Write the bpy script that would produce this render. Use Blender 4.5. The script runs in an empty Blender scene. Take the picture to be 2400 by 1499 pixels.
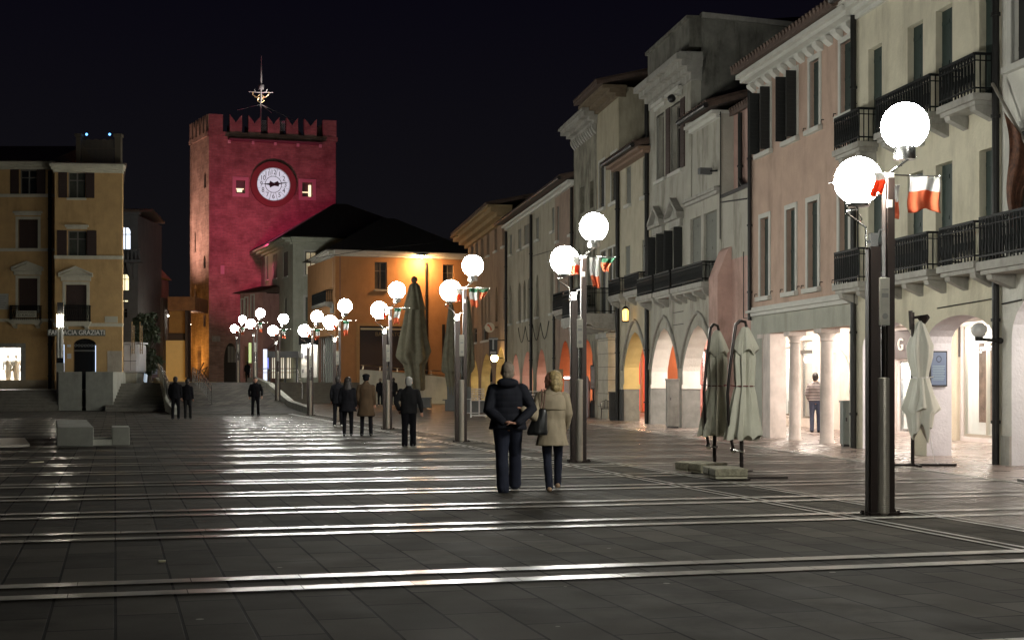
import bpy, bmesh, math, random
from mathutils import Vector, Matrix, noise
from mathutils.geometry import tessellate_polygon
random.seed(7)
C = bpy.context.scene.collection
PI = math.pi
# ---------------------------------------------------------------- scene / camera
sc = bpy.context.scene
sc.render.engine = 'CYCLES'
sc.cycles.use_denoising = True
try: sc.cycles.denoiser = 'OPENIMAGEDENOISE'
except Exception: pass
sc.cycles.max_bounces = 6; sc.cycles.diffuse_bounces = 3; sc.cycles.glossy_bounces = 3
sc.cycles.transmission_bounces = 4; sc.cycles.transparent_max_bounces = 6; sc.cycles.volume_bounces = 0
sc.cycles.sample_clamp_indirect = 4.0
sc.cycles.caustics_reflective = False; sc.cycles.caustics_refractive = False
sc.view_settings.view_transform = 'Standard'; sc.view_settings.look = 'None'
sc.view_settings.exposure = 0; sc.view_settings.gamma = 1
FPX = 3400.0; CX = 1200.0; HY = 894.0; EYE = 1.55
cd = bpy.data.cameras.new('camera'); cam = bpy.data.objects.new('camera', cd); C.objects.link(cam)
cam.location = (0, 0, EYE); cam.rotation_euler = (PI/2, 0, 0)
cd.sensor_width = 36; cd.lens = FPX/2400*36; cd.shift_y = (HY-749.5)/2400
cd.clip_start = .1; cd.clip_end = 1500
sc.camera = cam
def ray(x): return (x-CX)/FPX
def zat(y, Y): return EYE + (HY-y)*Y/FPX
def yg(y, z=0): return (EYE-z)*FPX/(y-HY)
def gp(x, y, z=0):
    Y = yg(y, z); return Vector((ray(x)*Y, Y, z))
def at(x, y, Y): return Vector((ray(x)*Y, Y, zat(y, Y)))
AV = Vector((-.2638, .9646, 0)); BV = Vector((.9646, .2638, 0)); ZV = Vector((0, 0, 1))
def W(s, t, z=0): return BV*s + AV*t + ZV*z
ROWROT = math.atan2(.2638, .9646)
# ---------------------------------------------------------------- materials
MATS = {}
def lin(c): return tuple(((v/12.92) if v <= .04045 else ((v+.055)/1.055)**2.4) for v in c)
def mat(name, col, rough=.8, metal=0, var=.0, scale=3.0, bump=0.0, bscale=60., emit=None, estr=0, spec=.5,
        stain=0., stain_scale=(.6, .6, .15), trans=0, alpha=1, detail=6):
    if name in MATS: return MATS[name]
    m = bpy.data.materials.new(name); m.use_nodes = True; MATS[name] = m
    nt = m.node_tree; N = nt.nodes; L = nt.links; b = N['Principled BSDF']
    c4 = (*col, 1)
    b.inputs['Base Color'].default_value = c4
    b.inputs['Roughness'].default_value = rough; b.inputs['Metallic'].default_value = metal
    b.inputs['Specular IOR Level'].default_value = spec
    if trans: b.inputs['Transmission Weight'].default_value = trans
    if alpha < 1: b.inputs['Alpha'].default_value = alpha
    if emit:
        b.inputs['Emission Color'].default_value = (*emit, 1); b.inputs['Emission Strength'].default_value = estr
    if var or bump or stain:
        tc = N.new('ShaderNodeTexCoord')
    if var:
        n = N.new('ShaderNodeTexNoise'); n.inputs['Scale'].default_value = scale; n.inputs['Detail'].default_value = detail
        n.inputs['Roughness'].default_value = .65
        L.new(tc.outputs['Object'], n.inputs['Vector'])
        r = N.new('ShaderNodeValToRGB'); r.color_ramp.elements[0].position = .3; r.color_ramp.elements[1].position = .7
        r.color_ramp.elements[0].color = (*[v*(1-var) for v in col], 1); r.color_ramp.elements[1].color = (*[min(1, v*(1+var*.6)) for v in col], 1)
        L.new(n.outputs['Fac'], r.inputs['Fac']); out = r.outputs['Color']
        if stain:
            mp = N.new('ShaderNodeMapping'); mp.inputs['Scale'].default_value = stain_scale
            L.new(tc.outputs['Object'], mp.inputs['Vector'])
            n2 = N.new('ShaderNodeTexNoise'); n2.inputs['Scale'].default_value = 2.2; n2.inputs['Detail'].default_value = 8
            n2.inputs['Roughness'].default_value = .7
            L.new(mp.outputs['Vector'], n2.inputs['Vector'])
            r2 = N.new('ShaderNodeValToRGB'); r2.color_ramp.elements[0].position = .5; r2.color_ramp.elements[1].position = .66
            L.new(n2.outputs['Fac'], r2.inputs['Fac'])
            mx = N.new('ShaderNodeMixRGB'); mx.blend_type = 'MULTIPLY'
            mu = N.new('ShaderNodeMath'); mu.operation = 'MULTIPLY'; mu.inputs[1].default_value = stain
            L.new(r2.outputs['Color'], mu.inputs[0]); L.new(mu.outputs[0], mx.inputs['Fac'])
            L.new(out, mx.inputs['Color1']); mx.inputs['Color2'].default_value = (.28, .26, .22, 1); out = mx.outputs['Color']
        L.new(out, b.inputs['Base Color'])
    if bump:
        n3 = N.new('ShaderNodeTexNoise'); n3.inputs['Scale'].default_value = bscale; n3.inputs['Detail'].default_value = 4
        L.new(tc.outputs['Object'], n3.inputs['Vector'])
        bp = N.new('ShaderNodeBump'); bp.inputs['Strength'].default_value = bump; bp.inputs['Distance'].default_value = .02
        L.new(n3.outputs['Fac'], bp.inputs['Height']); L.new(bp.outputs['Normal'], b.inputs['Normal'])
    return m
def plaster(name, col, stain=.5, var=.13): return mat(name, col, .9, var=var, scale=1.6, bump=.5, bscale=18, stain=min(1, stain*1.05), spec=.2, detail=12)
def brickmat(name, c1, c2, cm, bw, rh, mort=.01, rot=0, rough=.5, rvar=.0, bump=.3, objz=False, offset=.5, tint=.0, spec=.5, rot3=None, spots=False):
    if name in MATS: return MATS[name]
    m = bpy.data.materials.new(name); m.use_nodes = True; MATS[name] = m
    nt = m.node_tree; N = nt.nodes; L = nt.links; b = N['Principled BSDF']
    tc = N.new('ShaderNodeTexCoord'); mp = N.new('ShaderNodeMapping'); mp.vector_type = 'POINT'
    mp.inputs['Rotation'].default_value = rot3 if rot3 else (0, 0, rot)
    L.new(tc.outputs['Object'], mp.inputs['Vector'])
    br = N.new('ShaderNodeTexBrick'); br.inputs['Scale'].default_value = 1
    br.inputs['Color1'].default_value = (*c1, 1); br.inputs['Color2'].default_value = (*c2, 1); br.inputs['Mortar'].default_value = (*cm, 1)
    br.inputs['Mortar Size'].default_value = mort; br.inputs['Brick Width'].default_value = bw; br.inputs['Row Height'].default_value = rh
    br.inputs['Mortar Smooth'].default_value = .2; br.inputs['Bias'].default_value = 0; br.offset = offset
    L.new(mp.outputs['Vector'], br.inputs['Vector'])
    n = N.new('ShaderNodeTexNoise'); n.inputs['Scale'].default_value = .8; n.inputs['Detail'].default_value = 8; n.inputs['Roughness'].default_value = .7
    L.new(tc.outputs['Object'], n.inputs['Vector'])
    mx = N.new('ShaderNodeMixRGB'); mx.blend_type = 'MULTIPLY'; mx.inputs['Fac'].default_value = 1
    rr = N.new('ShaderNodeMapRange'); rr.inputs['From Min'].default_value = .3; rr.inputs['From Max'].default_value = .7
    rr.inputs['To Min'].default_value = 1-tint; rr.inputs['To Max'].default_value = 1+tint*.4
    L.new(n.outputs['Fac'], rr.inputs['Value'])
    bc = br.outputs['Color']
    if spots:   # chewing gum and grit
        vo = N.new('ShaderNodeTexVoronoi'); vo.inputs['Scale'].default_value = 1.6; vo.inputs['Randomness'].default_value = 1; L.new(tc.outputs['Object'], vo.inputs['Vector'])
        lt = N.new('ShaderNodeMath'); lt.operation = 'LESS_THAN'; lt.inputs[1].default_value = .045; L.new(vo.outputs['Distance'], lt.inputs[0])
        ms = N.new('ShaderNodeMixRGB'); L.new(lt.outputs[0], ms.inputs['Fac']); L.new(bc, ms.inputs['Color1']); ms.inputs['Color2'].default_value = (.2, .19, .16, 1); bc = ms.outputs['Color']
        n9 = N.new('ShaderNodeTexNoise'); n9.inputs['Scale'].default_value = .35; n9.inputs['Detail'].default_value = 10; n9.inputs['Roughness'].default_value = .75; L.new(tc.outputs['Object'], n9.inputs['Vector'])
        r9 = N.new('ShaderNodeMapRange'); r9.inputs['From Min'].default_value = .52; r9.inputs['From Max'].default_value = .6; r9.inputs['To Min'].default_value = 1; r9.inputs['To Max'].default_value = .68; L.new(n9.outputs['Fac'], r9.inputs['Value'])
        m9 = N.new('ShaderNodeMixRGB'); m9.blend_type = 'MULTIPLY'; m9.inputs['Fac'].default_value = 1; L.new(bc, m9.inputs['Color1']); L.new(r9.outputs['Result'], m9.inputs['Color2']); bc = m9.outputs['Color']
    L.new(bc, mx.inputs['Color1']); L.new(rr.outputs['Result'], mx.inputs['Color2'])
    L.new(mx.outputs['Color'], b.inputs['Base Color'])
    n2 = N.new('ShaderNodeTexNoise'); n2.inputs['Scale'].default_value = 1.7; n2.inputs['Detail'].default_value = 6
    L.new(tc.outputs['Object'], n2.inputs['Vector'])
    r2 = N.new('ShaderNodeMapRange'); r2.inputs['From Min'].default_value = .35; r2.inputs['From Max'].default_value = .65
    r2.inputs['To Min'].default_value = rough-rvar; r2.inputs['To Max'].default_value = rough+rvar
    L.new(n2.outputs['Fac'], r2.inputs['Value']); L.new(r2.outputs['Result'], b.inputs['Roughness'])
    b.inputs['Specular IOR Level'].default_value = spec
    ad = N.new('ShaderNodeMath'); ad.operation = 'MULTIPLY_ADD'; ad.inputs[1].default_value = -1.0
    n4 = N.new('ShaderNodeTexNoise'); n4.inputs['Scale'].default_value = 45; n4.inputs['Detail'].default_value = 3
    L.new(tc.outputs['Object'], n4.inputs['Vector'])
    m4 = N.new('ShaderNodeMath'); m4.operation = 'MULTIPLY'; m4.inputs[1].default_value = .35
    L.new(n4.outputs['Fac'], m4.inputs[0]); L.new(br.outputs['Fac'], ad.inputs[0]); L.new(m4.outputs[0], ad.inputs[2])
    bp = N.new('ShaderNodeBump'); bp.inputs['Strength'].default_value = bump; bp.inputs['Distance'].default_value = .01
    L.new(ad.outputs[0], bp.inputs['Height']); L.new(bp.outputs['Normal'], b.inputs['Normal'])
    return m
def emitter(name, col, strength): return mat(name, (.8, .8, .8), .5, emit=col, estr=strength)
# ---------------------------------------------------------------- mesh builder
def wloc(p):
    v = Vector((0, 0, 0))
    while p is not None: v += p.location; p = p.parent
    return v
class MB:
    def __init__(s): s.v = []; s.f = []; s.m = []; s.mi = 0
    def add(s, vs, fs, mi=None):
        b = len(s.v); s.v += [Vector(v) for v in vs]; mi = s.mi if mi is None else mi
        for f in fs: s.f.append([b+i for i in f]); s.m.append(mi)
        return s
    def hexa(s, P, mi=None):   # 4 bottom ccw, 4 top
        return s.add(P, [(3, 2, 1, 0), (4, 5, 6, 7), (0, 1, 5, 4), (1, 2, 6, 5), (2, 3, 7, 6), (3, 0, 4, 7)], mi)
    def box(s, c, size, rz=0, mi=None):
        x, y, z = [d/2 for d in size]; R = Matrix.Rotation(rz, 3, 'Z'); c = Vector(c)
        P = [c+R@Vector(p) for p in ((-x,-y,-z),(x,-y,-z),(x,y,-z),(-x,y,-z),(-x,-y,z),(x,-y,z),(x,y,z),(-x,y,z))]
        return s.hexa(P, mi)
    def bar(s, a, b, w, h=None, mi=None):   # rectangular bar between two points
        a = Vector(a); b = Vector(b); h = h or w; d = (b-a).normalized()
        up = ZV if abs(d.z) < .95 else Vector((0, 1, 0)); x = d.cross(up).normalized()*w/2; y = x.cross(d).normalized()*h/2
        return s.hexa([a-x-y, a+x-y, a+x+y, a-x+y, b-x-y, b+x-y, b+x+y, b-x+y], mi)
    def tube(s, pts, r, n=8, mi=None, cap=True, flat=1.0):
        pts = [Vector(p) for p in pts]; rs = r if isinstance(r, (list, tuple)) else [r]*len(pts)
        d = (pts[1]-pts[0]).normalized(); up = ZV if abs(d.z) < .9 else Vector((0, 1, 0)); x = d.cross(up).normalized()
        V = []; F = []
        for i, p in enumerate(pts):
            if i == 0: d = (pts[1]-pts[0]).normalized()
            elif i == len(pts)-1: d = (pts[-1]-pts[-2]).normalized()
            else: d = ((pts[i+1]-p).normalized()+(p-pts[i-1]).normalized()).normalized()
            x = (x-d*x.dot(d)).normalized(); y = d.cross(x)
            for k in range(n):
                a = 2*PI*k/n; V.append(p+(x*math.cos(a)+y*math.sin(a)*flat)*rs[i])
        for i in range(len(pts)-1):
            for k in range(n): F.append((i*n+k, i*n+(k+1)%n, (i+1)*n+(k+1)%n, (i+1)*n+k))
        if cap: F.append(tuple(range(n-1, -1, -1))); F.append(tuple((len(pts)-1)*n+k for k in range(n)))
        return s.add(V, F, mi)
    def lathe(s, c, prof, n=16, mi=None, pleat=None):   # prof: (r,z) bottom to top
        c = Vector(c); V = []; F = []
        for r, z in prof:
            for k in range(n):
                a = 2*PI*k/n; rr = r*(pleat(a, z) if pleat else 1)
                V.append(c+Vector((rr*math.cos(a), rr*math.sin(a), z)))
        m = len(prof)
        for i in range(m-1):
            for k in range(n): F.append((i*n+k, i*n+(k+1)%n, (i+1)*n+(k+1)%n, (i+1)*n+k))
        F.append(tuple(range(n-1, -1, -1))); F.append(tuple((m-1)*n+k for k in range(n)))
        return s.add(V, F, mi)
    def ball(s, c, r, n=16, m=10, mi=None):
        rr = r if isinstance(r, (list, tuple)) else (r, r, r); c = Vector(c); V = [c+Vector((0, 0, -rr[2]))]; F = []
        for i in range(1, m):
            t = -PI/2+PI*i/m
            for k in range(n):
                a = 2*PI*k/n; V.append(c+Vector((rr[0]*math.cos(t)*math.cos(a), rr[1]*math.cos(t)*math.sin(a), rr[2]*math.sin(t))))
        V.append(c+Vector((0, 0, rr[2]))); L = len(V)-1
        for k in range(n):
            F.append((0, 1+(k+1)%n, 1+k)); F.append((L, 1+(m-2)*n+k, 1+(m-2)*n+(k+1)%n))
        for i in range(m-2):
            for k in range(n): F.append((1+i*n+k, 1+i*n+(k+1)%n, 1+(i+1)*n+(k+1)%n, 1+(i+1)*n+k))
        return s.add(V, F, mi)
    def prism(s, pts, d, mi=None, mside=None):  # planar polygon pts extruded by vector d
        n = len(pts); pts = [Vector(p) for p in pts]; d = Vector(d)
        s.add(pts+[p+d for p in pts], [tuple(range(n-1, -1, -1)), tuple(range(n, 2*n))], mi)
        b = len(s.v)-2*n
        for i in range(n):
            s.f.append([b+i, b+(i+1)%n, b+n+(i+1)%n, b+n+i]); s.m.append((s.mi if mi is None else mi) if mside is None else mside)
        return s
    def mesh(s, name, mats, off, smooth=False):
        me = bpy.data.meshes.new(name)
        me.from_pydata([tuple(v-off) for v in s.v], [], s.f)
        for m in (mats if isinstance(mats, (list, tuple)) else [mats]): me.materials.append(m)
        me.polygons.foreach_set('material_index', s.m)
        bm = bmesh.new(); bm.from_mesh(me); bmesh.ops.recalc_face_normals(bm, faces=bm.faces); bm.to_mesh(me); bm.free()
        if smooth:
            me.polygons.foreach_set('use_smooth', [True]*len(me.polygons))
            try: me.set_sharp_from_angle(angle=math.radians(50))
            except Exception: pass
        me.update(); return me
    def build(s, name, mats, parent=None, smooth=False, bevel=0):
        if parent is None:
            off = Vector((sum(v.x for v in s.v)/len(s.v), sum(v.y for v in s.v)/len(s.v), min(v.z for v in s.v)))
        else: off = wloc(parent)
        o = bpy.data.objects.new(name, s.mesh(name, mats, off, smooth)); C.objects.link(o)
        if parent is None: o.location = off
        else: o.parent = parent
        if bevel:
            bv = o.modifiers.new('bevel', 'BEVEL'); bv.width = bevel; bv.segments = 2; bv.limit_method = 'ANGLE'
        return o
def tag(o, label, cat, group=None):
    o['label'] = label; o['category'] = cat
    if group: o['group'] = group
    return o
def thing(name, label, cat, loc=(0, 0, 0), rz=0, group=None):
    o = bpy.data.objects.new(name, None); C.objects.link(o); o.location = loc; o.rotation_euler = (0, 0, rz)
    o.empty_display_size = .2
    return tag(o, label, cat, group)
def struct(o, kind='structure'): o['kind'] = kind; return o
def clone(root, loc, rz=0, label=None):
    def rec(o, par):
        c = o.copy(); C.objects.link(c)
        if par is not None: c.parent = par
        for ch in o.children: rec(ch, c)
        return c
    r = rec(root, None); r.location = loc; r.rotation_euler = (0, 0, rz)
    if label: r['label'] = label
    return r
def text(name, s, size, loc, rot, m, parent, align='CENTER', ext=.01, width=1.0):
    cu = bpy.data.curves.new(name, 'FONT'); cu.body = s; cu.size = size; cu.extrude = ext; cu.align_x = align; cu.align_y = 'CENTER'
    tmp = bpy.data.objects.new('tmp', cu); C.objects.link(tmp)
    dg = bpy.context.evaluated_depsgraph_get(); me = bpy.data.meshes.new_from_object(tmp.evaluated_get(dg))
    bpy.data.objects.remove(tmp); me.name = name; me.materials.clear(); me.materials.append(m)
    M = Matrix.Translation(Vector(loc)-wloc(parent)) @ rot.to_4x4() @ Matrix.Diagonal((width, 1, 1, 1))
    me.transform(M)
    o = bpy.data.objects.new(name, me); C.objects.link(o); o.parent = parent
    return o
# ---------------------------------------------------------------- wall frames
class Frame:
    def __init__(s, p0, p1, inward=None):
        s.o = Vector((p0[0], p0[1], 0)); d = Vector((p1[0]-p0[0], p1[1]-p0[1], 0)); s.len = d.length; s.d = d.normalized()
        n = Vector((s.d.y, -s.d.x, 0)); c = s.o+d*.5
        if inward is None:
            if n.dot(c) < 0: n = -n
        elif n.dot(Vector((inward[0], inward[1], 0))) < 0: n = -n
        s.n = n
    def p(s, u, dep, z): return s.o+s.d*u+s.n*dep+ZV*z
    def U(s, x):
        k = ray(x); return (k*s.o.y-s.o.x)/(s.d.x-k*s.d.y)
    def Y(s, u): return s.o.y+s.d.y*u
    def Z(s, x, y): return zat(y, s.Y(s.U(x)))
    def bx(s, mb, u0, u1, d0, d1, z0, z1, mi=None):
        return mb.hexa([s.p(u0, d0, z0), s.p(u1, d0, z0), s.p(u1, d1, z0), s.p(u0, d1, z0),
                        s.p(u0, d0, z1), s.p(u1, d0, z1), s.p(u1, d1, z1), s.p(u0, d1, z1)], mi)
    def R(s):   # rotation for text standing on the wall, read from outside
        x = s.d if s.n.cross(ZV).dot(s.d) < -.5 else -s.d
        x = ZV.cross(-s.n) ; x.normalize()
        return Matrix((( x.x, 0, -s.n.x), (x.y, 0, -s.n.y), (0, 1, 0)))
    def rect(s, x0, x1, yt, yb):
        xm = (x0+x1)/2; a, b = s.U(x0), s.U(x1); Y = s.Y(s.U(xm))
        return min(a, b), max(a, b), zat(yb, Y), zat(yt, Y)
def arc(u0, u1, zs, zt, kind, n=12):   # from (u0,zs) over the top to (u1,zs)
    c = (u0+u1)/2; h = (u1-u0)/2; r = []
    for i in range(1, n):
        a = PI-PI*i/n
        if kind == 'gothic':
            q = math.cos(a); hh = (1-abs(q)**1.7)**.8; r.append((c+h*q, zs+(zt-zs)*hh))
        else: r.append((c+h*math.cos(a), zs+(zt-zs)*math.sin(a)))
    return r
def wall(fr, root, u0, u1, z0, z1, thick, holes=(), arches=(), mats=None, name='wall', mi_lin=1, d0=0):
    """holes: (u0,u1,z0,z1[,kind]); arches: (u0,u1,zspring,ztop,kind) open to z0. mats: [face, lining]"""
    outer = [(u0, z0)]
    for a in sorted(arches, key=lambda q: q[0]):
        outer += [(a[0], z0), (a[0], a[2])] + arc(a[0], a[1], a[2], a[3], a[4]) + [(a[1], a[2]), (a[1], z0)]
    outer += [(u1, z0), (u1, z1), (u0, z1)]
    loops = [outer]
    for h in holes:
        k = h[4] if len(h) > 4 else None
        if k: loops.append([(h[0], h[2]), (h[0], h[3]-(h[1]-h[0])*.55)] + arc(h[0], h[1], h[3]-(h[1]-h[0])*.55, h[3], k, 10) + [(h[1], h[3]-(h[1]-h[0])*.55), (h[1], h[2])])
        else: loops.append([(h[0], h[2]), (h[0], h[3]), (h[1], h[3]), (h[1], h[2])])
    tri = tessellate_polygon([[Vector((p[0], p[1], 0)) for p in lp] for lp in loops])
    flat = [p for lp in loops for p in lp]; n = len(flat); mb = MB()
    V = [fr.p(p[0], d0, p[1]) for p in flat]+[fr.p(p[0], d0+thick, p[1]) for p in flat]
    F = [tuple(t) for t in tri]+[tuple(n+i for i in reversed(t)) for t in tri]
    mb.add(V, F, 0); b = 0
    for li, lp in enumerate(loops):
        m = len(lp)
        for i in range(m):
            j = (i+1) % m
            lining = li == 0 and 0 < i < m-3
            mb.f.append([b+i, b+j, n+b+j, n+b+i]); mb.m.append(mi_lin if lining else 0)
        b += m
    mats = mats if isinstance(mats, list) else [mats, mats]
    return mb.build(name, mats, root)
# ---------------------------------------------------------------- shared materials
M_STONE = mat('pale_stone', (.34, .33, .295), .8, var=.2, scale=4, bump=.2, bscale=40, stain=.5)
M_TRIM = mat('trim_paint', (.52, .515, .47), .75, var=.1, scale=3, bump=.1)
M_DARKWIN = mat('dark_window', (.012, .013, .014), .25, spec=.5)
M_FRAME = mat('window_frame_wood', (.16, .15, .13), .6)
M_GREEN = mat('green_shutter_paint', (.024, .042, .036), .6, var=.2, scale=9, bump=.2, bscale=14)
M_BROWNS = mat('brown_shutter_paint', (.045, .025, .02), .65, var=.2, scale=8)
M_GREYS = mat('grey_shutter_paint', (.14, .145, .12), .7, var=.15, scale=8)
M_BLACKS = mat('blackened_shutter_paint', (.014, .015, .014), .7, var=.2, scale=8)
M_IRON = mat('wrought_iron', (.008, .009, .009), .6, metal=.1, spec=.2)
M_PIPE = mat('dark_metal_pipe', (.02, .019, .018), .5, metal=.4, var=.3, scale=6)
M_ROOF = mat('roof_tiles', (.10, .065, .05), .9, var=.35, scale=6, bump=.6, bscale=9)
M_METAL = mat('brushed_steel', (.55, .55, .54), .25, metal=1)
M_WHITE = mat('white_paint', (.75, .74, .72), .6, var=.05)
M_BLACK = mat('black_plastic', (.015, .015, .016), .45)
M_INT = mat('shop_white', (.62, .59, .56), .7, var=.1, scale=2)
M_WARMP = emitter('warm_lamp_glow', (1, .72, .38), 18)
M_SHOPL = emitter('shop_light_glow', (1, .95, .88), 28)
M_LIT = emitter('lit_room', (1, .86, .5), 1.6)
M_LITW = emitter('lit_room_white', (.8, .88, 1), 1.5)
def glassmat():
    m = bpy.data.materials.new('clear_glass'); m.use_nodes = True; nt = m.node_tree; nt.nodes.clear()
    o = nt.nodes.new('ShaderNodeOutputMaterial'); mx = nt.nodes.new('ShaderNodeMixShader'); t = nt.nodes.new('ShaderNodeBsdfTransparent')
    g = nt.nodes.new('ShaderNodeBsdfGlossy'); g.inputs['Roughness'].default_value = .03; mx.inputs[0].default_value = .1
    t.inputs['Color'].default_value = (.95, .97, .96, 1)
    nt.links.new(t.outputs[0], mx.inputs[1]); nt.links.new(g.outputs[0], mx.inputs[2]); nt.links.new(mx.outputs[0], o.inputs[0]); return m
M_GLASS = glassmat()
# ---------------------------------------------------------------- building parts
def window(fr, root, r, depth=.2, surround=0, sm=None, sill=True, shut=None, shm=None, ped=None, lit=None, frame=True, lintel=False, mull=1, partial=1.0):
    u0, u1, z0, z1 = r; w = u1-u0; sm = sm or M_TRIM
    mb = MB(); fw = min(.06, w*.1)
    for a, b in ((u0, u0+fw), (u1-fw, u1)): fr.bx(mb, a, b, depth, depth+.05, z0, z1)
    for a, b in ((z0, z0+fw), (z1-fw, z1), (z0+(z1-z0)*.68-fw/2, z0+(z1-z0)*.68+fw/2)): fr.bx(mb, u0+fw, u1-fw, depth+.003, depth+.047, a, b)
    for k in range(mull):
        c = u0+w*(k+1)/(mull+1); fr.bx(mb, c-fw*.6, c+fw*.6, depth-.004, depth+.045, z0+fw, z1-fw)
    o = mb.build('window', M_FRAME, root)
    fr.bx(MB(), u0, u1, depth+.06, depth+.08, z0, z1).build('pane', lit or M_DARKWIN, o)
    if shut == 'closed':
        s = MB(); nb = 2
        for k in range(nb):
            a = u0+w*k/nb+.004; b = u0+w*(k+1)/nb-.004; fr.bx(s, a, b, depth-.07, depth-.03, z0+.01, z1-.01)
            for q in (.12, .5, .88): fr.bx(s, a+.02, b-.02, depth-.085, depth-.069, z0+(z1-z0)*q-.04, z0+(z1-z0)*q+.04)
        s.build('shutter', shm or M_GREEN, o)
    elif shut == 'open':       # leaves folded back on the wall
        for a, b in ((u0-w*.5*partial-.03, u0-.03), (u1+.03, u1+w*.5*partial+.03)):
            s = MB(); fr.bx(s, a, b, -.07, -.03, z0, z1)
            n = max(6, int((z1-z0)/.12))
            for k in range(n): fr.bx(s, a+.04, b-.04, -.082, -.068, z0+.05+(z1-z0-.1)*k/n, z0+.05+(z1-z0-.1)*(k+.55)/n)
            s.build('shutter', shm or M_GREEN, o)
    elif shut == 'ajar':       # leaves standing out square to the wall
        for a in (u0-.02, u1-.02):
            wl_ = min(w*.5, .3); s = MB(); fr.bx(s, a, a+.04, -wl_, -.005, z0, z1)
            n = max(6, int((z1-z0)/.12))
            for k in range(n): fr.bx(s, a-.012, a+.052, -wl_+.04, -.04, z0+.05+(z1-z0-.1)*k/n, z0+.05+(z1-z0-.1)*(k+.55)/n)
            s.build('shutter', shm or M_GREEN, o)
    if surround:
        s = MB(); q = surround
        fr.bx(s, u0-q, u0, -.03, .05, z0, z1+q); fr.bx(s, u1, u1+q, -.03, .05, z0, z1+q); fr.bx(s, u0, u1, -.03, .05, z1, z1+q)
        s.build('surround', sm, o)
    if sill:
        e = surround+.06; fr.bx(MB(), u0-e, u1+e, -.12, .1, z0-.12, z0-.002).build('sill', sm, o)
    if lintel:
        s = MB(); e = surround+.12; fr.bx(s, u0-e, u1+e, -.2, .02, z1+surround+.2, z1+surround+.32); fr.bx(s, u0-e+.08, u1+e-.08, -.1, .02, z1+surround+.08, z1+surround+.198)
        s.build('lintel', sm, o)
    if ped:
        s = MB(); e = surround+.2; zb = z1+surround+.28
        fr.bx(s, u0-e, u1+e, -.25, .02, zb, zb+.1); fr.bx(s, u0-e+.12, u1+e-.12, -.12, .02, zb-.24, zb-.002)
        um = (u0+u1)/2; hh = ped
        for a, b in (((u0-e, zb+.1), (um, zb+.1+hh)), ((um, zb+.1+hh), (u1+e, zb+.1))):
            P = [fr.p(a[0], -.27, a[1]), fr.p(b[0], -.27, b[1]), fr.p(b[0], -.27, b[1]+.12), fr.p(a[0], -.27, a[1]+.12)]
            s.prism(P, fr.n*.28)
        s.prism([fr.p(u0-e+.1, -.08, zb+.101), fr.p(u1+e-.1, -.08, zb+.101), fr.p(um, -.08, zb+.1+hh)], fr.n*.09)
        s.build('pediment', sm, o)
    return o
def balcony(fr, root, u0, u1, z, h=.95, out=.7, sm=None, nb=None, brk=2, slab=.16):
    sm = sm or M_STONE; mb = MB(); fr.bx(mb, u0, u1, -out, -.003, z-slab, z); fr.bx(mb, u0+.06, u1-.06, -out+.06, -.003, z-slab-.08, z-slab-.002)
    o = mb.build('balcony', sm, root)
    r = MB(); L = u1-u0; n = nb or max(5, int(L/.13)); i = .05
    for zz, t in ((z+h, .045), (z+h*.83, .02), (z+.1, .03)):
        r.bar(fr.p(u0+i, -out+i, zz), fr.p(u1-i, -out+i, zz), t); r.bar(fr.p(u0+i, -out+i, zz), fr.p(u0+i, -.01, zz), t); r.bar(fr.p(u1-i, -out+i, zz), fr.p(u1-i, -.01, zz), t)
    for k in range(n+1):
        u = u0+i+(L-2*i)*k/n; r.bar(fr.p(u, -out+i, z), fr.p(u, -out+i, z+h), .026)
        if k < n:
            uc = u+(L-2*i)/n/2
            r.tube([fr.p(uc, -out+i, z+.12), fr.p(uc-.02, -out+i, z+h*.3), fr.p(uc+.02, -out+i, z+h*.55), fr.p(uc, -out+i, z+h*.82)], [.008, .022, .018, .008], 5)
            for q in (-.3, .3): r.bar(fr.p(uc+q*L/n*.9, -out+i, z+h*.83), fr.p(uc, -out+i, z+h*.99), .012)
    for k in range(1, 4):
        for u in (u0+i, u1-i): r.bar(fr.p(u, -out+i+(out-i)*k/4, z), fr.p(u, -out+i+(out-i)*k/4, z+h), .022)
    r.build('railing', M_IRON, o)
    for k in range(brk):
        u = u0+.25+(L-.5)*k/max(1, brk-1) if brk > 1 else (u0+u1)/2
        P = [fr.p(u-.11, -.003, z-slab-.082), fr.p(u-.11, -out*.8, z-slab-.082), fr.p(u-.11, -out*.75, z-slab-.17), fr.p(u-.11, -out*.4, z-slab-.25), fr.p(u-.11, -.003, z-slab-.34)]
        MB().prism(P, fr.d*.22).build('bracket', sm, o)
    return o
def pipe(fr, root, x, z0, z1, r=.055, d=-.09, gut=None):
    u = fr.U(x); mb = MB(); pts = [fr.p(u, d, z0), fr.p(u, d, z1-.5), fr.p(u, d, z1-.3)]
    if gut: pts += [fr.p(u+.0, d-.12, z1-.1), fr.p(u+.0, d-.3, z1)]
    mb.tube(pts, r, 8); z = z0+.8
    while z < z1-.6: mb.tube([fr.p(u, d, z-.03), fr.p(u, d, z+.03)], r*1.35, 8); z += 1.9
    return mb.build('downpipe', M_PIPE, root, smooth=True)
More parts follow.
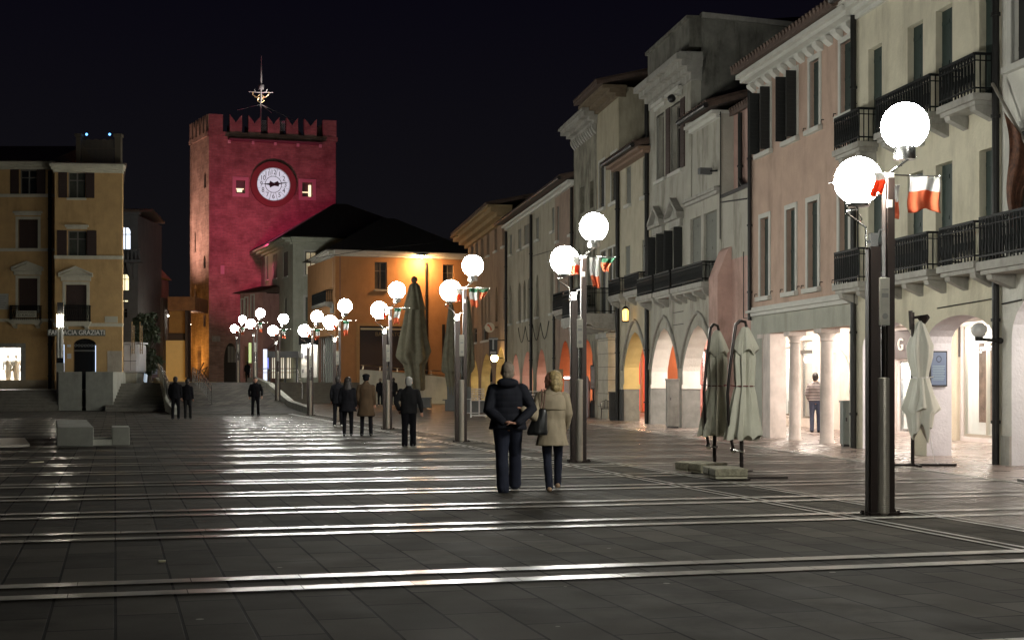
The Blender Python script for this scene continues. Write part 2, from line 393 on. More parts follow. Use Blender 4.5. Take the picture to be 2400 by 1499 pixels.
def cornice(fr, root, u0, u1, z, steps, m, name='cornice', dent=None):
    mb = MB(); zz = z
    for out, h in steps: fr.bx(mb, u0-out*.3, u1+out*.3, -out, .3, zz, zz+h); zz += h+.0015
    if dent:
        n = int((u1-u0)/dent[0])
        for k in range(n):
            a = u0+(k+.25)*(u1-u0)/n; P = []; dd = dent[1]
            P = [fr.p(a, -.003, z-.01), fr.p(a, -dd, z-.01), fr.p(a, -dd*.9, z-dent[2]*.4), fr.p(a, -dd*.4, z-dent[2]*.8), fr.p(a, -.003, z-dent[2])]
            mb.prism(P, fr.d*dent[0]*.5)
    return mb.build(name, m, root)
def gutter(fr, root, u0, u1, z, out=.45):
    return MB().tube([fr.p(u0, -out, z), fr.p(u1, -out, z)], .09, 8).build('gutter', M_PIPE, root, smooth=True)
def roof(fr, root, u0, u1, z, out=.5, depth=5.5, rise=1.8, m=None, thick=.14):
    mb = MB(); P = [fr.p(u0, -out, z), fr.p(u0, depth, z+rise), fr.p(u0, 2*depth, z-.0), fr.p(u0, 2*depth, z-thick), fr.p(u0, depth, z+rise-thick), fr.p(u0, -out, z-thick)]
    mb.prism(P, fr.d*(u1-u0)); o = mb.build('roof', m or M_ROOF, root)
    t = MB(); n = int((u1-u0)/.24); sl = Vector((0, 0, 0))
    for k in range(n):
        u = u0+.12+(u1-u0-.24)*k/max(1, n-1); t.tube([fr.p(u, -out-.03, z+.02), fr.p(u, depth, z+rise+.02)], [.085, .07], 6)
    t.build('roof_tile_rows', m or M_ROOF, o)
    return o
def mass(fr, root, u0, u1, zc, z1, T, m, depth=11):
    for n_, (a, b) in (('side_wall', (u0, u0+.2)), ('side_wall', (u1-.2, u1))):
        mb = MB(); fr.bx(mb, a, b, T+.002, depth, zc, z1-.01); mb.build(n_, m, root)
    mb = MB(); fr.bx(mb, u0+.201, u1-.201, depth-.2, depth, zc, z1-.01); mb.build('rear_wall', m, root)
# ================================================================ RIGHT HAND TERRACE OF HOUSES
RF = Frame((13.4-.158*20, 20), (13.4-.158*110, 110))
PD = 4.35
BF = Frame(RF.p(0, PD, 0)[:2], RF.p(100, PD, 0)[:2])
U = RF.U; Z = RF.Z
M_BK = plaster('portico_wall_paint', (.5, .46, .42), .3)
PORT = []; SHOPS = []
def portico(root, u0, u1, zc, m_wall, m_ceil, holes=(), T=.55):
    PORT.append((root, u0, u1, zc, m_wall))
    mb = MB(); RF.bx(mb, u0, u1, T+.002, PD-.002, zc, zc+.2); mb.build('portico_ceiling', m_ceil, root)
def shop(root, u0, u1, z0, z1, **k): SHOPS.append((u0, u1, z0, z1, k))
def shop_(root, u0, u1, z0, z1, depth=2.6, light=M_SHOPL, m=None, shelves=3, goods=True, mulls=(), doorframe=None, seed=1):
    """a lit shop room behind an opening in the portico wall"""
    m = m or M_INT; rnd = random.Random(seed); f = BF; D0 = .252
    mb = MB(); e = .15
    f.bx(mb, u0-e, u1+e, D0+depth, D0+depth+.05, z0-e, z1+e); f.bx(mb, u0-e-.05, u0-e, D0, D0+depth, z0-e, z1+e); f.bx(mb, u1+e, u1+e+.05, D0, D0+depth, z0-e, z1+e)
    f.bx(mb, u0-e, u1+e, D0, D0+depth, z1+e, z1+e+.05); f.bx(mb, u0-e, u1+e, D0, D0+depth, z0-.05, z0-.002)
    o = mb.build('shop_interior', m, root)
    f.bx(MB(), u0+.1, u1-.1, D0+.3, D0+depth-.4, z1+e-.05, z1+e-.01).build('light_panel', light, o)
    fm = MB(); t = .05
    for a, b in ((u0, u0+t), (u1-t, u1)): f.bx(fm, a, b, .08, .16, z0, z1)
    f.bx(fm, u0+t, u1-t, .081, .159, z0, z0+t*1.5); f.bx(fm, u0+t, u1-t, .081, .159, z1-t, z1)
    for q in mulls: f.bx(fm, u0+(u1-u0)*q-t/2, u0+(u1-u0)*q+t/2, .07, .165, z0+t, z1-t)
    fo = fm.build('shop_window_frame', doorframe or M_METAL, root)
    f.bx(MB(), u0+t, u1-t, .11, .12, z0+t, z1-t).build('pane', M_GLASS, fo)
    if shelves:
        sh = MB(); gd = MB()
        for k in range(shelves):
            z = z0+.35+(z1-z0-.7)*k/max(1, shelves-1)
            f.bx(sh, u0+.05, u1-.05, D0+depth-.6, D0+depth-.02, z-.04, z)
            if goods:
                u = u0+.1
                while u < u1-.3:
                    w = rnd.uniform(.1, .35); h = rnd.uniform(.1, .38)
                    f.bx(gd, u, u+w*.8, D0+depth-.5, D0+depth-.1, z+.002, z+h, rnd.randrange(3)); u += w+.05
        u = u0+.2                       # clothes hanging near the glass, a counter behind
        while u < u1-.4 and goods:
            if rnd.random() < .6:
                h = rnd.uniform(.6, 1.1); zt2 = min(z1-.5, z0+1.75); f.bx(gd, u, u+rnd.uniform(.05, .3), D0+.5+rnd.uniform(0, .6), D0+1.2, zt2-h, zt2, rnd.randrange(4))
            u += rnd.uniform(.25, .5)
        f.bx(sh, u0+.3, u1-.3, D0+.45, D0+.5, z0+.03, z0+.5); f.bx(sh, u0+.1, u1-.1, D0+1.0, D0+1.03, min(z1-.48, z0+1.77), min(z1-.45, z0+1.8))
        sh.build('shelf', M_FRAME, o)
        if goods: gd.build('shop_goods', [mat('goods_red', (.5, .08, .05), .6), mat('goods_pale', (.6, .55, .5), .6), mat('goods_blue', (.06, .09, .18), .6), mat('goods_black', (.03, .03, .03), .6)], o)
    return o
def ceil_lamp(root, u, dep, z, m=None, s=.18):
    o = MB().lathe(RF.p(u, dep, z), [(s*.55, -.02), (s, -.06), (s, -.14), (s*.6, -.2)][::-1], 12).build('ceiling_lamp', m or emitter('portico_lamp_glow', (1, .88, .78), 480), root, smooth=True)
    MB().lathe(RF.p(u, dep, z), [(s*.6, -.018), (s*.6, 0)], 12).build('lamp_base', M_BLACK, o)
    return o
def zones(x0, x1): return min(U(x0), U(x1)), max(U(x0), U(x1))
# ---- B0 nearest white house at the right edge
wp = plaster('white_plaster', (.64, .63, .57), .35)
h0 = thing('white_house', 'white house at the right edge with a brown banner on its balcony', 'house', RF.p(U(2348)-4, 0, 0))
u1 = U(2348)-.004; u0 = 2.0
a1u = (U(2371)-3.1, U(2371))
hw = [RF.rect(2372, 2440, -190, 140)]
wA = RF.rect(2368, 2432, 300, 590)
wall(RF, h0, u0, u1, 0, 10.7, .55, hw+[wA, (2.6, 3.9, 4, 6.6), (2.6, 3.9, 7.5, 9.6)], [(a1u[0], a1u[1], 2.35, 3.3, 'round'), (a1u[0]-4, a1u[0]-.9, 2.35, 3.3, 'round')], [wp, plaster('white_arch_lining', (.72, .72, .74), .15)])
window(RF, h0, hw[0], surround=.14, shut='closed', shm=M_BLACKS); window(RF, h0, wA, surround=.14, shut='closed', shm=M_BLACKS, sill=False)
mass(RF, h0, u0, u1, 3.7, 10.7, .55, wp); cornice(RF, h0, u0, u1, 10.72, [(.15, .12), (.35, .15), (.5, .1)], M_TRIM); roof(RF, h0, u0, u1, 11.2)
balcony(RF, h0, U(2395)-2.2, U(2352)-.1, Z(2380, 612), out=.6, h=.8, brk=2)
portico(h0, u0, u1, 3.5, M_BK, M_BK, [])
RF.bx(MB(), a1u[1]+.002, u1-.02, -.04, -.001, 0, .55).build('plinth', M_STONE, h0)
ceil_lamp(h0, a1u[0]+1.5, 2.2, 3.5)
# ---- B1 cream green house
cp = plaster('cream_green_plaster', (.62, .58, .45), .3)
h1 = thing('cream_house', 'pale green cream house with iron balconies on both floors above round arches', 'house', RF.p(U(2180), 0, 0))
u0, u1 = U(2348), U(2007)-.003
wx = [(2035, 2067), (2127, 2163), (2193, 2232), (2295, 2337)]
top = [RF.rect(2035, 2067, 110, 335), RF.rect(2127, 2163, 60, 293), RF.rect(2193, 2232, 22, 270), RF.rect(2295, 2337, -55, 243)]
zt = sum(r[3] for r in top)/4; zb = sum(r[2] for r in top)/4
low = [RF.rect(2035, 2067, 430, 660), RF.rect(2127, 2163, 404, 646), RF.rect(2193, 2232, 384, 638), RF.rect(2295, 2337, 352, 618)]
lt = sum(r[3] for r in low)/4; lb = sum(r[2] for r in low)/4
top = [(r[0], r[1], zb, zt) for r in top]; low = [(r[0], r[1], lb, lt) for r in low]
arB = [(U(2330), U(2172), 2.35, Z(2245, 738), 'round'), (U(2140), U(2022), 2.35, Z(2085, 752), 'round')]
wall(RF, h1, u0, u1, 0, 10.15, .55, top+low, arB, [cp, plaster('arch_lining_white', (.66, .65, .68), .15)])
for r in top+low: window(RF, h1, r, depth=.21, shut='closed', shm=M_GREEN, sill=False, lintel=False)
mass(RF, h1, u0, u1, 3.8, 10.15, .55, cp)
cornice(RF, h1, u0, u1, 9.98, [(.08, .1), (.2, .12), (.34, .12), (.45, .06)], M_TRIM); roof(RF, h1, u0, u1, 10.5, out=.55); gutter(RF, h1, u0, u1, 10.42, .62)
for a, b in ((1997, 2060), (2098, 2232), (2250, 2340)): balcony(RF, h1, U(b), U(a), zb+.02, out=.5, h=.74, slab=.13, brk=3 if b-a > 100 else 2, sm=M_STONE)
for a, b in ((1997, 2060), (2098, 2226), (2250, 2340)): balcony(RF, h1, U(b), U(a), lb+.02, out=.5, h=.74, slab=.13, brk=3 if b-a > 100 else 2, sm=M_STONE)
pipe(RF, h1, 2344, 0, 10.4, .07); pipe(RF, h1, 2008.5, 0, 10.4, .07, gut=1)
zc = 3.55
bu = BF.U
# camera-side pixel columns on the portico wall
sA = (bu(2400), bu(2253), .12, 3.1); sB = (bu(2227), bu(2075), .12, 2.15)
portico(h1, u0-.0, u1, zc, M_BK, M_BK, [sA, sB])
shop(h1, *sA, shelves=4, mulls=(.3, .62), seed=3, depth=2.2, doorframe=mat('shop_door_steel', (.5, .47, .4), .35, metal=.6))
shop(h1, *sB, shelves=5, mulls=(.33, .66), seed=4, depth=2.0)
BF.bx(MB(), bu(2250), bu(2230), -.1, -.003, 0, 3.5).build('pilaster', plaster('beige_pilaster', (.5, .44, .34), .2), h1)
PF = Frame(RF.p(0, PD+.27, 0)[:2], RF.p(100, PD+.27, 0)[:2]); bp = PF.U
po = BF.bx(MB(), bp(2331), bp(2295), .26, .29, .5, 2.55).build('poster', mat('poster_print', (.2, .14, .11), .5, var=.8, scale=3.2), h1)
text('poster_lettering', 'golden', .26, BF.p(bp(2313), .25, 2.42), BF.R(), emitter('poster_letter_glow', (1, 1, 1), 1.2), po, ext=.004)
BF.bx(MB(), bu(2251), bu(2070), -.05, -.003, 2.2, 3.02).build('shop_fascia', mat('dark_shop_fascia', (.06, .05, .05), .6), h1)
text('fascia_lettering', 'G', .5, BF.p(bu(2116), -.07, 2.6), BF.R(), mat('letter_white', (.75, .72, .68), .5), h1, ext=.02)
for u in (u0+1.6, u0+4.4): ceil_lamp(h1, u, 2.3, zc)
# ---- B2 pink house on columns
pp = plaster('pink_plaster', (.50, .365, .29), .25); gp2 = plaster('grey_green_render', (.42, .425, .365), .25)
h2 = thing('pink_house', 'pink house with white framed windows standing on round white columns', 'house', RF.p(U(1880), 0, 0))
u0, u1 = U(2007), U(1760)
T2 = [RF.rect(1780, 1806, 208, 352), RF.rect(1843, 1868, 174, 322), RF.rect(1899, 1921, 138, 305), RF.rect(1971, 1997, 102, 270)]
L2 = [RF.rect(1783, 1803, 508, 692), RF.rect(1844, 1865, 490, 684), RF.rect(1894, 1918, 472, 674), RF.rect(1968, 1990, 448, 664)]
def level(rs):
    a = sum(r[2] for r in rs)/len(rs); b = sum(r[3] for r in rs)/len(rs); return [(r[0], r[1], a, b) for r in rs]
T2 = level(T2); L2 = level(L2)
zs = 3.42
wall(RF, h2, u0, u1, zs, 10.2, .5, T2+L2, mats=pp)
op = (U(1991), U(1786)); zo = Z(1860, 775)
wall(RF, h2, u0, u1, 0, zs-.002, .5, (), [(op[0], op[1], zo-.01, zo, 'round')], [gp2, plaster('opening_lining_pink', (.6, .5, .45), .1)], name='ground_floor_wall')
cornice(RF, h2, u0, u1, 3.4, [(.09, .1), (.16, .07), (.06, .08)], M_TRIM, name='string_course')
for i, r in enumerate(T2): window(RF, h2, r, depth=.17, surround=.13, shut='ajar' if i < 2 else 'closed', shm=M_BLACKS if i < 2 else M_GREEN)
for r in L2: window(RF, h2, r, depth=.19, surround=.13, shut='closed', shm=M_GREEN)
mass(RF, h2, u0, u1, 3.6, 10.2, .5, pp)
cornice(RF, h2, u0, u1, 9.98, [(.08, .1), (.3, .1), (.42, .12)], M_TRIM, dent=(.6, .2, .22)); roof(RF, h2, u0, u1, 10.42, out=.6)
pipe(RF, h2, 1764, 3.3, 10.2, .06)
cm = mat('white_column_stone', (.66, .58, .53), .7, var=.15, scale=3, bump=.15, stain=.4)
def column(x, yb, dia):
    Y = yg(yb); k = ray(x); dep = .25; u = Frame(RF.p(0, dep, 0)[:2], RF.p(50, dep, 0)[:2]).U(x); c = RF.p(u, dep, 0); h = zo; r = dia/2
    o = MB().lathe(c, [(r*1.12, 0), (r*1.12, .06), (r*1.02, .1), (r, .3), (r*.98, h*.5), (r*.9, h-.32)], 24).build('column', cm, h2, smooth=True)
    MB().lathe(c, [(r*.9, h-.319), (r*1.02, h-.3), (r*.95, h-.27), (r*.95, h-.22), (r*1.35, h-.12)], 24).build('capital', cm, o, smooth=True)
    mb = MB(); mb.hexa([RF.p(u-r*1.5, dep-r*1.5, h-.119), RF.p(u+r*1.5, dep-r*1.5, h-.119), RF.p(u+r*1.5, dep+r*1.5, h-.119), RF.p(u-r*1.5, dep+r*1.5, h-.119), RF.p(u-r*1.5, dep-r*1.5, h-.005), RF.p(u+r*1.5, dep-r*1.5, h-.005), RF.p(u+r*1.5, dep+r*1.5, h-.005), RF.p(u-r*1.5, dep+r*1.5, h-.005)])
    mb.build('abacus', cm, o); return u
uc = column(1802, 1019, .34); column(1863, 1028, .31); column(1938, 1036, .34)
RF.bx(MB(), op[1]-.62, op[1]-.002, .02, .48, 0, zo-.004).build('pier', cm, h2)
zc = 3.1
s1 = (bu(1868), bu(1792), .35, 2.75); s2 = (bu(1904), bu(1876), .3, 2.95)
portico(h2, u0, u1, zc, plaster('portico_pale_plaster', (.62, .56, .53), .15), M_BK, [s1, s2], .5)
shop(h2, *s1, shelves=4, mulls=(.5,), seed=5, depth=2.2); shop(h2, *s2, shelves=4, seed=6, depth=1.8)
sg = BF.bx(MB(), bu(1904), bu(1876), -.02, -.002, 2.5, 2.62).build('shop_sign', M_BLACK, h2)
text('shop_sign_lettering', 'CHIK', .3, BF.p(bu(1890), .05, 2.3), BF.R(), emitter('sign_glow', (1, 1, .8), 3), sg, ext=.01)
mb = MB(); ua = bu(1992); 
for k in range(10):
    a0 = PI*k/10; a1 = PI*(k+1)/10; c = (bu(1990)+bu(1930))/2; R = 1.3
    mb.prism([BF.p(c+R*math.cos(a0), -.06, 1.2+R*math.sin(a0)), BF.p(c+(R+.15)*math.cos(a0), -.06, 1.2+(R+.15)*math.sin(a0)), BF.p(c+(R+.15)*math.cos(a1), -.06, 1.2+(R+.15)*math.sin(a1)), BF.p(c+R*math.cos(a1), -.06, 1.2+R*math.sin(a1))], BF.n*.058)
mb.build('blind_arch', cm, h2)
for u in (u0+2, u0+5.2): ceil_lamp(h2, u, 2.6, zc)
# ---- B3 stained white house with great cornice, lower wing and pink patch
gw = plaster('grey_white_plaster', (.41, .395, .34), .55)
h3 = thing('palazzo', 'tall stained grey white house with big cornice, gabled windows and two lit arches', 'house', RF.p(U(1600), 0, 0))
u0, u1 = U(1760)+.003, U(1525)-.004; um = U(1622); ul = U(1690)
Tw = [RF.rect(1541, 1559, 272, 424), RF.rect(1574, 1598, 238, 398)]
Tw = level(Tw)
Lp = level([RF.rect(1536, 1557, 556, 690), RF.rect(1576, 1599, 532, 682)]); Lq = level([RF.rect(1618, 1643, 512, 672), RF.rect(1649, 1680, 494, 665)])
arC = [(U(1588), U(1527), 1.9, Z(1556, 769), 'gothic'), (U(1675), U(1600), 1.9, Z(1637, 762), 'gothic')]
lin3 = plaster('lit_arch_lining', (.74, .70, .64), .1)
zt3 = 12.0; zw = 9.75; zp = 6.3
# stepped outline of the facade: tall bay, lower wing, recessed strip
wall(RF, h3, ul, u1, 0, zw, .6, [q for q in Tw if q[3] < zw]+Lp+Lq, arC, [gw, lin3]) if False else None
wall(RF, h3, ul, u1, 0, 7.4, .6, Lp+Lq, arC, [gw, lin3])
wall(RF, h3, ul, um, 7.401, zw, .5, (), mats=gw, name='upper_wall')
wall(RF, h3, um+.002, u1, 7.401, zt3, .55, Tw, mats=gw, name='upper_wall', d0=-.04)
wall(RF, h3, u0, ul-.003, 0, zp+.4, .5, (), mats=[gw], name='lower_wall', d0=.03) if False else None
pk = plaster('pink_peeling_plaster', (.52, .35, .30), .5, .2)
wall(RF, h3, u0, ul-.003, 0, 5.2, .5, (), mats=pk, name='lower_wall', d0=.02)
wall(RF, h3, u0, ul-.003, 5.201, 7.15, .5, (), mats=gw, name='middle_wall', d0=.03)
wall(RF, h3, u0, ul-.003, 7.151, 9.7, .5, (), mats=pk, name='recessed_wall', d0=.4)
mb = MB(); RF.bx(mb, u0, ul-.003, -.02, .39, 7.15, 7.25); mb.build('ledge', M_PIPE, h3)
bt = MB()
P = [RF.p(ul-.1, -.42, 0), RF.p(ul-.1, .019, 0), RF.p(ul-.1, .019, 5.6), RF.p(ul-.1, -.1, 5.5), RF.p(ul-.1, -.42, 4.7)]
bt.prism(P, RF.d*-.9); bt.build('buttress', pk, h3)
for r in Tw: window(RF, h3, r, depth=.2, surround=.12, shut='open' if r is Tw[1] else None, shm=M_BROWNS, lintel=True, partial=.8)
for r in Lp: window(RF, h3, r, depth=.2, shut='ajar', shm=M_BLACKS, sill=False, ped=.55, sm=M_STONE)
for r in Lq: window(RF, h3, r, depth=.16, shut='closed', shm=M_GREYS, sill=False)
cornice(RF, h3, Lq[0][0]-1.1 if False else Lq[1][0]-.3, Lq[0][1]+.3, Lq[0][3]+.45, [(.12, .1), (.2, .1)], M_STONE, name='hood_mould')
bz = Lq[0][2]+.02
balcony(RF, h3, U(1680), U(1604), bz, out=.5, brk=4, h=.62); balcony(RF, h3, U(1601), U(1562), bz, out=.5, brk=2, h=.62); balcony(RF, h3, U(1559), U(1520)-.05, bz, out=.5, brk=2, h=.62)
mass(RF, h3, um, u1, 3.9, 13.2, .55, gw, 9); mass(RF, h3, u0, um-.01, 3.9, 9.2, .55, gw, 9)
cornice(RF, h3, um-.1, u1, zt3-.6, [(.08, .25), (.22, .18), (.42, .2), (.6, .2), (.5, .06)], M_STONE)
cornice(RF, h3, um, u1, 12.5, [(.1, .9), (.2, .12)], mat('stained_parapet', (.16, .155, .13), .9, var=.4, scale=2, stain=.8), name='parapet')
M_STAIN = mat('stained_wall', (.22, .215, .185), .95, var=.5, scale=1.1, bump=.3, stain=.9)
P = [RF.p(um-.06, .3, zw), RF.p(um-.06, 8.8, zw), RF.p(um-.06, 8.8, 12.9), RF.p(um-.06, .3, 13.45)]
MB().prism(P, RF.d*.055).build('gable_wall', M_STAIN, h3)
P = [RF.p(um-.15, .3, 13.46), RF.p(um-.15, 8.9, 12.91), RF.p(um-.15, 8.9, 13.06), RF.p(um-.15, .3, 13.62)]
MB().prism(P, RF.d*.3).build('coping', M_STONE, h3)
cornice(RF, h3, ul+.1, um-.15, zw-.12, [(.15, .12), (.3, .1)], M_TRIM, name='wing_cornice'); gutter(RF, h3, ul-.1, um-.1, zw+.22, .5)
roof(RF, h3, ul-.1, um-.16, zw+.3, out=.45, depth=3, rise=1.0); roof(RF, h3, um, u1, 13.2, out=-.2, depth=4, rise=.4)
roof(RF, h3, u0, ul-.2, 9.75, out=-.2, depth=3.2, rise=.9)
pipe(RF, h3, 1521, 0, 12.2, .08); pipe(RF, h3, 1712, 7.2, 9.9, .07, d=.3)
MB().tube([RF.p(U(1712), .3, 7.6), RF.p(U(1722), .28, 7.35), RF.p(U(1757), .28, 7.3)], .07, 8).build('downpipe', M_PIPE, h3, smooth=True)
for q in range(2):      # moulded archivolts
    a = arC[q]; mb = MB(); pts = arc(a[0]-.25, a[1]+.25, 1.9, a[3]+.42, 'gothic', 18)
    mb.tube([RF.p(p[0], -.03, p[1]) for p in pts], .05, 6); mb.build('archivolt', M_STONE, h3)
for k in range(5):      # rusticated bands
    z = 3.05+k*.42; mb = MB(); RF.bx(mb, U(1600)-.1, U(1594)+.9, -.012, -.001, z, z+.03); mb.build('rustication_line', mat('joint_dark', (.09, .09, .08), .9), h3) if k else None
for a in arC:
    for uu in ((a[1]+.002, a[1]+.5), ):
        RF.bx(MB(), a[1]+.004, a[1]+.6, -.03, -.001, 0, 1.35).build('plinth', M_STONE, h3)
    RF.bx(MB(), a[1]-.012, a[1]+.002, .0, .61, 0, 1.3).build('jamb_plinth', mat('grey_jamb_stone', (.2, .2, .185), .9, var=.3, scale=3), h3)
    RF.bx(MB(), a[1]-.05, a[1]-.001, -.04, .63, 1.31, 1.45).build('impost', lin3, h3)
zc = 3.9
s3 = (bu(1695), bu(1642), .5, 2.9)
portico(h3, u0, u1, zc, plaster('portico_warm_plaster', (.6, .52, .45), .2), M_BK, [s3], .6)
shop(h3, *s3, shelves=3, seed=8, mulls=(.4,), depth=2)
for u in (u0+2.2, u1-2.5, u1-6): ceil_lamp(h3, u, 2.3, zc, s=.22)
sec = thing('security_camera', 'grey dome camera under the cornice of the tall stained house', 'camera', RF.p(U(1601), -.3, Z(1601, 232)))
MB().bar(RF.p(U(1601), -.4, Z(1601, 222)), RF.p(U(1601), 0, Z(1601, 222)), .06).build('bracket', M_TRIM, sec)
MB().ball(RF.p(U(1601), -.4, Z(1601, 232)), .14).build('dome', M_BLACK, sec, smooth=True)
# ---- B4 narrow cream house
c4 = plaster('narrow_cream_plaster', (.47, .43, .33), .3)
h4 = thing('narrow_house', 'narrow cream house between two dark downpipes with one yellow lined arch', 'house', RF.p(U(1485), 0, 0))
u0, u1 = U(1525), U(1450)-.004
Tw = level([RF.rect(1468, 1479, 390, 477), RF.rect(1506, 1518, 367, 462)]); Lw = level([RF.rect(1466, 1477, 575, 690), RF.rect(1505, 1518, 561, 682)])
ya = (U(1515), U(1463), 2.1, Z(1489, 778), 'gothic')
yl = plaster('yellow_arch_lining', (.62, .48, .22), .15)
wall(RF, h4, u0, u1, 0, 10.2, .6, Tw+Lw, [ya], [c4, yl])
for r in Tw: window(RF, h4, r, depth=.1, shut='closed', shm=M_GREYS)
for r in Lw: window(RF, h4, r, depth=.1, shut='closed', shm=M_GREYS, sill=False)
mass(RF, h4, u0, u1, 3.8, 10.2, .6, c4); roof(RF, h4, u0, u1, 10.25, out=.6, rise=1.2); gutter(RF, h4, u0, u1, 10.15, .68); cornice(RF, h4, u0, u1, 9.9, [(.3, .1), (.5, .1)], mat('eave_boards', (.2, .13, .09), .8), name='eaves')
balcony(RF, h4, U(1522), U(1487), Lw[0][2]+.02, out=.45, h=.62); balcony(RF, h4, U(1477), U(1449), Lw[0][2]+.02, out=.45, h=.62)
mb = MB(); mb.tube([RF.p(p[0], -.03, p[1]) for p in arc(ya[0]-.3, ya[1]+.3, 1.9, ya[3]+.45, 'gothic', 18)], .06, 6); mb.build('archivolt', M_STONE, h4)
RF.bx(MB(), ya[1]-.012, ya[1]+.002, .0, .61, 0, 1.25).build('jamb_plinth', MATS['grey_jamb_stone'], h4)
RF.bx(MB(), ya[1]-.05, ya[1]-.001, -.04, .63, 1.26, 1.45).build('impost', yl, h4)
RF.bx(MB(), ya[1]+.004, u1-.3, -.05, -.001, 0, 1.25).build('plinth', mat('dark_plinth', (.05, .05, .048), .9), h4)
pipe(RF, h4, 1452, 0, 10.3, .08); s4 = (bu(1520), bu(1494), .1, 2.9)
portico(h4, u0, u1, 3.8, yl, M_BK, [s4], .6); shop(h4, *s4, seed=11, shelves=2, doorframe=mat('red_glow_frame', (.6, .05, .04), .5, emit=(1, .1, .05), estr=.6), depth=1.5)  # frame material glows red by itself though it is no lamp
ceil_lamp(h4, (u0+u1)/2, 2.4, 3.8, emitter('yellow_portico_glow', (1, .75, .4), 260), s=.22)
lan = thing('hanging_lantern', 'small amber lit lantern hanging under a balcony above the yellow arch', 'lantern', RF.p(U(1487), -.35, Z(1487, 750)))
zl = Z(1487, 736); ul_ = U(1487); lc = RF.p(ul_, -.35, 0)
MB().lathe(lc, [(.1, zl-.25), (.11, zl-.1), (.12, zl+.12), (.06, zl+.2)], 8).build('glass', emitter('amber_lantern_glow', (1, .55, .12), 3.5), lan, smooth=True)
mb = MB(); mb.lathe(lc, [(.14, zl+.2), (.05, zl+.3)], 8); mb.lathe(lc, [(.13, zl-.3), (.13, zl-.255)], 8); mb.bar(lc+ZV*(zl+.3), lc+ZV*(zl+.5), .02)
for k in range(6):
    a = PI*k/3; mb.bar(lc+Vector((.125*math.cos(a), .125*math.sin(a), zl-.27)), lc+Vector((.135*math.cos(a), .135*math.sin(a), zl+.22)), .015)
mb.build('frame', M_IRON, lan)
# ---- B5 house with heavy balcony (cream) and stained gothic house
c5 = plaster('aged_cream_plaster', (.42, .38, .28), .4)
h5 = thing('balcony_house', 'tall cream house with a heavy dark stone balcony over a squared stone pier', 'house', RF.p(U(1425), 0, 0))
u0, u1 = U(1450), U(1399)-.004
Tw = [RF.rect(1405, 1418, 378, 488), RF.rect(1433, 1446, 360, 474)]; Tw = level(Tw); Lw = level([RF.rect(1409, 1421, 590, 742), RF.rect(1426, 1436, 582, 738), RF.rect(1438, 1446, 575, 735)])
wall(RF, h5, u0, u1, 3.6, 13.3, .6, Tw+Lw, mats=c5)
for r in Tw: window(RF, h5, r, depth=.15, surround=.1, shut='closed', shm=M_BLACKS)
for r in Lw: window(RF, h5, r, depth=.15, surround=.08, shut='closed', shm=M_BLACKS, sill=False)
mass(RF, h5, u0, u1, 3.6, 13.3, .6, c5, 9); cornice(RF, h5, u0, u1+.3, 12.9, [(.15, .15), (.4, .15), (.7, .14)], mat('brown_eaves', (.16, .12, .075), .9, var=.3)); roof(RF, h5, u0-.3, u1+.3, 13.45, out=.95, depth=4.5, rise=1.3)
o = balcony(RF, h5, u0+.1, U(1384), Lw[0][2]+.0, out=1.3, h=1.0, brk=5, slab=.35)
RF.bx(MB(), U(1425), U(1402), .0, .5, 0, 3.598).build('pier', mat('squared_pier_stone', (.42, .38, .30), .8, var=.2, scale=3, bump=.2), h5)
j = MB()
for k in range(6): RF.bx(j, U(1425)-.01, U(1402)+.01, -.012, .51, .5+k*.55, .52+k*.55)
j.build('pier_joint', MATS['joint_dark'], h5); RF.bx(MB(), U(1425)-.1, U(1402)+.1, -.1, .55, 3.35, 3.56).build('pier_capital', M_STONE, h5)
s5 = (bu(1446), bu(1425), .4, 2.8)
portico(h5, u0, u1, 3.7, plaster('pink_portico_wall', (.62, .25, .22), .15), plaster('pink_portico_ceiling', (.6, .3, .3), .15), [s5], .6); shop(h5, *s5, seed=12, shelves=5, depth=1.6)
ceil_lamp(h5, u1-1.2, 2.4, 3.6)
h5b = thing('gothic_house', 'grey plaster house with peeling streaks, a toothed cornice and pointed windows', 'house', RF.p(U(1372), 0, 0))
u0, u1 = U(1399), U(1345)-.004; cs = mat('streaked_plaster', (.27, .255, .20), .95, var=.45, scale=1.2, bump=.4, bscale=20, stain=.9)
Gw = level([RF.rect(1354, 1362, 585, 730), RF.rect(1366, 1373, 578, 726), RF.rect(1378, 1386, 570, 722), RF.rect(1389, 1395, 566, 720)]); Tw = level([RF.rect(1360, 1370, 438, 498), RF.rect(1383, 1391, 424, 488)])
oa = (U(1394), U(1359), 1.9, Z(1376, 795), 'gothic')
wall(RF, h5b, u0, u1, 0, 12.6, .6, Tw+[(*g, 'gothic') for g in Gw], [oa], [cs, plaster('orange_arch_lining', (.6, .2, .09), .1)])
for g in Gw+Tw: window(RF, h5b, g, depth=.2, sill=False, mull=0)
mass(RF, h5b, u0, u1, 3.8, 12.6, .6, cs, 9); cornice(RF, h5b, u0, u1, 12.55, [(.15, .15), (.35, .15), (.6, .2), (.7, .12)], M_STONE, dent=(.45, .2, .4)); roof(RF, h5b, u0, u1, 13.15, out=.3, depth=4, rise=.8)
balcony(RF, h5b, U(1396), U(1350), Gw[0][2], out=.6, h=.9)
portico(h5b, u0, u1, 3.7, plaster('orange_portico_wall', (.6, .2, .09), .1), M_BK, [], .6); ceil_lamp(h5b, (u0+u1)/2, 2.4, 3.6, emitter('orange_portico_glow', (1, .6, .35), 200))
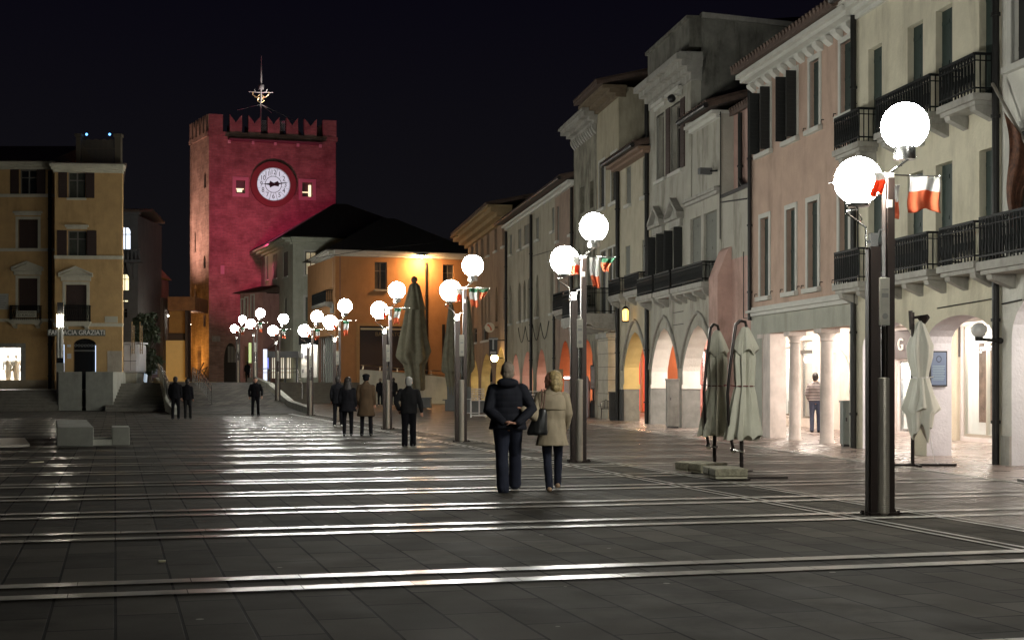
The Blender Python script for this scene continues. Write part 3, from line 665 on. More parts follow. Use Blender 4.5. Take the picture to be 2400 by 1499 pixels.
# ---- B6 low cream house
c6 = plaster('low_cream_plaster', (.38, .35, .275), .35); p6 = plaster('low_pink_plaster', (.32, .24, .19), .35)
h6 = thing('low_cream_house', 'low cream house with rows of narrow windows and a garland string over pointed arches', 'house', RF.p(U(1245), 0, 0))
u0, u1 = U(1301), U(1187)-.004
Tw = level([RF.rect(1194, 1200, 550, 588), RF.rect(1215, 1222, 538, 580), RF.rect(1229, 1243, 528, 573), RF.rect(1256, 1263, 506, 566), RF.rect(1293, 1299, 486, 553)])
Gw = level([RF.rect(1194, 1199, 668, 755), RF.rect(1215, 1221, 661, 757), RF.rect(1227, 1232, 654, 750), RF.rect(1236, 1242, 650, 748), RF.rect(1256, 1262, 643, 738), RF.rect(1290, 1297, 630, 735)])
arD = [(U(1250), U(1224), 1.9, Z(1238, 822), 'gothic'), (U(1281), U(1258), 1.9, Z(1268, 817), 'gothic'), (U(1218), U(1200), 1.9, Z(1208, 828), 'gothic')]
wall(RF, h6, u0, u1, 0, 10.75, .6, Tw+[(*g, 'gothic') for g in Gw], arD, [c6, plaster('rosy_arch_lining', (.55, .33, .26), .1)])
for g in Tw: window(RF, h6, g, depth=.12, shut='closed', shm=M_GREYS, mull=0)
for g in Gw: window(RF, h6, g, depth=.12, sill=True, mull=0, lit=None)
mass(RF, h6, u0, u1, 3.8, 10.75, .6, c6, 9); roof(RF, h6, U(1345)+.02, u1, 11.0, out=.6, rise=1.4); cornice(RF, h6, U(1345)+.05, u1, 10.6, [(.12, .12), (.3, .12)], M_TRIM); gutter(RF, h6, U(1345)+.05, u1, 10.92, .68)
pipe(RF, h6, 1248, 0, 10.8, .08); pipe(RF, h6, 1189, 0, 10.8, .08); pipe(RF, h6, 1302, 0, 5.8, .06)
portico(h6, u0, u1, 3.7, plaster('rosy_portico_wall', (.55, .33, .26), .1), M_BK, [], .6)
for u in (u0+4, u1-6): ceil_lamp(h6, u, 2.4, 3.6)
g = MB()
for k in range(4):
    ua = U(1298)+(U(1225)-U(1298))*k/4; ub = U(1298)+(U(1225)-U(1298))*(k+1)/4
    g.tube([RF.p(ua+(ub-ua)*q, -.25, 4.55-.85*math.sin(PI*q)) for q in [i/8 for i in range(9)]], .02, 5)
tag(g.build('garland', mat('garland_dark', (.03, .03, .025), .9)), 'dark scalloped garland strung along the low cream house above its arches', 'garland')
h6b = thing('dusky_pink_house', 'narrow dusky pink house front with dark shutters and an orange lined arch', 'house', RF.p(U(1322), 0, 0))
u0, u1 = U(1345), U(1301)-.004
Tw = level([RF.rect(1305, 1310, 480, 560), RF.rect(1335, 1341, 468, 553)]); Lw = level([RF.rect(1306, 1312, 630, 730), RF.rect(1332, 1339, 618, 725)])
ao = (U(1340), U(1310), 1.9, Z(1325, 797), 'gothic')
wall(RF, h6b, u0, u1, 0, 10.58, .6, Tw+Lw, [ao], [p6, MATS['orange_arch_lining']])
for g_ in Tw+Lw: window(RF, h6b, g_, depth=.12, shut='closed', shm=M_GREYS, mull=0)
mass(RF, h6b, u0, u1, 3.8, 10.58, .6, p6, 9); portico(h6b, u0, u1, 3.7, MATS['orange_portico_wall'], M_BK, [], .6); pipe(RF, h6b, 1344, 0, 10.8, .07)
balcony(RF, h6b, U(1341), U(1318), Lw[0][2]-.02, out=.5, h=.8); ceil_lamp(h6b, (u0+u1)/2, 2.4, 3.6, MATS['orange_portico_glow'])
# ---- B7 far brown pink house
p7 = plaster('brown_pink_plaster', (.30, .215, .15), .3)
h7 = thing('brown_pink_house', 'brownish pink house with overhanging cornice at the far end of the right terrace', 'house', RF.p(U(1140), 0, 0))
u0, u1 = U(1187), U(1097)
Tw = level([RF.rect(a, b, c, d) for a, b, c, d in ((1103, 1109, 562, 602), (1114, 1120, 560, 603), (1127, 1133, 556, 604), (1141, 1147, 552, 606), (1159, 1165, 543, 602), (1177, 1183, 535, 596))])
Gw = level([RF.rect(a, b, c, d) for a, b, c, d in ((1128, 1132, 690, 760), (1136, 1140, 686, 760), (1144, 1148, 680, 758), (1161, 1166, 668, 757), (1180, 1184, 662, 756), (1106, 1110, 694, 760))])
Mw = level([RF.rect(1108, 1118, 765, 800), RF.rect(1129, 1145, 766, 800)])
arE = [(U(1121), U(1104), 1.9, Z(1113, 842), 'gothic'), (U(1154), U(1128), 1.9, Z(1141, 828), 'gothic'), (U(1186), U(1162), 1.9, Z(1174, 812), 'gothic')]
wall(RF, h7, u0, u1, 0, 11.4, .6, Tw+[(*g, 'gothic') for g in Gw]+Mw, arE, [p7, plaster('amber_arch_lining', (.6, .5, .25), .25, .25)])
for g_ in Tw+Mw: window(RF, h7, g_, depth=.15, mull=0)
for g_ in Gw: window(RF, h7, g_, depth=.15, mull=0, sill=False)
mass(RF, h7, u0, u1, 3.8, 11.4, .6, p7, 9); cornice(RF, h7, u0, u1+.5, 11.2, [(.2, .25), (.6, .25), (1.0, .25), (1.2, .15)], plaster('ochre_cornice', (.3, .22, .12), .2)); roof(RF, h7, u0, u1+.4, 12.2, out=1.2, rise=1.2, depth=4.5)
portico(h7, u0, u1, 3.6, plaster('amber_portico_wall', (.6, .5, .25), .3, .3), M_BK, [], .6)
for u in (u0+4, u1-6): ceil_lamp(h7, u, 2.4, 3.5, MATS['yellow_portico_glow'], s=.26)

# ---- walls and shops at the back of the arcade, each given to the house it stands in
for root, u0, u1, zc, m_ in PORT:
    hs_ = []
    for a, c, z0, z1, k in SHOPS:
        a2, c2 = max(a, u0+.2), min(c, u1-.2)
        if c2-a2 > .5: hs_.append((a2, c2, z0, min(z1, zc-.1), k))
    wall(BF, root, u0, u1, 0, zc+.19, .25, [h[:4] for h in hs_], mats=m_, name='portico_wall')
    for h in hs_: shop_(root, *h[:4], **h[4])

# ---- cables, shutter hooks and small fixtures on the fronts
def conduit(root, pts, r=.018): MB().tube([RF.p(U(x), -.03, Z(x, y)) for x, y in pts], r, 6).build('cable_conduit', M_PIPE, root, smooth=True)
conduit(h3, [(1691, 262), (1691, 400), (1690, 470), (1690, 560)]); conduit(h3, [(1610, 312), (1648, 290), (1690, 268)], .014); conduit(h3, [(1692, 474), (1725, 470), (1752, 466)], .02); conduit(h3, [(1745, 590), (1745, 745), (1758, 746)], .014)
conduit(h1, [(2012, 330), (2013, 600)], .014); conduit(h1, [(2200, 722), (2330, 700)], .012); conduit(h4, [(1456, 700), (1520, 690)], .014); conduit(h6, [(1250, 600), (1298, 586)], .018); conduit(h0, [(2352, 712), (2398, 702)], .014)
for r in T2[2:]+L2:
    for u in (r[0]-.3, r[1]+.3):
        m_ = MB(); m_.tube([RF.p(u, -.005, r[2]+.1), RF.p(u, -.07, r[2]+.1), RF.p(u, -.08, r[2]+.02)], .012, 5); m_.build('shutter_hook', M_IRON, h2)
fl = thing('wall_floodlight', 'unlit grey floodlight fixed at the corner of the stained house wing', 'floodlight', RF.p(U(1678), -.3, Z(1678, 402))); MB().box(RF.p(U(1678), -.35, Z(1678, 402)), (.42, .2, .2), rz=.3).build('housing', mat('fixture_grey', (.1, .1, .1), .5), fl, bevel=.02); MB().bar(RF.p(U(1678), -.3, Z(1678, 402)), RF.p(U(1682), 0, Z(1682, 400)), .05).build('bracket', M_IRON, fl)
# ================================================================ GROUND AND TERRACES
M_SLAB = brickmat('slab_paving', (.033, .030, .025), (.070, .063, .052), (.006, .0055, .005), 1.05, .42, .011, rot=0, rough=.8, rvar=.06, bump=.4, tint=.22, spec=.05, spots=True)
M_SETT = brickmat('brown_setts', (.085, .07, .058), (.125, .10, .085), (.02, .018, .015), .32, .16, .008, rough=.5, rvar=.12, bump=.3, tint=.35, spec=.3)
M_BAND = mat('polished_stone_band', (.36, .345, .31), .25, var=.35, scale=2.3, spec=.3)
M_PORT = brickmat('portico_floor_stone', (.22, .17, .15), (.28, .23, .2), (.08, .07, .06), .7, .7, .01, rough=.3, rvar=.1, bump=.2, tint=.3, spec=.4)
M_CONC = mat('pale_concrete', (.33, .335, .29), .85, var=.18, scale=2.5, bump=.3, bscale=50, stain=.35)
M_STEP = mat('step_stone', (.15, .14, .115), .75, var=.25, scale=3, bump=.2)
def sheet(name, P, m, z0, rot=ROWROT):
    """flat sheet with its origin at the camera foot and its axes along the paving"""
    me = bpy.data.meshes.new(name); R = Matrix.Rotation(-rot, 3, 'Z')
    me.from_pydata([tuple(R@Vector((p[0], p[1], 0))) for p in P], [], [tuple(range(len(P)))]); me.materials.append(m)
    o = bpy.data.objects.new(name, me); C.objects.link(o); o.location = (0, 0, z0); o.rotation_euler = (0, 0, rot); return struct(o)
LS = 8.64   # lamp row
g = sheet('ground', [(-420, -60), (420, -60), (420, 700), (-420, 700)], M_SLAB, 0)
# brick rows should run along the lamp row: turn the texture a quarter
for n in M_SLAB.node_tree.nodes:
    if n.type == 'MAPPING': n.inputs['Rotation'].default_value = (0, 0, PI/2)
ld = RF.p(0, 0, 0)
def on(s, dep):  # point on line parallel to facade at depth dep with paving coordinate s
    k = (s-(BV.dot(RF.p(0, dep, 0))))/BV.dot(RF.d); return RF.p(k, dep, 0)
P = [W(LS+.5, -8), W(60, -8), W(60, 101), W(LS+.5, 101)]
sheet('east_paving', P, M_SETT, .004)
P = [RF.p(-30, -2.05, 0), RF.p(-30, PD+.1, 0), RF.p(88, PD+.1, 0), RF.p(88, -2.05, 0)]
sheet('portico_pavement', P, M_PORT, .008)
mb = MB(); RF.bx(mb, -30, 88, -2.2, -2.05, .003, .016); struct(mb.build('kerb_line', M_BAND))
mb = MB()
ts = [-2.5, 1.1, 3.7, 7.2, 11.22, 15.07, 17.5, 20.15, 22.6, 25.4, 28.0, 30.7, 33.6, 36.2]
t = 38.9
while t < 64: ts.append(t); t += 2.75
def band(mb, t, s0, s1, w=.21, z=.012):
    n = max(1, int((s1-s0)/.84)); L = (s1-s0)/n
    for k in range(n): mb.add([W(s0+L*k+.004, t-w/2, z), W(s0+L*(k+1)-.004, t-w/2, z), W(s0+L*(k+1)-.004, t+w/2, z), W(s0+L*k+.004, t+w/2, z)], [(0, 1, 2, 3)])
for t in ts:
    dy = .31
    for q in (-dy, dy):
        pe = on(0, -2.2)
        # right end where the band meets the kerb
        k = (t+q-AV.dot(RF.p(0, -2.2, 0)))/AV.dot(RF.d); se = BV.dot(RF.p(k, -2.2, 0))
        band(mb, t+q, -45, se)
for t in [66.5+3.1*k for k in range(11)]:
    k = (t-AV.dot(RF.p(0, -2.2, 0)))/AV.dot(RF.d); se = BV.dot(RF.p(k, -2.2, 0)); band(mb, t, 8.9, se)
struct(mb.build('paving_bands', M_BAND))
mb = MB()
for s in (LS-.62, LS-.46, LS+.42, LS+.58):
    t = -5
    while t < 100: mb.add([W(s-.03, t, .009), W(s+.03, t, .009), W(s+.03, t+1.9, .009), W(s-.03, t+1.9, .009)], [(0, 1, 2, 3)]); t += 1.91
struct(mb.build('lamp_row_lines', mat('pale_line_stone', (.26, .25, .23), .3, var=.2)))
# ramp and terraces
RP = [(70, .0), (78, .2), (89, 1.15), (98, 1.5), (103, 1.5)]
mb = MB()
s0, s1 = 2.9, 8.9
bot = [W(s0, RP[0][0], -.5)]+[W(s0, t, z+.012) for t, z in RP]+[W(s0, 103, -.5)]
mb.prism(bot, BV*(s1-s0)); struct(mb.build('ramp', M_SLAB))
def zramp(t):
    if t <= 70: return 0
    for (a, za), (b, zb_) in zip(RP, RP[1:]):
        if t <= b: return za+(zb_-za)*(t-a)/(b-a)
    return 1.5
for sname, s in (('ramp_kerb', s0-.35), ('ramp_kerb', s1+.01)):
    mb = MB(); P = [W(s, 70, -.1)]+[W(s, t, z+.32) for t, z in RP]+[W(s, 103, -.1)]
    mb.prism(P, BV*.34); struct(mb.build(sname, M_CONC))
mb = MB(); P = [W(-90, 103, 0), W(90, 103, 0), W(90, 330, 0), W(-90, 330, 0)]
mb.prism([W(-90, 103.01, 1.49), W(9, 103.01, 1.49), W(9, 106.1, 1.49), W(90, 106.1, 1.49), W(90, 330, 1.49), W(-90, 330, 1.49)], ZV*-1.4)
struct(mb.build('upper_terrace', brickmat('terrace_paving', (.16, .15, .13), (.2, .19, .16), (.06, .06, .05), .6, .3, .01, rough=.5, rvar=.1, tint=.3)))
def steps(name, s0, s1, t0, z1, n, run=.36, side=None):
    mb = MB(); h = z1/n
    P = [W(s0, t0, 0)]
    for k in range(n): P += [W(s0, t0+k*run, h*(k+1)), W(s0, t0+(k+1)*run, h*(k+1))]
    P += [W(s0, t0+n*run, 0)]
    mb.prism(P, BV*(s1-s0)); o = struct(mb.build(name, M_STEP))
    return o
steps('east_steps', 9.26, 40, 102.6, 1.5, 9)
# west side: broad steps, block walls, stairs beside the ramp
steps('west_steps', -40, -2.95, 80.5, 1.1, 7, run=.4)
mb = MB(); mb.prism([W(-60, 83.31, 1.098), W(-.52, 83.31, 1.098), W(-.52, 103, 1.098), W(-60, 103, 1.098)], ZV*-1.0); struct(mb.build('west_terrace', MATS['terrace_paving']))
steps('ramp_stairs', -.5, 2.53, 78.5, 1.45, 9, run=1.1)
mb = MB(); mb.prism([W(-.5, 88.41, 1.45), W(2.5, 88.41, 1.45), W(2.5, 103, 1.45), W(-.5, 103, 1.45)], ZV*-1.3); struct(mb.build('stair_landing', M_STEP))
def zt_(x, y, Y): return zat(y, Y)
# block walls
wl = thing('concrete_block_wall', 'narrower pale concrete slab wall, left of the slot at the foot of the steps', 'wall', at(164, 962, 77.5))
mb = MB(); a = at(137, 962, 77.5); b = at(192, 962, 77.5)
mb.hexa([Vector((a.x, 77.5, 0)), Vector((b.x, 77.5, 0)), Vector((b.x-.8, 80.2, 0)), Vector((a.x-.8, 80.2, 0)), Vector((a.x, 77.5, 2.08)), Vector((b.x, 77.5, 2.08)), Vector((b.x-.8, 80.2, 2.08)), Vector((a.x-.8, 80.2, 2.08))])
mb.build('wall_block', M_CONC, wl, bevel=.02)
mb = MB(); mb.box((a.x+.02-.06, 77.45, 1.04), (.04, .05, 2.08)); mb.build('metal_edge', M_METAL, wl)
wl = thing('concrete_block_wall', 'wider pale concrete slab wall beside the stairs, right of the slot', 'wall', at(234, 962, 77.5))
a = at(201, 962, 77.5); b = at(265, 962, 77.5)
mb = MB(); mb.hexa([Vector((a.x, 77.5, 0)), Vector((b.x, 77.5, 0)), Vector((b.x-2.4, 89, 0)), Vector((a.x-2.4, 89, 0)), Vector((a.x, 77.5, 2.08)), Vector((b.x, 77.5, 2.08)), Vector((b.x-2.4, 89, 2.15)), Vector((a.x-2.4, 89, 2.15))])
mb.build('wall_block', M_CONC, wl, bevel=.02)
# hand rails
def handrail(pts, label, group='steel handrails by the ramp', h=.95, two=True, m=M_METAL, panel=None):
    o = thing('handrail', label, 'handrail', pts[0], group=group)
    mb = MB(); mb.tube([p+ZV*h for p in pts], .03, 6)
    if two: mb.tube([p+ZV*h*.72 for p in pts], .025, 6)
    mb.build('rail', m, o, smooth=True)
    for i in range(len(pts)-1):
        n = max(1, int((pts[i+1]-pts[i]).length/2.2))
        for k in range(n+(i == len(pts)-2)):
            p = pts[i].lerp(pts[i+1], k/n); MB().bar(p, p+ZV*h, .05).build('post', m, o)
    if panel:
        mb = MB(); mb.prism([pts[0]+ZV*.05, pts[-1]+ZV*.05, pts[-1]+ZV*(h-.1), pts[0]+ZV*(h-.1)], BV*.02); mb.build('panel', panel, o)
    return o
handrail([W(s0-.2, 76, .45), W(s0-.2, 89, 1.5), W(s0-.2, 97, 1.85)], 'steel handrail with grey infill on the kerb between the stairs and the ramp', panel=mat('grey_infill', (.2, .2, .2), .5, metal=.6), h=.9)
handrail([W(4.9, 78, .35), W(4.9, 89, 1.16), W(4.9, 97, 1.47)], 'steel double handrail standing on the ramp near the two walkers', h=1.0)
handrail([W(12.8, 103.2, .35), W(12.8, 106, 1.5), W(9.5, 107, 1.5)], 'steel handrail coming down the steps behind the lamps in the middle distance', group=None or 'steel handrails by the ramp', h=1.0)
# beige ramp wall in front of the orange house
Yw = 101.2
def pw(x, y): return at(x, y, Yw)
rw = thing('ramp_wall', 'beige rendered ramp wall in front of the orange building with rails on top', 'wall', (pw(945, 940).x, Yw, .05))
ax, bx_ = pw(843, 0).x, pw(1056, 0).x
M_BEIGE = mat('beige_render', (.5, .47, .38), .85, var=.12, scale=2, bump=.2, stain=.25)
mb = MB(); mb.prism([Vector((ax, Yw, 0)), Vector((bx_, Yw, 0)), Vector((bx_, Yw, zat(884, Yw))), Vector((pw(880, 0).x, Yw, zat(868, Yw))), Vector((ax, Yw, zat(866, Yw)))], Vector((0, .4, 0))); mb.build('wall_body', M_BEIGE, rw)
M_BRASS = mat('warm_metal_rail', (.6, .5, .35), .3, metal=1)
for dy in (0, 11):
    mb = MB(); mb.tube([Vector((pw(845, 0).x, Yw+.2, zat(866-dy, Yw))), Vector((bx_, Yw+.2, zat(881-dy*.9, Yw)))], .035, 6); mb.build('rail', M_BRASS, rw, smooth=True)
for x in (850, 890, 930, 975, 1010, 1045):
    k = (x-845)/210; mb = MB(); mb.bar(Vector((pw(x, 0).x, Yw+.2, zat(868+15*k, Yw))), Vector((pw(x, 0).x, Yw+.2, zat(855+15*k, Yw))), .04); mb.build('post', M_BRASS, rw)
# near stone seats
def seat(name, label, blocks, grp):
    o = thing(name, label, 'bench', blocks[0][0], group=grp)
    for n_, (c, P) in zip(('seat_block', 'end_block', 'step_block'), blocks):
        MB().prism(P, ZV*c.z).build(n_, M_CONC, o, bevel=.015)
    return o
def gpoly(pts): return [gp(x, y) for x, y in pts]
Yb = yg(1045)
a = gp(134, 1045); b = gp(219, 1045)
o = thing('stone_bench', 'long low pale concrete bench, the wider of the two beside each other', 'bench', (a+b)/2, group='concrete benches on the square')
MB().prism([Vector((a.x, a.y, 0)), Vector((b.x, b.y, 0)), Vector((b.x-2.1, b.y+6.6, 0)), Vector((a.x-2.1, a.y+6.6, 0))], ZV*.46).build('seat_block', M_CONC, o, bevel=.015)
o = thing('stone_bench', 'short upright concrete block bench with a low step joined to its left', 'bench', gp(284, 1044), group='concrete benches on the square')
a = gp(263, 1043); b = gp(304, 1043)
MB().prism([a, b, b+Vector((-.4, 1.4, 0)), a+Vector((-.4, 1.4, 0))], ZV*.44).build('seat_block', M_CONC, o, bevel=.015)
a2 = gp(212, 1044); MB().prism([a2, a-Vector((.005, 0, 0)), a+Vector((-.405, 1.4, 0)), a2+Vector((-.4, 1.4, 0))], ZV*.15).build('step_block', M_CONC, o, bevel=.01)
P = [gp(-60, 1052), gp(70, 1046), gp(58, 1030), gp(-60, 1032)]
mb = MB(); mb.prism([p+ZV*.003 for p in P], ZV*.05); tag(mb.build('shiny_paving_patch', mat('pale_glossy_slab', (.3, .28, .24), .28, var=.3, scale=1.5)), 'low shiny stone hatch set in the paving at the left edge', 'hatch')  # glistening stone tile patch, its shine built as a pale raised slab
mb = MB(); mb.box(gp(380, 1316)+ZV*.008, (.06, .035, .015), rz=.3); tag(mb.build('paper_scrap', mat('cream_paper', (.6, .55, .38), .8)), 'small cream scrap of paper lying on the dark paving', 'litter')
mb = MB(); mb.box(gp(86, 1083)+ZV*.008, (.07, .3, .012), rz=-.5); tag(mb.build('paper_scrap', mat('cream_paper', (.6, .55, .38), .8)), 'thin white strip of litter on the paving below the concrete benches', 'litter')
# ================================================================ LEFT OCHRE HOUSES
oc = plaster('ochre_plaster', (.56, .37, .17), .25, .13)
ctrim = plaster('ochre_house_trim', (.58, .55, .44), .2)
ZB = 1.1
LY, RY = 88.0, 86.0
def X_(x, Y): return ray(x)*Y
LFr = Frame((X_(-300, LY), LY), (X_(128, LY), LY)); RFr = Frame((X_(128, RY), RY), (X_(286, RY+.4), RY+.4))
hl = thing('ochre_house', 'ochre town house at the left edge with a bright shop window of white figures', 'house', LFr.p(10, 0, ZB))
uu0, uu1 = 0, LFr.len-.01
R_ = LFr.rect
ws = [R_(28+0, 104, 395, 457), R_(43, 89, 514, 584), R_(43, 88, 650, 728)]
ws = [R_(46, 86, 397, 455), R_(43, 89, 514, 585), R_(43, 88, 652, 733)]
sw = R_(-60, 50, 814, 897)
extra = [R_(-90, -50, 397, 455), R_(-93, -48, 514, 585), R_(-93, -48, 652, 733)]
wall(LFr, hl, uu0, uu1, ZB, 14.75, .5, ws+extra+[sw], mats=oc)
window(LFr, hl, ws[0], shut='open', shm=M_BROWNS, lintel=False, sm=ctrim, mull=1); window(LFr, hl, ws[1], surround=.16, sm=ctrim, shut='closed', shm=M_BROWNS, lintel=True, sill=False)
window(LFr, hl, ws[2], surround=.16, sm=ctrim, shut='closed', shm=M_BROWNS, ped=.38, sill=False)
window(LFr, hl, extra[0], shut='open', shm=M_BROWNS, sm=ctrim); window(LFr, hl, extra[1], surround=.16, sm=ctrim, shut='closed', shm=M_BROWNS, lintel=True); window(LFr, hl, extra[2], surround=.16, sm=ctrim, shut='closed', shm=M_BROWNS, ped=.38)
for y, o_ in ((460, .1), (587, .12), (752, .18)): cornice(LFr, hl, uu0, uu1, LFr.Z(60, y)-.05, [(o_*.6, .1), (o_, .08)], ctrim, name='string_course')
cornice(LFr, hl, uu0, uu1, 14.4, [(.2, .12), (.4, .14), (.55, .16)], ctrim); mb = MB(); LFr.bx(mb, uu0, uu1, -.06, -.001, ZB, ZB+.55); mb.build('plinth', plaster('pale_plinth', (.42, .36, .27), .2), hl)
bz = LFr.Z(66, 750); balcony(LFr, hl, LFr.U(27), LFr.U(100), bz, out=.5, h=.85, sm=ctrim)
sgn = LFr.bx(MB(), LFr.U(45), LFr.U(93), -.58, -.545, LFr.Z(60, 744), LFr.Z(60, 729)).build('name_sign', mat('cream_sign', (.5, .48, .38), .6), hl)
tm = mat('sign_ink', (.03, .03, .03), .6)
text('sign_lettering', 'MARINZIA STUDIO', .13, LFr.p(LFr.U(69), -.59, LFr.Z(69, 733)), LFr.R(), tm, sgn, ext=.003)
text('sign_lettering', 'D KALLO', .19, LFr.p(LFr.U(69), -.59, LFr.Z(69, 739.5)), LFr.R(), tm, sgn, ext=.003, width=1.3)
pl = LFr.bx(MB(), LFr.U(-30), LFr.U(20), -.04, -.001, LFr.Z(0, 725), LFr.Z(0, 688)).build('wall_plaque', mat('marble_plaque', (.42, .42, .38), .5), hl)
ln = MB()
for k in range(6): LFr.bx(ln, LFr.U(-26), LFr.U(15-3*(k % 3)), -.046, -.039, LFr.Z(0, 694+k*5)-.03, LFr.Z(0, 694+k*5)+.01)
ln.build('plaque_lines', mat('plaque_grey', (.22, .22, .2), .6), pl)
mb = MB(); LFr.bx(mb, uu0+.2, uu1-.2, .52, 12, ZB, 14.7)
mb.build('house_body', oc, hl) if False else None
# lit shop room with figures
rm = MB(); a0, a1, b0, b1 = sw
LFr.bx(rm, a0-.2, a1+.2, 2.6, 2.65, b0-.2, b1+.2); LFr.bx(rm, a0-.25, a0-.2, .5, 2.6, b0-.2, b1+.2); LFr.bx(rm, a1+.2, a1+.25, .5, 2.6, b0-.2, b1+.2); LFr.bx(rm, a0-.2, a1+.2, .5, 2.6, b1+.2, b1+.25); LFr.bx(rm, a0-.2, a1+.2, .5, 2.6, b0-.25, b0-.2)
ro = rm.build('shop_interior', M_INT, hl); LFr.bx(MB(), a0, a1, .7, 2.2, b1+.12, b1+.18).build('light_panel', emitter('display_light', (1, .95, .88), 34), ro)
sfm = MB()
for q in (a0, a1-.06): LFr.bx(sfm, q, q+.06, .05, .12, b0, b1)
LFr.bx(sfm, a0, a1, .049, .121, b0, b0+.06)
so = sfm.build('shop_window_frame', M_METAL, hl); LFr.bx(MB(), a0+.06, a1-.06, .08, .09, b0+.06, b1).build('pane', M_GLASS, so)
st = MB(); q = .26; LFr.bx(st, a0-q, a0, -.05, .1, b0-q, b1+q); LFr.bx(st, a1, a1+q, -.05, .1, b0-q, b1+q); LFr.bx(st, a0, a1, -.05, .1, b1, b1+q); LFr.bx(st, a0, a1, -.05, .1, b0-q, b0); st.build('shop_surround', M_STONE, hl)
MW = mat('mannequin_white', (.85, .83, .8), .5)
for x, lb in ((6, 'white shop mannequin, the left one behind the lit glass at the left edge'), (25, 'white shop mannequin, the right one behind the lit glass at the left edge')):
    c = LFr.p(LFr.U(x), 1.0, b0-.2); mo = MB()
    mo.lathe(c, [(.05, 0), (.14, .02), (.10, .1), (.15, .5), (.2, .95), (.16, 1.2), (.24, 1.5), (.22, 1.62), (.07, 1.7), (.06, 1.76), (.11, 1.84), (.12, 1.95), (.05, 2.05)], 16)
    for sd in (-1, 1): mo.tube([c+Vector((sd*.22, 0, 1.58)), c+Vector((sd*.32, -.02, 1.25)), c+Vector((sd*.28, -.1, .95))], [.07, .055, .04], 8)
    o = mo.build('mannequin', MW, None, smooth=True); tag(o, lb, 'mannequin', 'mannequins in the lit shop window'); o.scale = (1, 1, .98)
hb = MB(); LFr.bx(hb, uu0, uu1, 3.0, 12, ZB, 14.7); LFr.bx(hb, uu0, uu1, .502, 3.0, 5.5, 14.7); hb.build('rear_mass', oc, hl)
mb = MB(); P = [LFr.p(uu0, -.7, 14.85), LFr.p(uu0, 6, 16.8), LFr.p(uu0, 12, 14.85)]; mb.prism(P, LFr.d*(uu1-uu0)); mb.build('roof', M_ROOF, hl)
pipe(LFr, hl, 118, ZB, 14.6, .11)
# right part: pharmacy
hr = thing('pharmacy_house', 'ochre corner house with pharmacy sign, pedimented window over a small iron balcony', 'house', RFr.p(2, 0, ZB))
R_ = RFr.rect; uu0, uu1 = .01, RFr.len
w1 = R_(159, 200, 402, 464); w2 = R_(158, 203, 540, 600); w3 = R_(154, 203, 667, 752)
dr = R_(172, 225, 793, 908); dr = (dr[0], dr[1], ZB, dr[3])
d2 = R_(128, 151, 795, 908); d2 = (max(d2[0], .05), d2[1], ZB, d2[3])
wall(RFr, hr, uu0, uu1, ZB, 14.45, .5, [w1, w2, w3], [(d2[0], d2[1], d2[3]-.3, d2[3], 'round'), (dr[0], dr[1], dr[3]-.35, dr[3], 'round')], [oc, plaster('ochre_jamb', (.3, .16, .06), .1)])
window(RFr, hr, w1, shut='open', shm=M_BROWNS, sm=ctrim, lit=mat('curtain_grey', (.05, .055, .045), .9, var=.4, scale=3)); window(RFr, hr, w2, shut='open', shm=M_BROWNS, sm=ctrim, lintel=True, sill=False, lit=MATS['curtain_grey'])
window(RFr, hr, w3, surround=.18, sm=ctrim, shut='closed', shm=M_BROWNS, ped=.42, sill=False)
for y, o_ in ((605, .14), (763, .2)): cornice(RFr, hr, uu0, uu1, RFr.Z(200, y)-.05, [(o_*.6, .1), (o_, .1)], ctrim, name='string_course')
cornice(RFr, hr, uu0, uu1, 13.95, [(.2, .15), (.45, .15), (.6, .16)], ctrim)
balcony(RFr, hr, RFr.U(146), RFr.U(215), RFr.Z(180, 754), out=.6, h=.95, sm=ctrim)
sb = RFr.bx(MB(), RFr.U(112), RFr.U(247), -.1, -.003, RFr.Z(190, 787), RFr.Z(190, 772)).build('pharmacy_sign', mat('sign_grey', (.13, .14, .12), .5), hr)
text('sign_lettering', 'FARMACIA GRAZIATI', .40, RFr.p(RFr.U(180.5), -.12, RFr.Z(190, 779.5)), RFr.R(), mat('sign_letter_white', (.95, .93, .88), .5), sb, ext=.015, width=.86)
fan = MB()
for dd, z_ in ((dr, 0), ):
    for k in range(7):
        c = RFr.p(dd[0]+(dd[1]-dd[0])*(k+.5)/7, .22, dd[3]-.42); fan.tube([c+(RFr.d*math.cos(a)+ZV*math.sin(a))*.09*(1-.06*i) for i, a in enumerate([i*.8 for i in range(9)])], .014, 5)
fo = RFr.bx(MB(), dr[0], dr[1], .24, .3, ZB, dr[3]).build('door', M_DARKWIN, hr); fan.build('fanlight_scrolls', mat('grey_scroll_iron', (.35, .35, .33), .5, metal=.5), fo)
RFr.bx(MB(), dr[0], dr[1], .2, .24, dr[3]-.75, dr[3]-.68).build('transom', M_FRAME, fo)
RFr.bx(MB(), d2[0], d2[1], .24, .3, ZB, d2[3]).build('door', M_DARKWIN, hr)
RFr.bx(MB(), d2[1]-.06, d2[1]-.01, .1, .2, ZB, d2[3]-.3).build('light_strip', emitter('cool_strip', (.6, .75, 1), 1.6), hr); RFr.bx(MB(), dr[1]-.06, dr[1]-.01, .1, .2, ZB, dr[3]-.4).build('light_strip', MATS['cool_strip'], hr)
RFr.bx(MB(), RFr.U(252), uu1+.003, -.05, -.001, ZB, RFr.Z(260, 822)).build('corner_pier', plaster('pale_rusticated_stone', (.5, .44, .36), .3), hr)
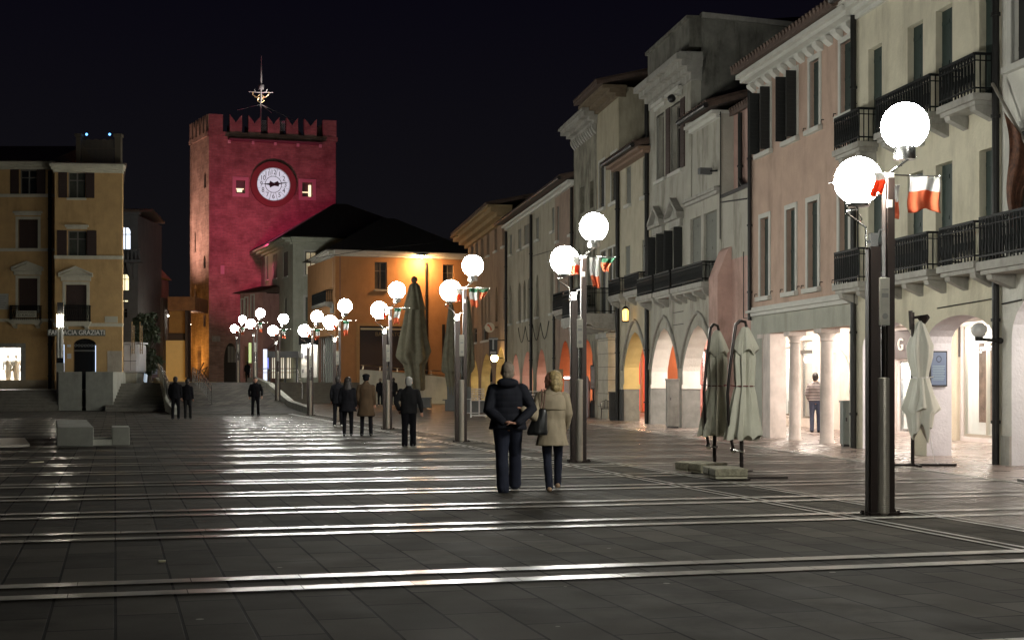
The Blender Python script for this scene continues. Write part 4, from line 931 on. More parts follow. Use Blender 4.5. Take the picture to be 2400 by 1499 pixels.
for x0, x1, y0, y1 in ((158, 166, 807, 813), (158, 167, 828, 840)): RFr.bx(MB(), RFr.U(x0), RFr.U(x1), -.06, -.002, RFr.Z(162, y1), RFr.Z(162, y0)).build('notice_plate', mat('notice_white', (.6, .6, .62), .5), hr)
RFr.bx(MB(), RFr.U(246), RFr.U(276), -.05, -.002, RFr.Z(260, 756), RFr.Z(260, 741)).build('street_plaque', mat('cream_sign', (.5, .48, .38), .6), hr)
mb = MB(); RFr.bx(mb, uu0, uu1, .502, 12, ZB+0, 14.4)
ra = RFr.p(uu1-.002, .502, 0) if RFr.p(uu1, 0, 0).x > RFr.p(0, 0, 0).x else RFr.p(.002, .502, 0)
def slant(z): return [RFr.p(uu0, .502, z), RFr.p(uu1-.01, .502, z), X2a(284, 98, z), RFr.p(uu0, 11, z)]
def X2a(x, Y, z): return Vector((X_(x, Y), Y, z))
mb = MB(); mb.prism(slant(ZB), ZV*(14.4-ZB)); mb.build('rear_mass', oc, hr)
mb = MB(); mb.add([RFr.p(uu0-.01, -.7, 14.45), RFr.p(uu1+.4, -.7, 14.45), X2a(287, 98, 14.45), RFr.p(uu0, 11, 14.45), RFr.p(uu0+.0, 5, 15.2), RFr.p(uu1-2.2, 5, 15.2)], [(0, 1, 5, 4), (1, 2, 5), (2, 3, 4, 5), (3, 0, 4), (3, 2, 1, 0)]); mb.build('roof', M_ROOF, hr)
# roof terrace fence with two posts and two blue lamps
al = thing('roof_terrace', 'dim slatted roof terrace fence between two square posts on the ochre corner house', 'roof terrace', RFr.p(RFr.U(232), 1.5, 14.6))
Y2 = RY+1.5; M_AL = mat('roof_terrace_render', (.12, .10, .07), .9)
for x0, x1 in ((178, 193), (268, 287)):
    mb = MB(); a = X_(x0, Y2); b = X_(x1, Y2); mb.box(((a+b)/2, Y2, (14.5+zat(322, Y2))/2), (b-a-.12, .4, zat(322, Y2)-14.5)); mb.box(((a+b)/2, Y2, zat(318, Y2)), (b-a, .5, .18)); mb.build('post', M_AL, al)
mb = MB()
for k in range(26):
    x = 194+k*2.85; mb.box((X_(x, Y2), Y2, (14.6+zat(327+1.5*math.sin(k), Y2))/2), (.045, .04, zat(327+1.5*math.sin(k), Y2)-14.6))
for z in (14.9, 15.6): mb.box((X_(231, Y2), Y2+.03, z), (1.95, .03, .05))
mb.build('slat_fence', M_AL, al)
for x, lb in ((203, 'tiny blue lamp above the left end of the roof terrace fence'), (257, 'tiny blue lamp above the right end of the roof terrace fence')):
    o = MB().ball(at(x, 315, Y2), .07).build('blue_lamp', emitter('blue_spark', (.1, .35, 1), 5), None, smooth=True); tag(o, lb, 'lamp')
# ---- lit column, kiosk, further buildings on the left
Yl = 79.0; lx = X_(140, Yl)
o = thing('light_column', 'slim modern light column with two glowing tubes in front of the pharmacy', 'light column', (lx, Yl, 0))
MB().box((lx, Yl+.1, zat(850, Yl)/2), (.4, .12, zat(850, Yl))).build('post', M_CONC, o)
zz0, zz1 = zat(838, Yl), zat(738, Yl)
MB().box((lx, Yl+.12, zz1-.6), (.34, .06, 2.6)).build('back_plate', M_METAL, o)
for sd in (-1, 1):
    MB().tube([Vector((lx+sd*.09, Yl, zz1-.62)), Vector((lx+sd*.09, Yl, zz1))], .075, 10).build('glow_tube', emitter('column_glow', (1, .9, .7), 110), o, smooth=True)
    MB().tube([Vector((lx+sd*.09, Yl, zz0)), Vector((lx+sd*.09, Yl, zz1-.63))], .07, 10).build('lower_tube', mat('frosted_tube', (.5, .5, .45), .3), o, smooth=True)
# white kiosk
Yk = 92.0
o = thing('kiosk', 'white panelled kiosk box with rounded corners beside the pharmacy house', 'kiosk', Vector((X_(305, Yk), Yk, 1.1)))
a, b = X_(268, Yk), X_(325, Yk); zb_, zt0 = zat(873, Yk), zat(805, Yk)
KM = mat('kiosk_white', (.42, .42, .45), .5, var=.1)
MB().box(((a+b)/2, Yk+1, (zb_+zt0)/2), (b-a, 2, zt0-zb_)).build('cabin', KM, o, bevel=.15)
MB().box(((a+b)/2, Yk+1, zt0+.05), (b-a+.15, 2.15, .1)).build('roof_plate', KM, o); j = MB()
for x in (290, 306): j.box((X_(x, Yk), Yk-.004, (zb_+zt0)/2), (.02, .01, zt0-zb_-.3))
j.box(((a+b)/2, Yk-.004, zb_+.75), (b-a-.3, .01, .03)); j.build('panel_joint', M_BLACK, o)
MB().box(((a+b)/2, Yk+1, (zb_+1.1)/2), (b-a-.4, 1.6, zb_-1.1)).build('base', M_CONC, o)
for x, lb in ((312, 'pair of thin steel poles rising over the kiosk roof'), (331, 'ladder like pair of steel poles just right of the kiosk')):
    mb = MB()
    for dx in (-2.3, 2.3): mb.tube([at(x+dx, 829, 91), at(x+dx, 753 if dx < 0 else 762, 91)], .035, 6)
    for y in (775, 800, 820): mb.bar(at(x-2.3, y, 91), at(x+2.3, y, 91), .03)
    tag(mb.build('steel_poles', M_METAL), lb, 'poles', 'steel poles by the kiosk')
# grey building behind with lit windows
Yg = 118.0; GF = Frame((X_(250, Yg), Yg), (X_(334, Yg), Yg))
gm = plaster('cold_grey_plaster', (.12, .12, .125), .2)
o = thing('grey_house', 'tall grey house behind the pharmacy with lit arched windows and a stone balcony', 'house', GF.p(1, 0, 1.5))
R_ = GF.rect; wl1 = R_(280, 306, 531, 586); wl2 = R_(280, 302, 641, 681); wl3 = R_(280, 300, 700, 708); wl4 = R_(278, 298, 722, 745)
wall(GF, o, 0, GF.U(323), 1.5, GF.Z(300, 503), .4, [(*wl1, 'round'), (*wl2, 'round'), wl3, wl4], mats=gm)
window(GF, o, wl1, lit=M_LITW, sill=False); window(GF, o, wl2, lit=M_LIT, sill=False); window(GF, o, wl3, lit=M_LIT, sill=False); window(GF, o, wl4, sill=False)
GF.bx(MB(), 0, GF.U(323), .402, 8, 1.5, GF.Z(300, 503)-.05).build('rear_mass', gm, o)
cornice(GF, o, 0, GF.U(325), GF.Z(300, 503), [(.3, .2), (.6, .15)], gm); roof(GF, o, 0, GF.U(332), GF.Z(300, 495), out=.8, depth=4, rise=.6)
ub = GF.U(340); mb = MB(); GF.bx(mb, 0, ub, -1.3, -.003, GF.Z(300, 617), GF.Z(300, 611)); bo = mb.build('balcony', gm, o); r = MB(); zb_, zt0 = GF.Z(300, 611), GF.Z(300, 587)
for k in range(10): u = ub*(k+.5)/10; r.lathe(GF.p(u, -1.2, zb_), [(.05, 0), (.09, .25), (.05, .5), (.05, .75)], 8)
GF.bx(r, 0, ub, -1.3, -1.1, zt0-.08, zt0); r.build('balustrade', gm, bo); MB().prism([GF.p(ub*.6, -.003, zb_-.25), GF.p(ub*.6, -1.2, zb_-.25), GF.p(ub*.6, -.003, zb_-1.6)], GF.d*.3).build('bracket', gm, bo)
# far buildings down the street
def farhouse(x0, x1, yt, Y, m, label, wins=(), lit=None, nm='far_house', rf=.8):
    f = Frame((X_(x0, Y), Y), (X_(x1, Y), Y)); o = thing(nm, label, 'house', f.p(f.len/2, 0, 1.5)); zt_ = zat(yt, Y)
    rs = [f.rect(*w) for w in wins]; wall(f, o, 0, f.len, 1.5, zt_, .4, rs, mats=m)
    for r in rs: window(f, o, r, lit=lit, depth=.15)
    f.bx(MB(), 0, f.len, .402, 9, 1.5, zt_-.05).build('rear_mass', m, o)
    P = [f.p(-.3, -.4, zt_), f.p(-.3, 4.5, zt_+rf), f.p(-.3, 9, zt_)]; MB().prism(P, f.d*(f.len+.6)).build('roof', M_ROOF, o); return o
fb = plaster('brown_street_plaster', (.13, .085, .055), .3)
farhouse(316, 338, 640, 126, plaster('grey_tall_plaster', (.09, .085, .08), .2), 'narrow dim house with a small lit shutter behind the tall grey house', [(322, 329, 681, 700)])
farhouse(336, 366, 730, 150, fb, 'dim brown far house beyond the dark tree', [(344, 349, 740, 765), (356, 360, 742, 765)])
farhouse(364, 392, 716, 165, fb, 'farthest dim brown house left of the rust coloured frame', [(370, 373, 735, 765), (380, 384, 735, 765), (370, 373, 790, 815), (380, 384, 790, 815)])
for x, y, Y, lb in ((351, 731, 148, 'small white street light on the dim far facade left of the rusty frame'), (388, 740, 121, 'small white street light by the left edge of the rusty frame'), (438, 739, 121, 'upper white street light between the rusty frame and the tower'), (440, 760, 121, 'lower white street light between the rusty frame and the tower')):
    o = thing('street_light', lb, 'street light', at(x, y, Y-1)); c = at(x, y, Y-1)
    MB().ball(c, (.28, .2, .12)).build('lamp_head', emitter('street_light_glow', (1, .9, .75), 30), o, smooth=True); MB().bar(c+Vector((-.15, .1, .1)), c+Vector((-.3, .9, .12)), .05).build('bracket', M_IRON, o)
# dark tree
def tree(label, c, h, r, n=2600, seed=3):
    rnd = random.Random(seed); o = thing('tree', label, 'tree', c); tr = MB()
    tr.tube([c, c+Vector((.1, 0, h*.3)), c+Vector((-.1, .1, h*.55))], [.18, .13, .08], 8)
    for k in range(9):
        a = rnd.uniform(0, 6.3); z = rnd.uniform(.3, .55)*h; tr.tube([c+ZV*z*.9, c+Vector((math.cos(a)*r*.4, math.sin(a)*r*.4, z+h*.15)), c+Vector((math.cos(a)*r*.7, math.sin(a)*r*.7, z+h*.28))], [.06, .04, .02], 5)
    tr.build('trunk', mat('bark', (.06, .05, .04), .9), o); cr = MB(); cl = [(Vector((rnd.gauss(0, .42)*r, rnd.gauss(0, .42)*r, h*rnd.uniform(.22, .97))), rnd.uniform(.25, .5)*r) for _ in range(26)]
    for k in range(n):
        cc, rr = rnd.choice(cl); v = Vector((rnd.gauss(0, 1), rnd.gauss(0, 1), rnd.gauss(0, 1))).normalized()*rr*rnd.uniform(.5, 1.05); p = c+cc+v
        a = Vector((rnd.gauss(0, 1), rnd.gauss(0, 1), rnd.gauss(0, 1))).normalized()*.14; b = a.cross(Vector((rnd.gauss(0, 1), rnd.gauss(0, 1), rnd.gauss(0, 1)))).normalized()*.08
        cr.add([p-a, p+b, p+a, p-b], [(0, 1, 2, 3)])
    cr.build('crown', mat('dark_foliage', (.035, .05, .025), .7, var=.4, scale=2), o); return o
tree('dark leafy tree beside the kiosk filling the gap to the street', Vector((X_(350, 104), 104, 1.5)), 4.9, 1.1)
tree('darker small bush like tree close behind the kiosk poles', Vector((X_(330, 99), 99, 1.5)), 3.6, .9, 1600, 9)
# street things near the tree
o = thing('poster_stand', 'narrow reddish advertising stand in the far street left of the ramp', 'stand', Vector((X_(363, 108), 108, 1.5)))
MB().box((X_(362, 108), 108, (zat(885, 108)+zat(846, 108))/2+.0), (.8, .3, zat(846, 108)-zat(887, 108))).build('cabinet', mat('stand_maroon', (.09, .05, .05), .6), o); MB().box((X_(363, 108), 107.83, zat(868, 108)), (.45, .02, .55)).build('panel', mat('stand_grey', (.2, .2, .24), .4), o)
o = MB().lathe(Vector((X_(343, 107), 107, 1.5)), [(.14, 0), (.22, .1), (.17, .6), (.1, 1.1), (.03, 1.3)], 12).build('lit_ornament', emitter('pale_blue_glow', (.5, .65, .8), .5), None, smooth=True); tag(o, 'small pale blue glowing cone shape beside the reddish stand', 'ornament')
struct(MB().box((X_(352, 112), 112, 1.53), (9, 6, .06)).build('street_pavement', mat('amber_light_tint', (.3, .22, .12), .7)))  # amber street light is put into the paving colour
# rusty portal
Yp = 117.0
o = thing('rusty_portal', 'tall rust coloured steel passage with a bright yellow lower screen, joined to the tower side', 'portal', Vector((X_(415, Yp), Yp, 1.5)))
RU = mat('weathering_steel', (.24, .10, .035), .8, var=.3, scale=2, bump=.2); RD = mat('dark_steel', (.04, .022, .015), .7)
def pbox(name, x0, x1, y0, y1, m, dy=0, dep=.5):
    a, b = X_(x0, Yp), X_(x1, Yp); MB().hexa([Vector((a, Yp+dy, zat(y1, Yp))), Vector((b, Yp+dy, zat(y1, Yp))), Vector((b, Yp+dy+dep, zat(y1, Yp))), Vector((a, Yp+dy+dep, zat(y1, Yp))), Vector((a, Yp+dy, zat(y0, Yp))), Vector((b, Yp+dy, zat(y0, Yp))), Vector((b, Yp+dy+dep, zat(y0, Yp))), Vector((a, Yp+dy+dep, zat(y0, Yp)))]).build(name, m, o)
pbox('lintel_box', 393, 457, 695, 727, RU, 0, 5); pbox('upper_screen', 392, 432, 727.3, 780, mat('amber_steel_sheet', (.30, .15, .04), .8, var=.2, scale=2), .6, .1); pbox('dark_slot', 390, 427, 780.3, 796, RD, .5, .3)
pbox('lower_screen', 386, 434, 797, 893, mat('yellow_screen', (.75, .5, .2), .7, var=.06), .4, .12); pbox('left_post', 378, 385, 698, 895, RD, -.4, 1.5); pbox('right_post', 435, 441, 727.3, 884, RD, -.2, 1.2)
# ================================================================ TOWER
tb = brickmat('tower_brick', (.42, .27, .22), (.33, .2, .16), (.3, .24, .2), .5, .14, .02, rough=.9, bump=.8, tint=.5, spec=.1, rot3=(PI/2, 0, 0))
tc_ = Vector((X_(490, 130), 130, 0)); tr_ = Vector((X_(787, 133.4), 133.4, 0)); tl_ = Vector((X_(447, 135.4), 135.4, 0)); tk_ = tr_+tl_-tc_
tower = thing('clock_tower', 'square medieval brick clock tower with swallowtail battlements floodlit red', 'tower', (tc_+tr_)/2+ZV*1.5)
TF = Frame(tc_[:2], tr_[:2]); TL = Frame(tl_[:2], tc_[:2], inward=(1, .3))
zt = TF.Z(500, 318)
R_ = TF.rect
cx, cy = 640, 433; uc = TF.U(cx); Yc = TF.Y(uc); zc = zat(cy, Yc); rc = 39*Yc/FPX
wn1 = R_(553, 574, 423, 453); wn2 = R_(708, 732, 428, 461); ent = (TF.U(525), TF.U(556), 3.4, TF.Z(540, 803), 'round')
wall(TF, tower, 0, TF.len, 1.5, zt, 1.0, [wn1, wn2], [ent], [tb, tb])
slits = [TL.rect(478, 483, 400, 440), TL.rect(456, 459, 540, 590), TL.rect(455, 461, 665, 700), TL.rect(477, 482, 598, 628), TL.rect(477, 482, 730, 765), TL.rect(463, 472, 805, 880)]
wall(TL, tower, .02, TL.len-.02, 1.5, zt, .8, [(*s, 'gothic') for s in slits], mats=tb, name='side_wall')
for s in slits: TL.bx(MB(), s[0]-.02, s[1]+.02, .5, .55, s[2], s[3]).build('slit_recess', M_DARKWIN, tower)
mb = MB(); mb.prism([tr_+ZV*1.5, tk_+ZV*1.5, tl_+ZV*1.5, tl_+ZV*zt*.999, tk_+ZV*zt*.999, tr_+ZV*zt*.999][:2]+[tk_+ZV*zt*.998, tr_+ZV*zt*.998], Vector((-.3, 0, 0))); mb.prism([tk_+ZV*1.5, tl_+ZV*1.5, tl_+ZV*zt*.998, tk_+ZV*zt*.998], Vector((0, -.3, 0))); mb.build('rear_wall', tb, tower)
mb = MB(); mb.prism([p+ZV*(zt-.3) for p in (tc_+Vector((.3, .9, 0)), tr_+Vector((-.4, .8, 0)), tk_, tl_+Vector((.5, -.2, 0)))], ZV*.25); mb.build('roof_deck', tb, tower)
# projecting band under the battlements
mb = MB(); e = .16
def ring(z0, z1, e, ei=1.0):
    for A, B, n in ((tc_, tr_, TF.n), (tl_, tc_, TL.n), (tk_, tl_, -TF.n), (tr_, tk_, -TL.n)):
        d = (B-A).normalized(); a = A-n*e-d*e; b = B-n*e+d*(e-.002 if ei else e); mb.hexa([a+ZV*z0, b+ZV*z0, b+n*(ei+e)+ZV*z0, a+n*(ei+e)+ZV*z0, a+ZV*z1, b+ZV*z1, b+n*(ei+e)+ZV*z1, a+n*(ei+e)+ZV*z1])
ring(zt+.002, zt+.38, .14, .8); mb.build('battlement_band', tb, tower)
zm0, zm1 = zt+.39, TF.Z(500, 268)
def merlon(F, u0, u1, flat=False):
    um = (u0+u1)/2; d0 = -.13
    if flat: P = [(u0, zm0), (u1, zm0), (u1, zm1), (u0, zm1)]
    else: P = [(u0, zm0), (u1, zm0), (u1, zm1+.05), (u1-.1, zm1-.05), (um+.13, zm1-.45), (um, zm1-.68), (um-.13, zm1-.45), (u0+.1, zm1-.05), (u0, zm1+.05)]
    MB().prism([F.p(u, d0, z) for u, z in P], F.n*.6).build('merlon', tb, tower)
for a, b, fl in ((489, 522, 1), (538, 567, 0), (582, 611, 0), (627, 655, 0), (671, 698, 0), (713, 742, 0), (757, 788, 1)): merlon(TF, TF.U(a), TF.U(b), fl)
n = 5
for k in range(n):
    L = TL.len; a = L*(k+.08)/n; b = L*(k+.72)/n; merlon(TL, a, b if k < n-1 else L-.5, k == 0)
BK = Frame(tl_[:2], tk_[:2], inward=(tc_-tl_)[:2])
for k in range(7): a = BK.len*(k+.05)/7; merlon(BK, a, a+BK.len/7*.68, False)
SD = Frame(tr_[:2], tk_[:2], inward=(tl_-tk_)[:2])
for k in range(4): a = SD.len*(k+.2)/4; merlon(SD, a, a+SD.len/4*.6, False)
# canopy strip with fixings
mb = MB(); TF.bx(mb, TF.U(535), TF.U(752), -.9, -.003, TF.Z(640, 336), TF.Z(640, 332)); cs_ = mb.build('lamp_shelf', mat('shelf_metal', (.16, .08, .09), .6), tower)
for x in (535, 590, 642, 695, 747): TF.bx(MB(), TF.U(x)-.12, TF.U(x)+.12, -.95, -.75, TF.Z(640, 344), TF.Z(640, 337)).build('shelf_light', mat('pinkish_box', (.55, .4, .4), .5), cs_)
# windows with frames
for r, lit_ in ((wn1, 0), (wn2, 1)):
    s = MB(); q = .32; u0, u1, z0, z1 = r
    for Q in ((u0-q, u0, z0-q, z1+q), (u1, u1+q, z0-q, z1+q), (u0, u1, z1, z1+q), (u0, u1, z0-q, z0)): TF.bx(s, Q[0], Q[1], -.12, .2, Q[2], Q[3])
    wo = s.build('window', mat('tower_window_frame', (.5, .33, .33), .8), tower); TF.bx(MB(), u0, u1, .55, .6, z0, z1).build('pane', mat('dim_room', (.1, .1, .08), .6), wo)
    g = MB(); 
    if lit_: TF.bx(g, u1-.28, u1-.04, .5, .549, z0+.05, z1-.15); TF.bx(g, u0+.05, u1-.28, .5, .549, z0+.42, z0+.5)
    else: TF.bx(g, u0+.05, u1-.05, .5, .549, z0+.42, z0+.5); TF.bx(g, u0+.15, u0+.6, .5, .548, z0+.18, z0+.4)
    g.build('lit_strip', emitter('tower_room_glow', (1, .85, .5), 1.4), wo)
# clock
def disc(F, u, z, r0, r1, d0, d1, m, name, par, n=48):
    mb = MB(); V = []; 
    for d in (d0, d1):
        for rr in (r0, r1):
            for k in range(n): a = 2*PI*k/n; V.append(F.p(u+rr*math.cos(a), d, z+rr*math.sin(a)))
    Fc = []
    for k in range(n):
        j = (k+1) % n; Fc += [(k, j, n+j, n+k), (2*n+k, 3*n+k, 3*n+j, 2*n+j), (n+k, n+j, 3*n+j, 3*n+k), (k, 2*n+k, 2*n+j, j)]
    mb.add(V, Fc); return mb.build(name, m, par, smooth=True)
clock = disc(TF, uc, zc, rc, rc*1.36, -.45, .02, mat('clock_surround_brick', (.2, .075, .06), .9, bump=.5, bscale=12), 'clock', tower)
disc(TF, uc, zc, .001, rc*1.02, -.22, .01, mat('clock_face_glow', (.10, .10, .11), .6, emit=(.80, .80, .92), estr=.68), 'clock_face', clock)
ci = mat('clock_black', (.01, .01, .012), .5); mk = MB(); disc(TF, uc, zc, rc*.47, rc*.5, -.235, -.221, ci, 'clock_ring', clock); disc(TF, uc, zc, rc*.965, rc*.985, -.235, -.221, ci, 'clock_ring', clock)
sx = -1 if TF.R().col[0].dot(TF.d) < 0 else 1
def cpt(r, a, d): return TF.p(uc+sx*r*math.sin(a), d, zc+r*math.cos(a))
for k in range(12):
    a = (k+.5)*PI/6; mk.bar(cpt(rc*.5, a, -.228), cpt(rc*.97, a, -.228), .03, .012)
for k in range(60): a = k*PI/30; mk.bar(cpt(rc*.9, a, -.228), cpt(rc*.93, a, -.228), .025, .01)
mk.build('dial_lines', ci, clock)
for k in range(1, 13): text('numeral', str(k), rc*.40, cpt(rc*.72, k*PI/6, -.24), TF.R(), ci, clock, ext=.008, width=.85)
hm = MB(); am = math.radians(6*13.4); ah = math.radians(30*9.02)
def hand(L, a, w):
    t = cpt(L, a, -.27); b = cpt(0, a, -.27); per = (cpt(1, a+PI/2, -.27)-b)
    P = [b-per*w*.5, cpt(L*.3, a, -.27)-per*w*1.1, cpt(L*.36, a, -.27)-per*w*.3, t, cpt(L*.36, a, -.27)+per*w*.3, cpt(L*.3, a, -.27)+per*w*1.1, b+per*w*.5]; return MB().prism(P, TF.n*.02)
hand(rc*.95, am, rc*.15).build('minute_hand', ci, clock); hand(rc*.68, ah, rc*.19).build('hour_hand', ci, clock); disc(TF, uc, zc, .001, rc*.1, -.29, -.25, ci, 'hub', clock, 16)
TF.bx(MB(), TF.U(497), TF.U(516), -.06, -.001, TF.Z(506, 800), TF.Z(506, 787)).build('wall_plaque', M_STONE, tower)
TF.bx(MB(), TF.U(517), TF.U(526), -.03, -.001, TF.Z(520, 642), TF.Z(520, 622)).build('patch', mat('pale_patch', (.5, .35, .36), .9), tower)
TF.bx(MB(), ent[0]-.1, ent[1]+.1, .55, .6, 1.5, ent[3]+.1).build('gate', mat('gate_wood', (.03, .025, .02), .8), tower)
g = MB()
for k in range(6): u = ent[0]+(ent[1]-ent[0])*(.35+.65*k/6); TF.bx(g, u, u+.06, .5, .54, 3.3, ent[3]-.3)
g.build('gate_bars', mat('gate_bar_pale', (.35, .33, .28), .6), tower)
# finial
fin = thing('tower_finial', 'tall spire with iron scrolls and a small drum, guyed above the battlements', 'finial', at(611, 300, 133))
F0 = lambda x, y: at(x, y, 133.0)
sm_ = mat('pale_spire_metal', (.5, .5, .48), .4, metal=.4); gd_ = mat('gilded_scroll', (.65, .5, .25), .4, metal=.5)
MB().tube([F0(612, 290), F0(611, 240)], .06, 8).build('mast', sm_, fin); MB().tube([F0(612, 198), F0(612.5, 131)], [.09, .04], 8).build('spire', sm_, fin)
c = F0(612, 210); MB().lathe(c, [(.22, 0), (.26, .05), (.26, .4), (.2, .46)], 14).build('drum', mat('dark_drum', (.16, .16, .16), .6), fin, smooth=True)
s = MB()
for sd in (-1, 1):
    s.tube([F0(611+sd*2, 241), F0(611+sd*8, 236), F0(611+sd*4, 230), F0(611+sd*12, 227), F0(611+sd*19, 222), F0(611+sd*18, 216)], .05, 6); s.tube([F0(611+sd*3, 233), F0(611+sd*7, 226), F0(611+sd*2, 222)], .04, 6)
s.build('scroll', gd_, fin); s = MB(); s.tube([F0(583, 215), F0(600, 216), F0(624, 217), F0(640, 217)], .04, 6)
for sd in (-1, 1): s.tube([F0(611, 218), F0(611+sd*12, 216), F0(611+sd*15, 210)], .05, 6)
s.tube([F0(612, 241), F0(612, 210)], .07, 8); s.build('cross_arms', sm_, fin)
for x, y, dy in ((566, 268, -2), (645, 274, -2), (690, 277, 2), (605, 272, 1)):
    p = F0(x, y); p.y += dy; MB().tube([F0(612, 245), p], .025, 5).build('guy_wire', sm_, fin)
for x0, x1 in ((611, 626), (655, 668)):
    lt = MB()
    for k in range(4):
        for j in range(3):
            xx = x0+(x1-x0)*j/3; yy = 283+k*6; lt.bar(F0(xx, yy), F0(xx+(x1-x0)/3, yy+6), .05); lt.bar(F0(xx+(x1-x0)/3, yy), F0(xx, yy+6), .05)
    lt.build('lattice', mat('lattice_pale', (.6, .5, .5), .5), fin)
# ================================================================ MIDDLE HOUSES
def X2(x, Y): return Vector((X_(x, Y), Y, 0))
gc = X2(687, 118); gl = X2(612, 131); gr = X2(830, 119.5)
hg = thing('grey_green_house', 'pale grey green corner house with hipped roof and one lit window', 'house', gc+ZV*1.5)
F1 = Frame(gc[:2], gr[:2]); F2 = Frame(gl[:2], gc[:2]); gg = plaster('pale_grey_green', (.44, .45, .37), .25); ze = F1.Z(700, 572)
a1 = F1.rect(716, 742, 590, 644); a2 = F1.rect(716, 742, 696, 752); sh1 = F1.rect(705, 746, 806, 884)
wall(F1, hg, 0, F1.len, 1.5, ze, .4, [a1, a2, sh1], mats=gg); wall(F2, hg, .02, F2.len-.02, 1.5, ze, .4, [F2.rect(640, 650, 595, 652), F2.rect(664, 675, 590, 648), F2.rect(643, 648, 702, 740), F2.rect(667, 672, 698, 740), F2.rect(624, 629, 600, 655)], mats=gg, name='side_wall')
window(F1, hg, a1, lit=emitter('warm_curtain_glow', (.9, .7, .4), .32), surround=.15, shut='ajar', shm=M_GREYS); window(F1, hg, a2, surround=.18, sill=False, shut='closed', shm=M_GREYS)
for r in ((640, 650, 595, 652), (664, 675, 590, 648), (643, 648, 702, 740), (667, 672, 698, 740), (624, 629, 600, 655)): window(F2, hg, F2.rect(*r), depth=.1, shut='closed', shm=M_GREYS)
F1.bx(MB(), .05, F1.len, .402, 10, 5, ze-.05).build('rear_mass', gg, hg)
# its shop
def simpleshop(F, root, r, light, dep=2, seed=2):
    u0, u1, z0, z1 = r; m_ = MB(); F.bx(m_, u0, u1, .4+dep, .45+dep, z0, z1); F.bx(m_, u0-.05, u0, .41, .4+dep, z0, z1); F.bx(m_, u1, u1+.05, .41, .4+dep, z0, z1); F.bx(m_, u0, u1, .41, .4+dep, z1, z1+.05)
    so = m_.build('shop_interior', M_INT, root); F.bx(MB(), u0+.1, u1-.1, .6, dep, z1-.08, z1-.02).build('light_panel', light, so); rnd = random.Random(seed); gd = MB()
    for k in range(4):
        u = u0+.1
        while u < u1-.2: w = rnd.uniform(.1, .3); F.bx(gd, u, u+w, .3+dep, .39+dep, z0+.4+k*.6, z0+.6+k*.6+rnd.uniform(0, .25), rnd.randrange(2)); u += w+.1
    gd.build('shop_goods', [mat('goods_dark', (.05, .05, .06), .6), mat('goods_pale', (.6, .55, .5), .6)], so)
    fm = MB(); n = max(2, int((u1-u0)/.9))
    for k in range(n+1): u = u0+(u1-u0-.06)*k/n; F.bx(fm, u, u+.06, .1, .16, z0, z1)
    F.bx(fm, u0, u1, .099, .161, z1-.06, z1); fo = fm.build('shop_window_frame', M_METAL, root); F.bx(MB(), u0, u1, .12, .13, z0, z1).build('pane', M_GLASS, fo)
simpleshop(F1, hg, sh1, M_SHOPL)
F1.bx(MB(), F1.U(700), F1.U(752), -.4, -.002, F1.Z(720, 808), F1.Z(720, 786)).build('shop_fascia', M_BLACK, hg)
def hip(root, A, B, Dv, z, over, rise, name='roof'):
    """hipped roof over a parallelogram: A-B the front, Dv the depth vector"""
    d = (B-A).normalized(); n = Dv.normalized(); a = A-d*over-n*over; b = B+d*over-n*over; c = B+Dv+d*over+n*over; e = A+Dv-d*over+n*over; zz = ZV*z
    hw_ = Dv.length/2; r1 = (A+Dv*.5)+d*min(hw_, (B-A).length*.45); r2 = (B+Dv*.5)-d*min(hw_, (B-A).length*.45); mb = MB()
    mb.add([p+zz for p in (a, b, c, e)]+[r1+ZV*(z+rise), r2+ZV*(z+rise)], [(0, 1, 5, 4), (1, 2, 5), (2, 3, 4, 5), (3, 0, 4), (3, 2, 1, 0)]); return mb.build(name, mat('dark_roof_tiles', (.035, .032, .028), .95, var=.3, scale=5, bump=.5, bscale=8), root)
hip(hg, gc, gr+Vector((6, 0, 0)), gl-gc, ze+.55, 1.0, 3.6)
# eaves follow both fronts
def eaves(root, F, u0, u1, z, outs, m): return cornice(F, root, u0, u1, z, outs, m, name='eaves')
eaves(hg, F1, 0, F1.len, ze, [(.3, .15), (.7, .18), (.98, .16)], gg); eaves(hg, F2, 0, F2.len, ze, [(.3, .15), (.7, .18), (.98, .16)], gg)
# small pink house between tower and grey green
hs = thing('small_pink_house', 'small pink house squeezed between the tower and the grey green house with white striped windows', 'house', X2(593, 122)+ZV*1.5)
F3 = Frame(X2(563, 124)[:2], X2(616, 122)[:2]); spk = plaster('small_pink_plaster', (.42, .24, .22), .3)
ws = [F3.rect(566, 571, 702, 745), F3.rect(575, 580, 698, 745), F3.rect(589, 595, 692, 745)]
wall(F3, hs, 0, F3.len, 1.5, F3.Z(590, 686), .4, ws+[F3.rect(569, 584, 812, 886)], mats=spk)
for r in ws: window(F3, hs, r, surround=.12, sill=False)
F3.bx(MB(), F3.U(569), F3.U(584), .2, .3, 1.5, F3.Z(576, 812)).build('door', mat('wood_door', (.2, .13, .08), .6), hs); P = [F3.p(-.5, -.6, F3.Z(590, 686)), F3.p(-.5, 2.5, F3.Z(590, 665)), F3.p(-.5, 5.5, F3.Z(590, 686))]; MB().prism(P, F3.d*(F3.len+.6)).build('roof', M_ROOF, hs)
F3.bx(MB(), 0, F3.len, .402, 5, 1.5, F3.Z(590, 688)).build('rear_mass', spk, hs)
mb = MB(); mb.box(at(596, 835, 125), (1.6, .6, .05)); a = at(588, 838, 126); b = at(640, 812, 120); mb = MB(); mb.prism([a, b, b+Vector((.3, 1.6, .6)), a+Vector((.3, 1.6, .6))], Vector((0, 0, .06)))
tag(mb.build('shop_awning', mat('awning_pinkish', (.3, .22, .22), .6)), 'sloping grey pink awning over the entrance beside the tower', 'awning')
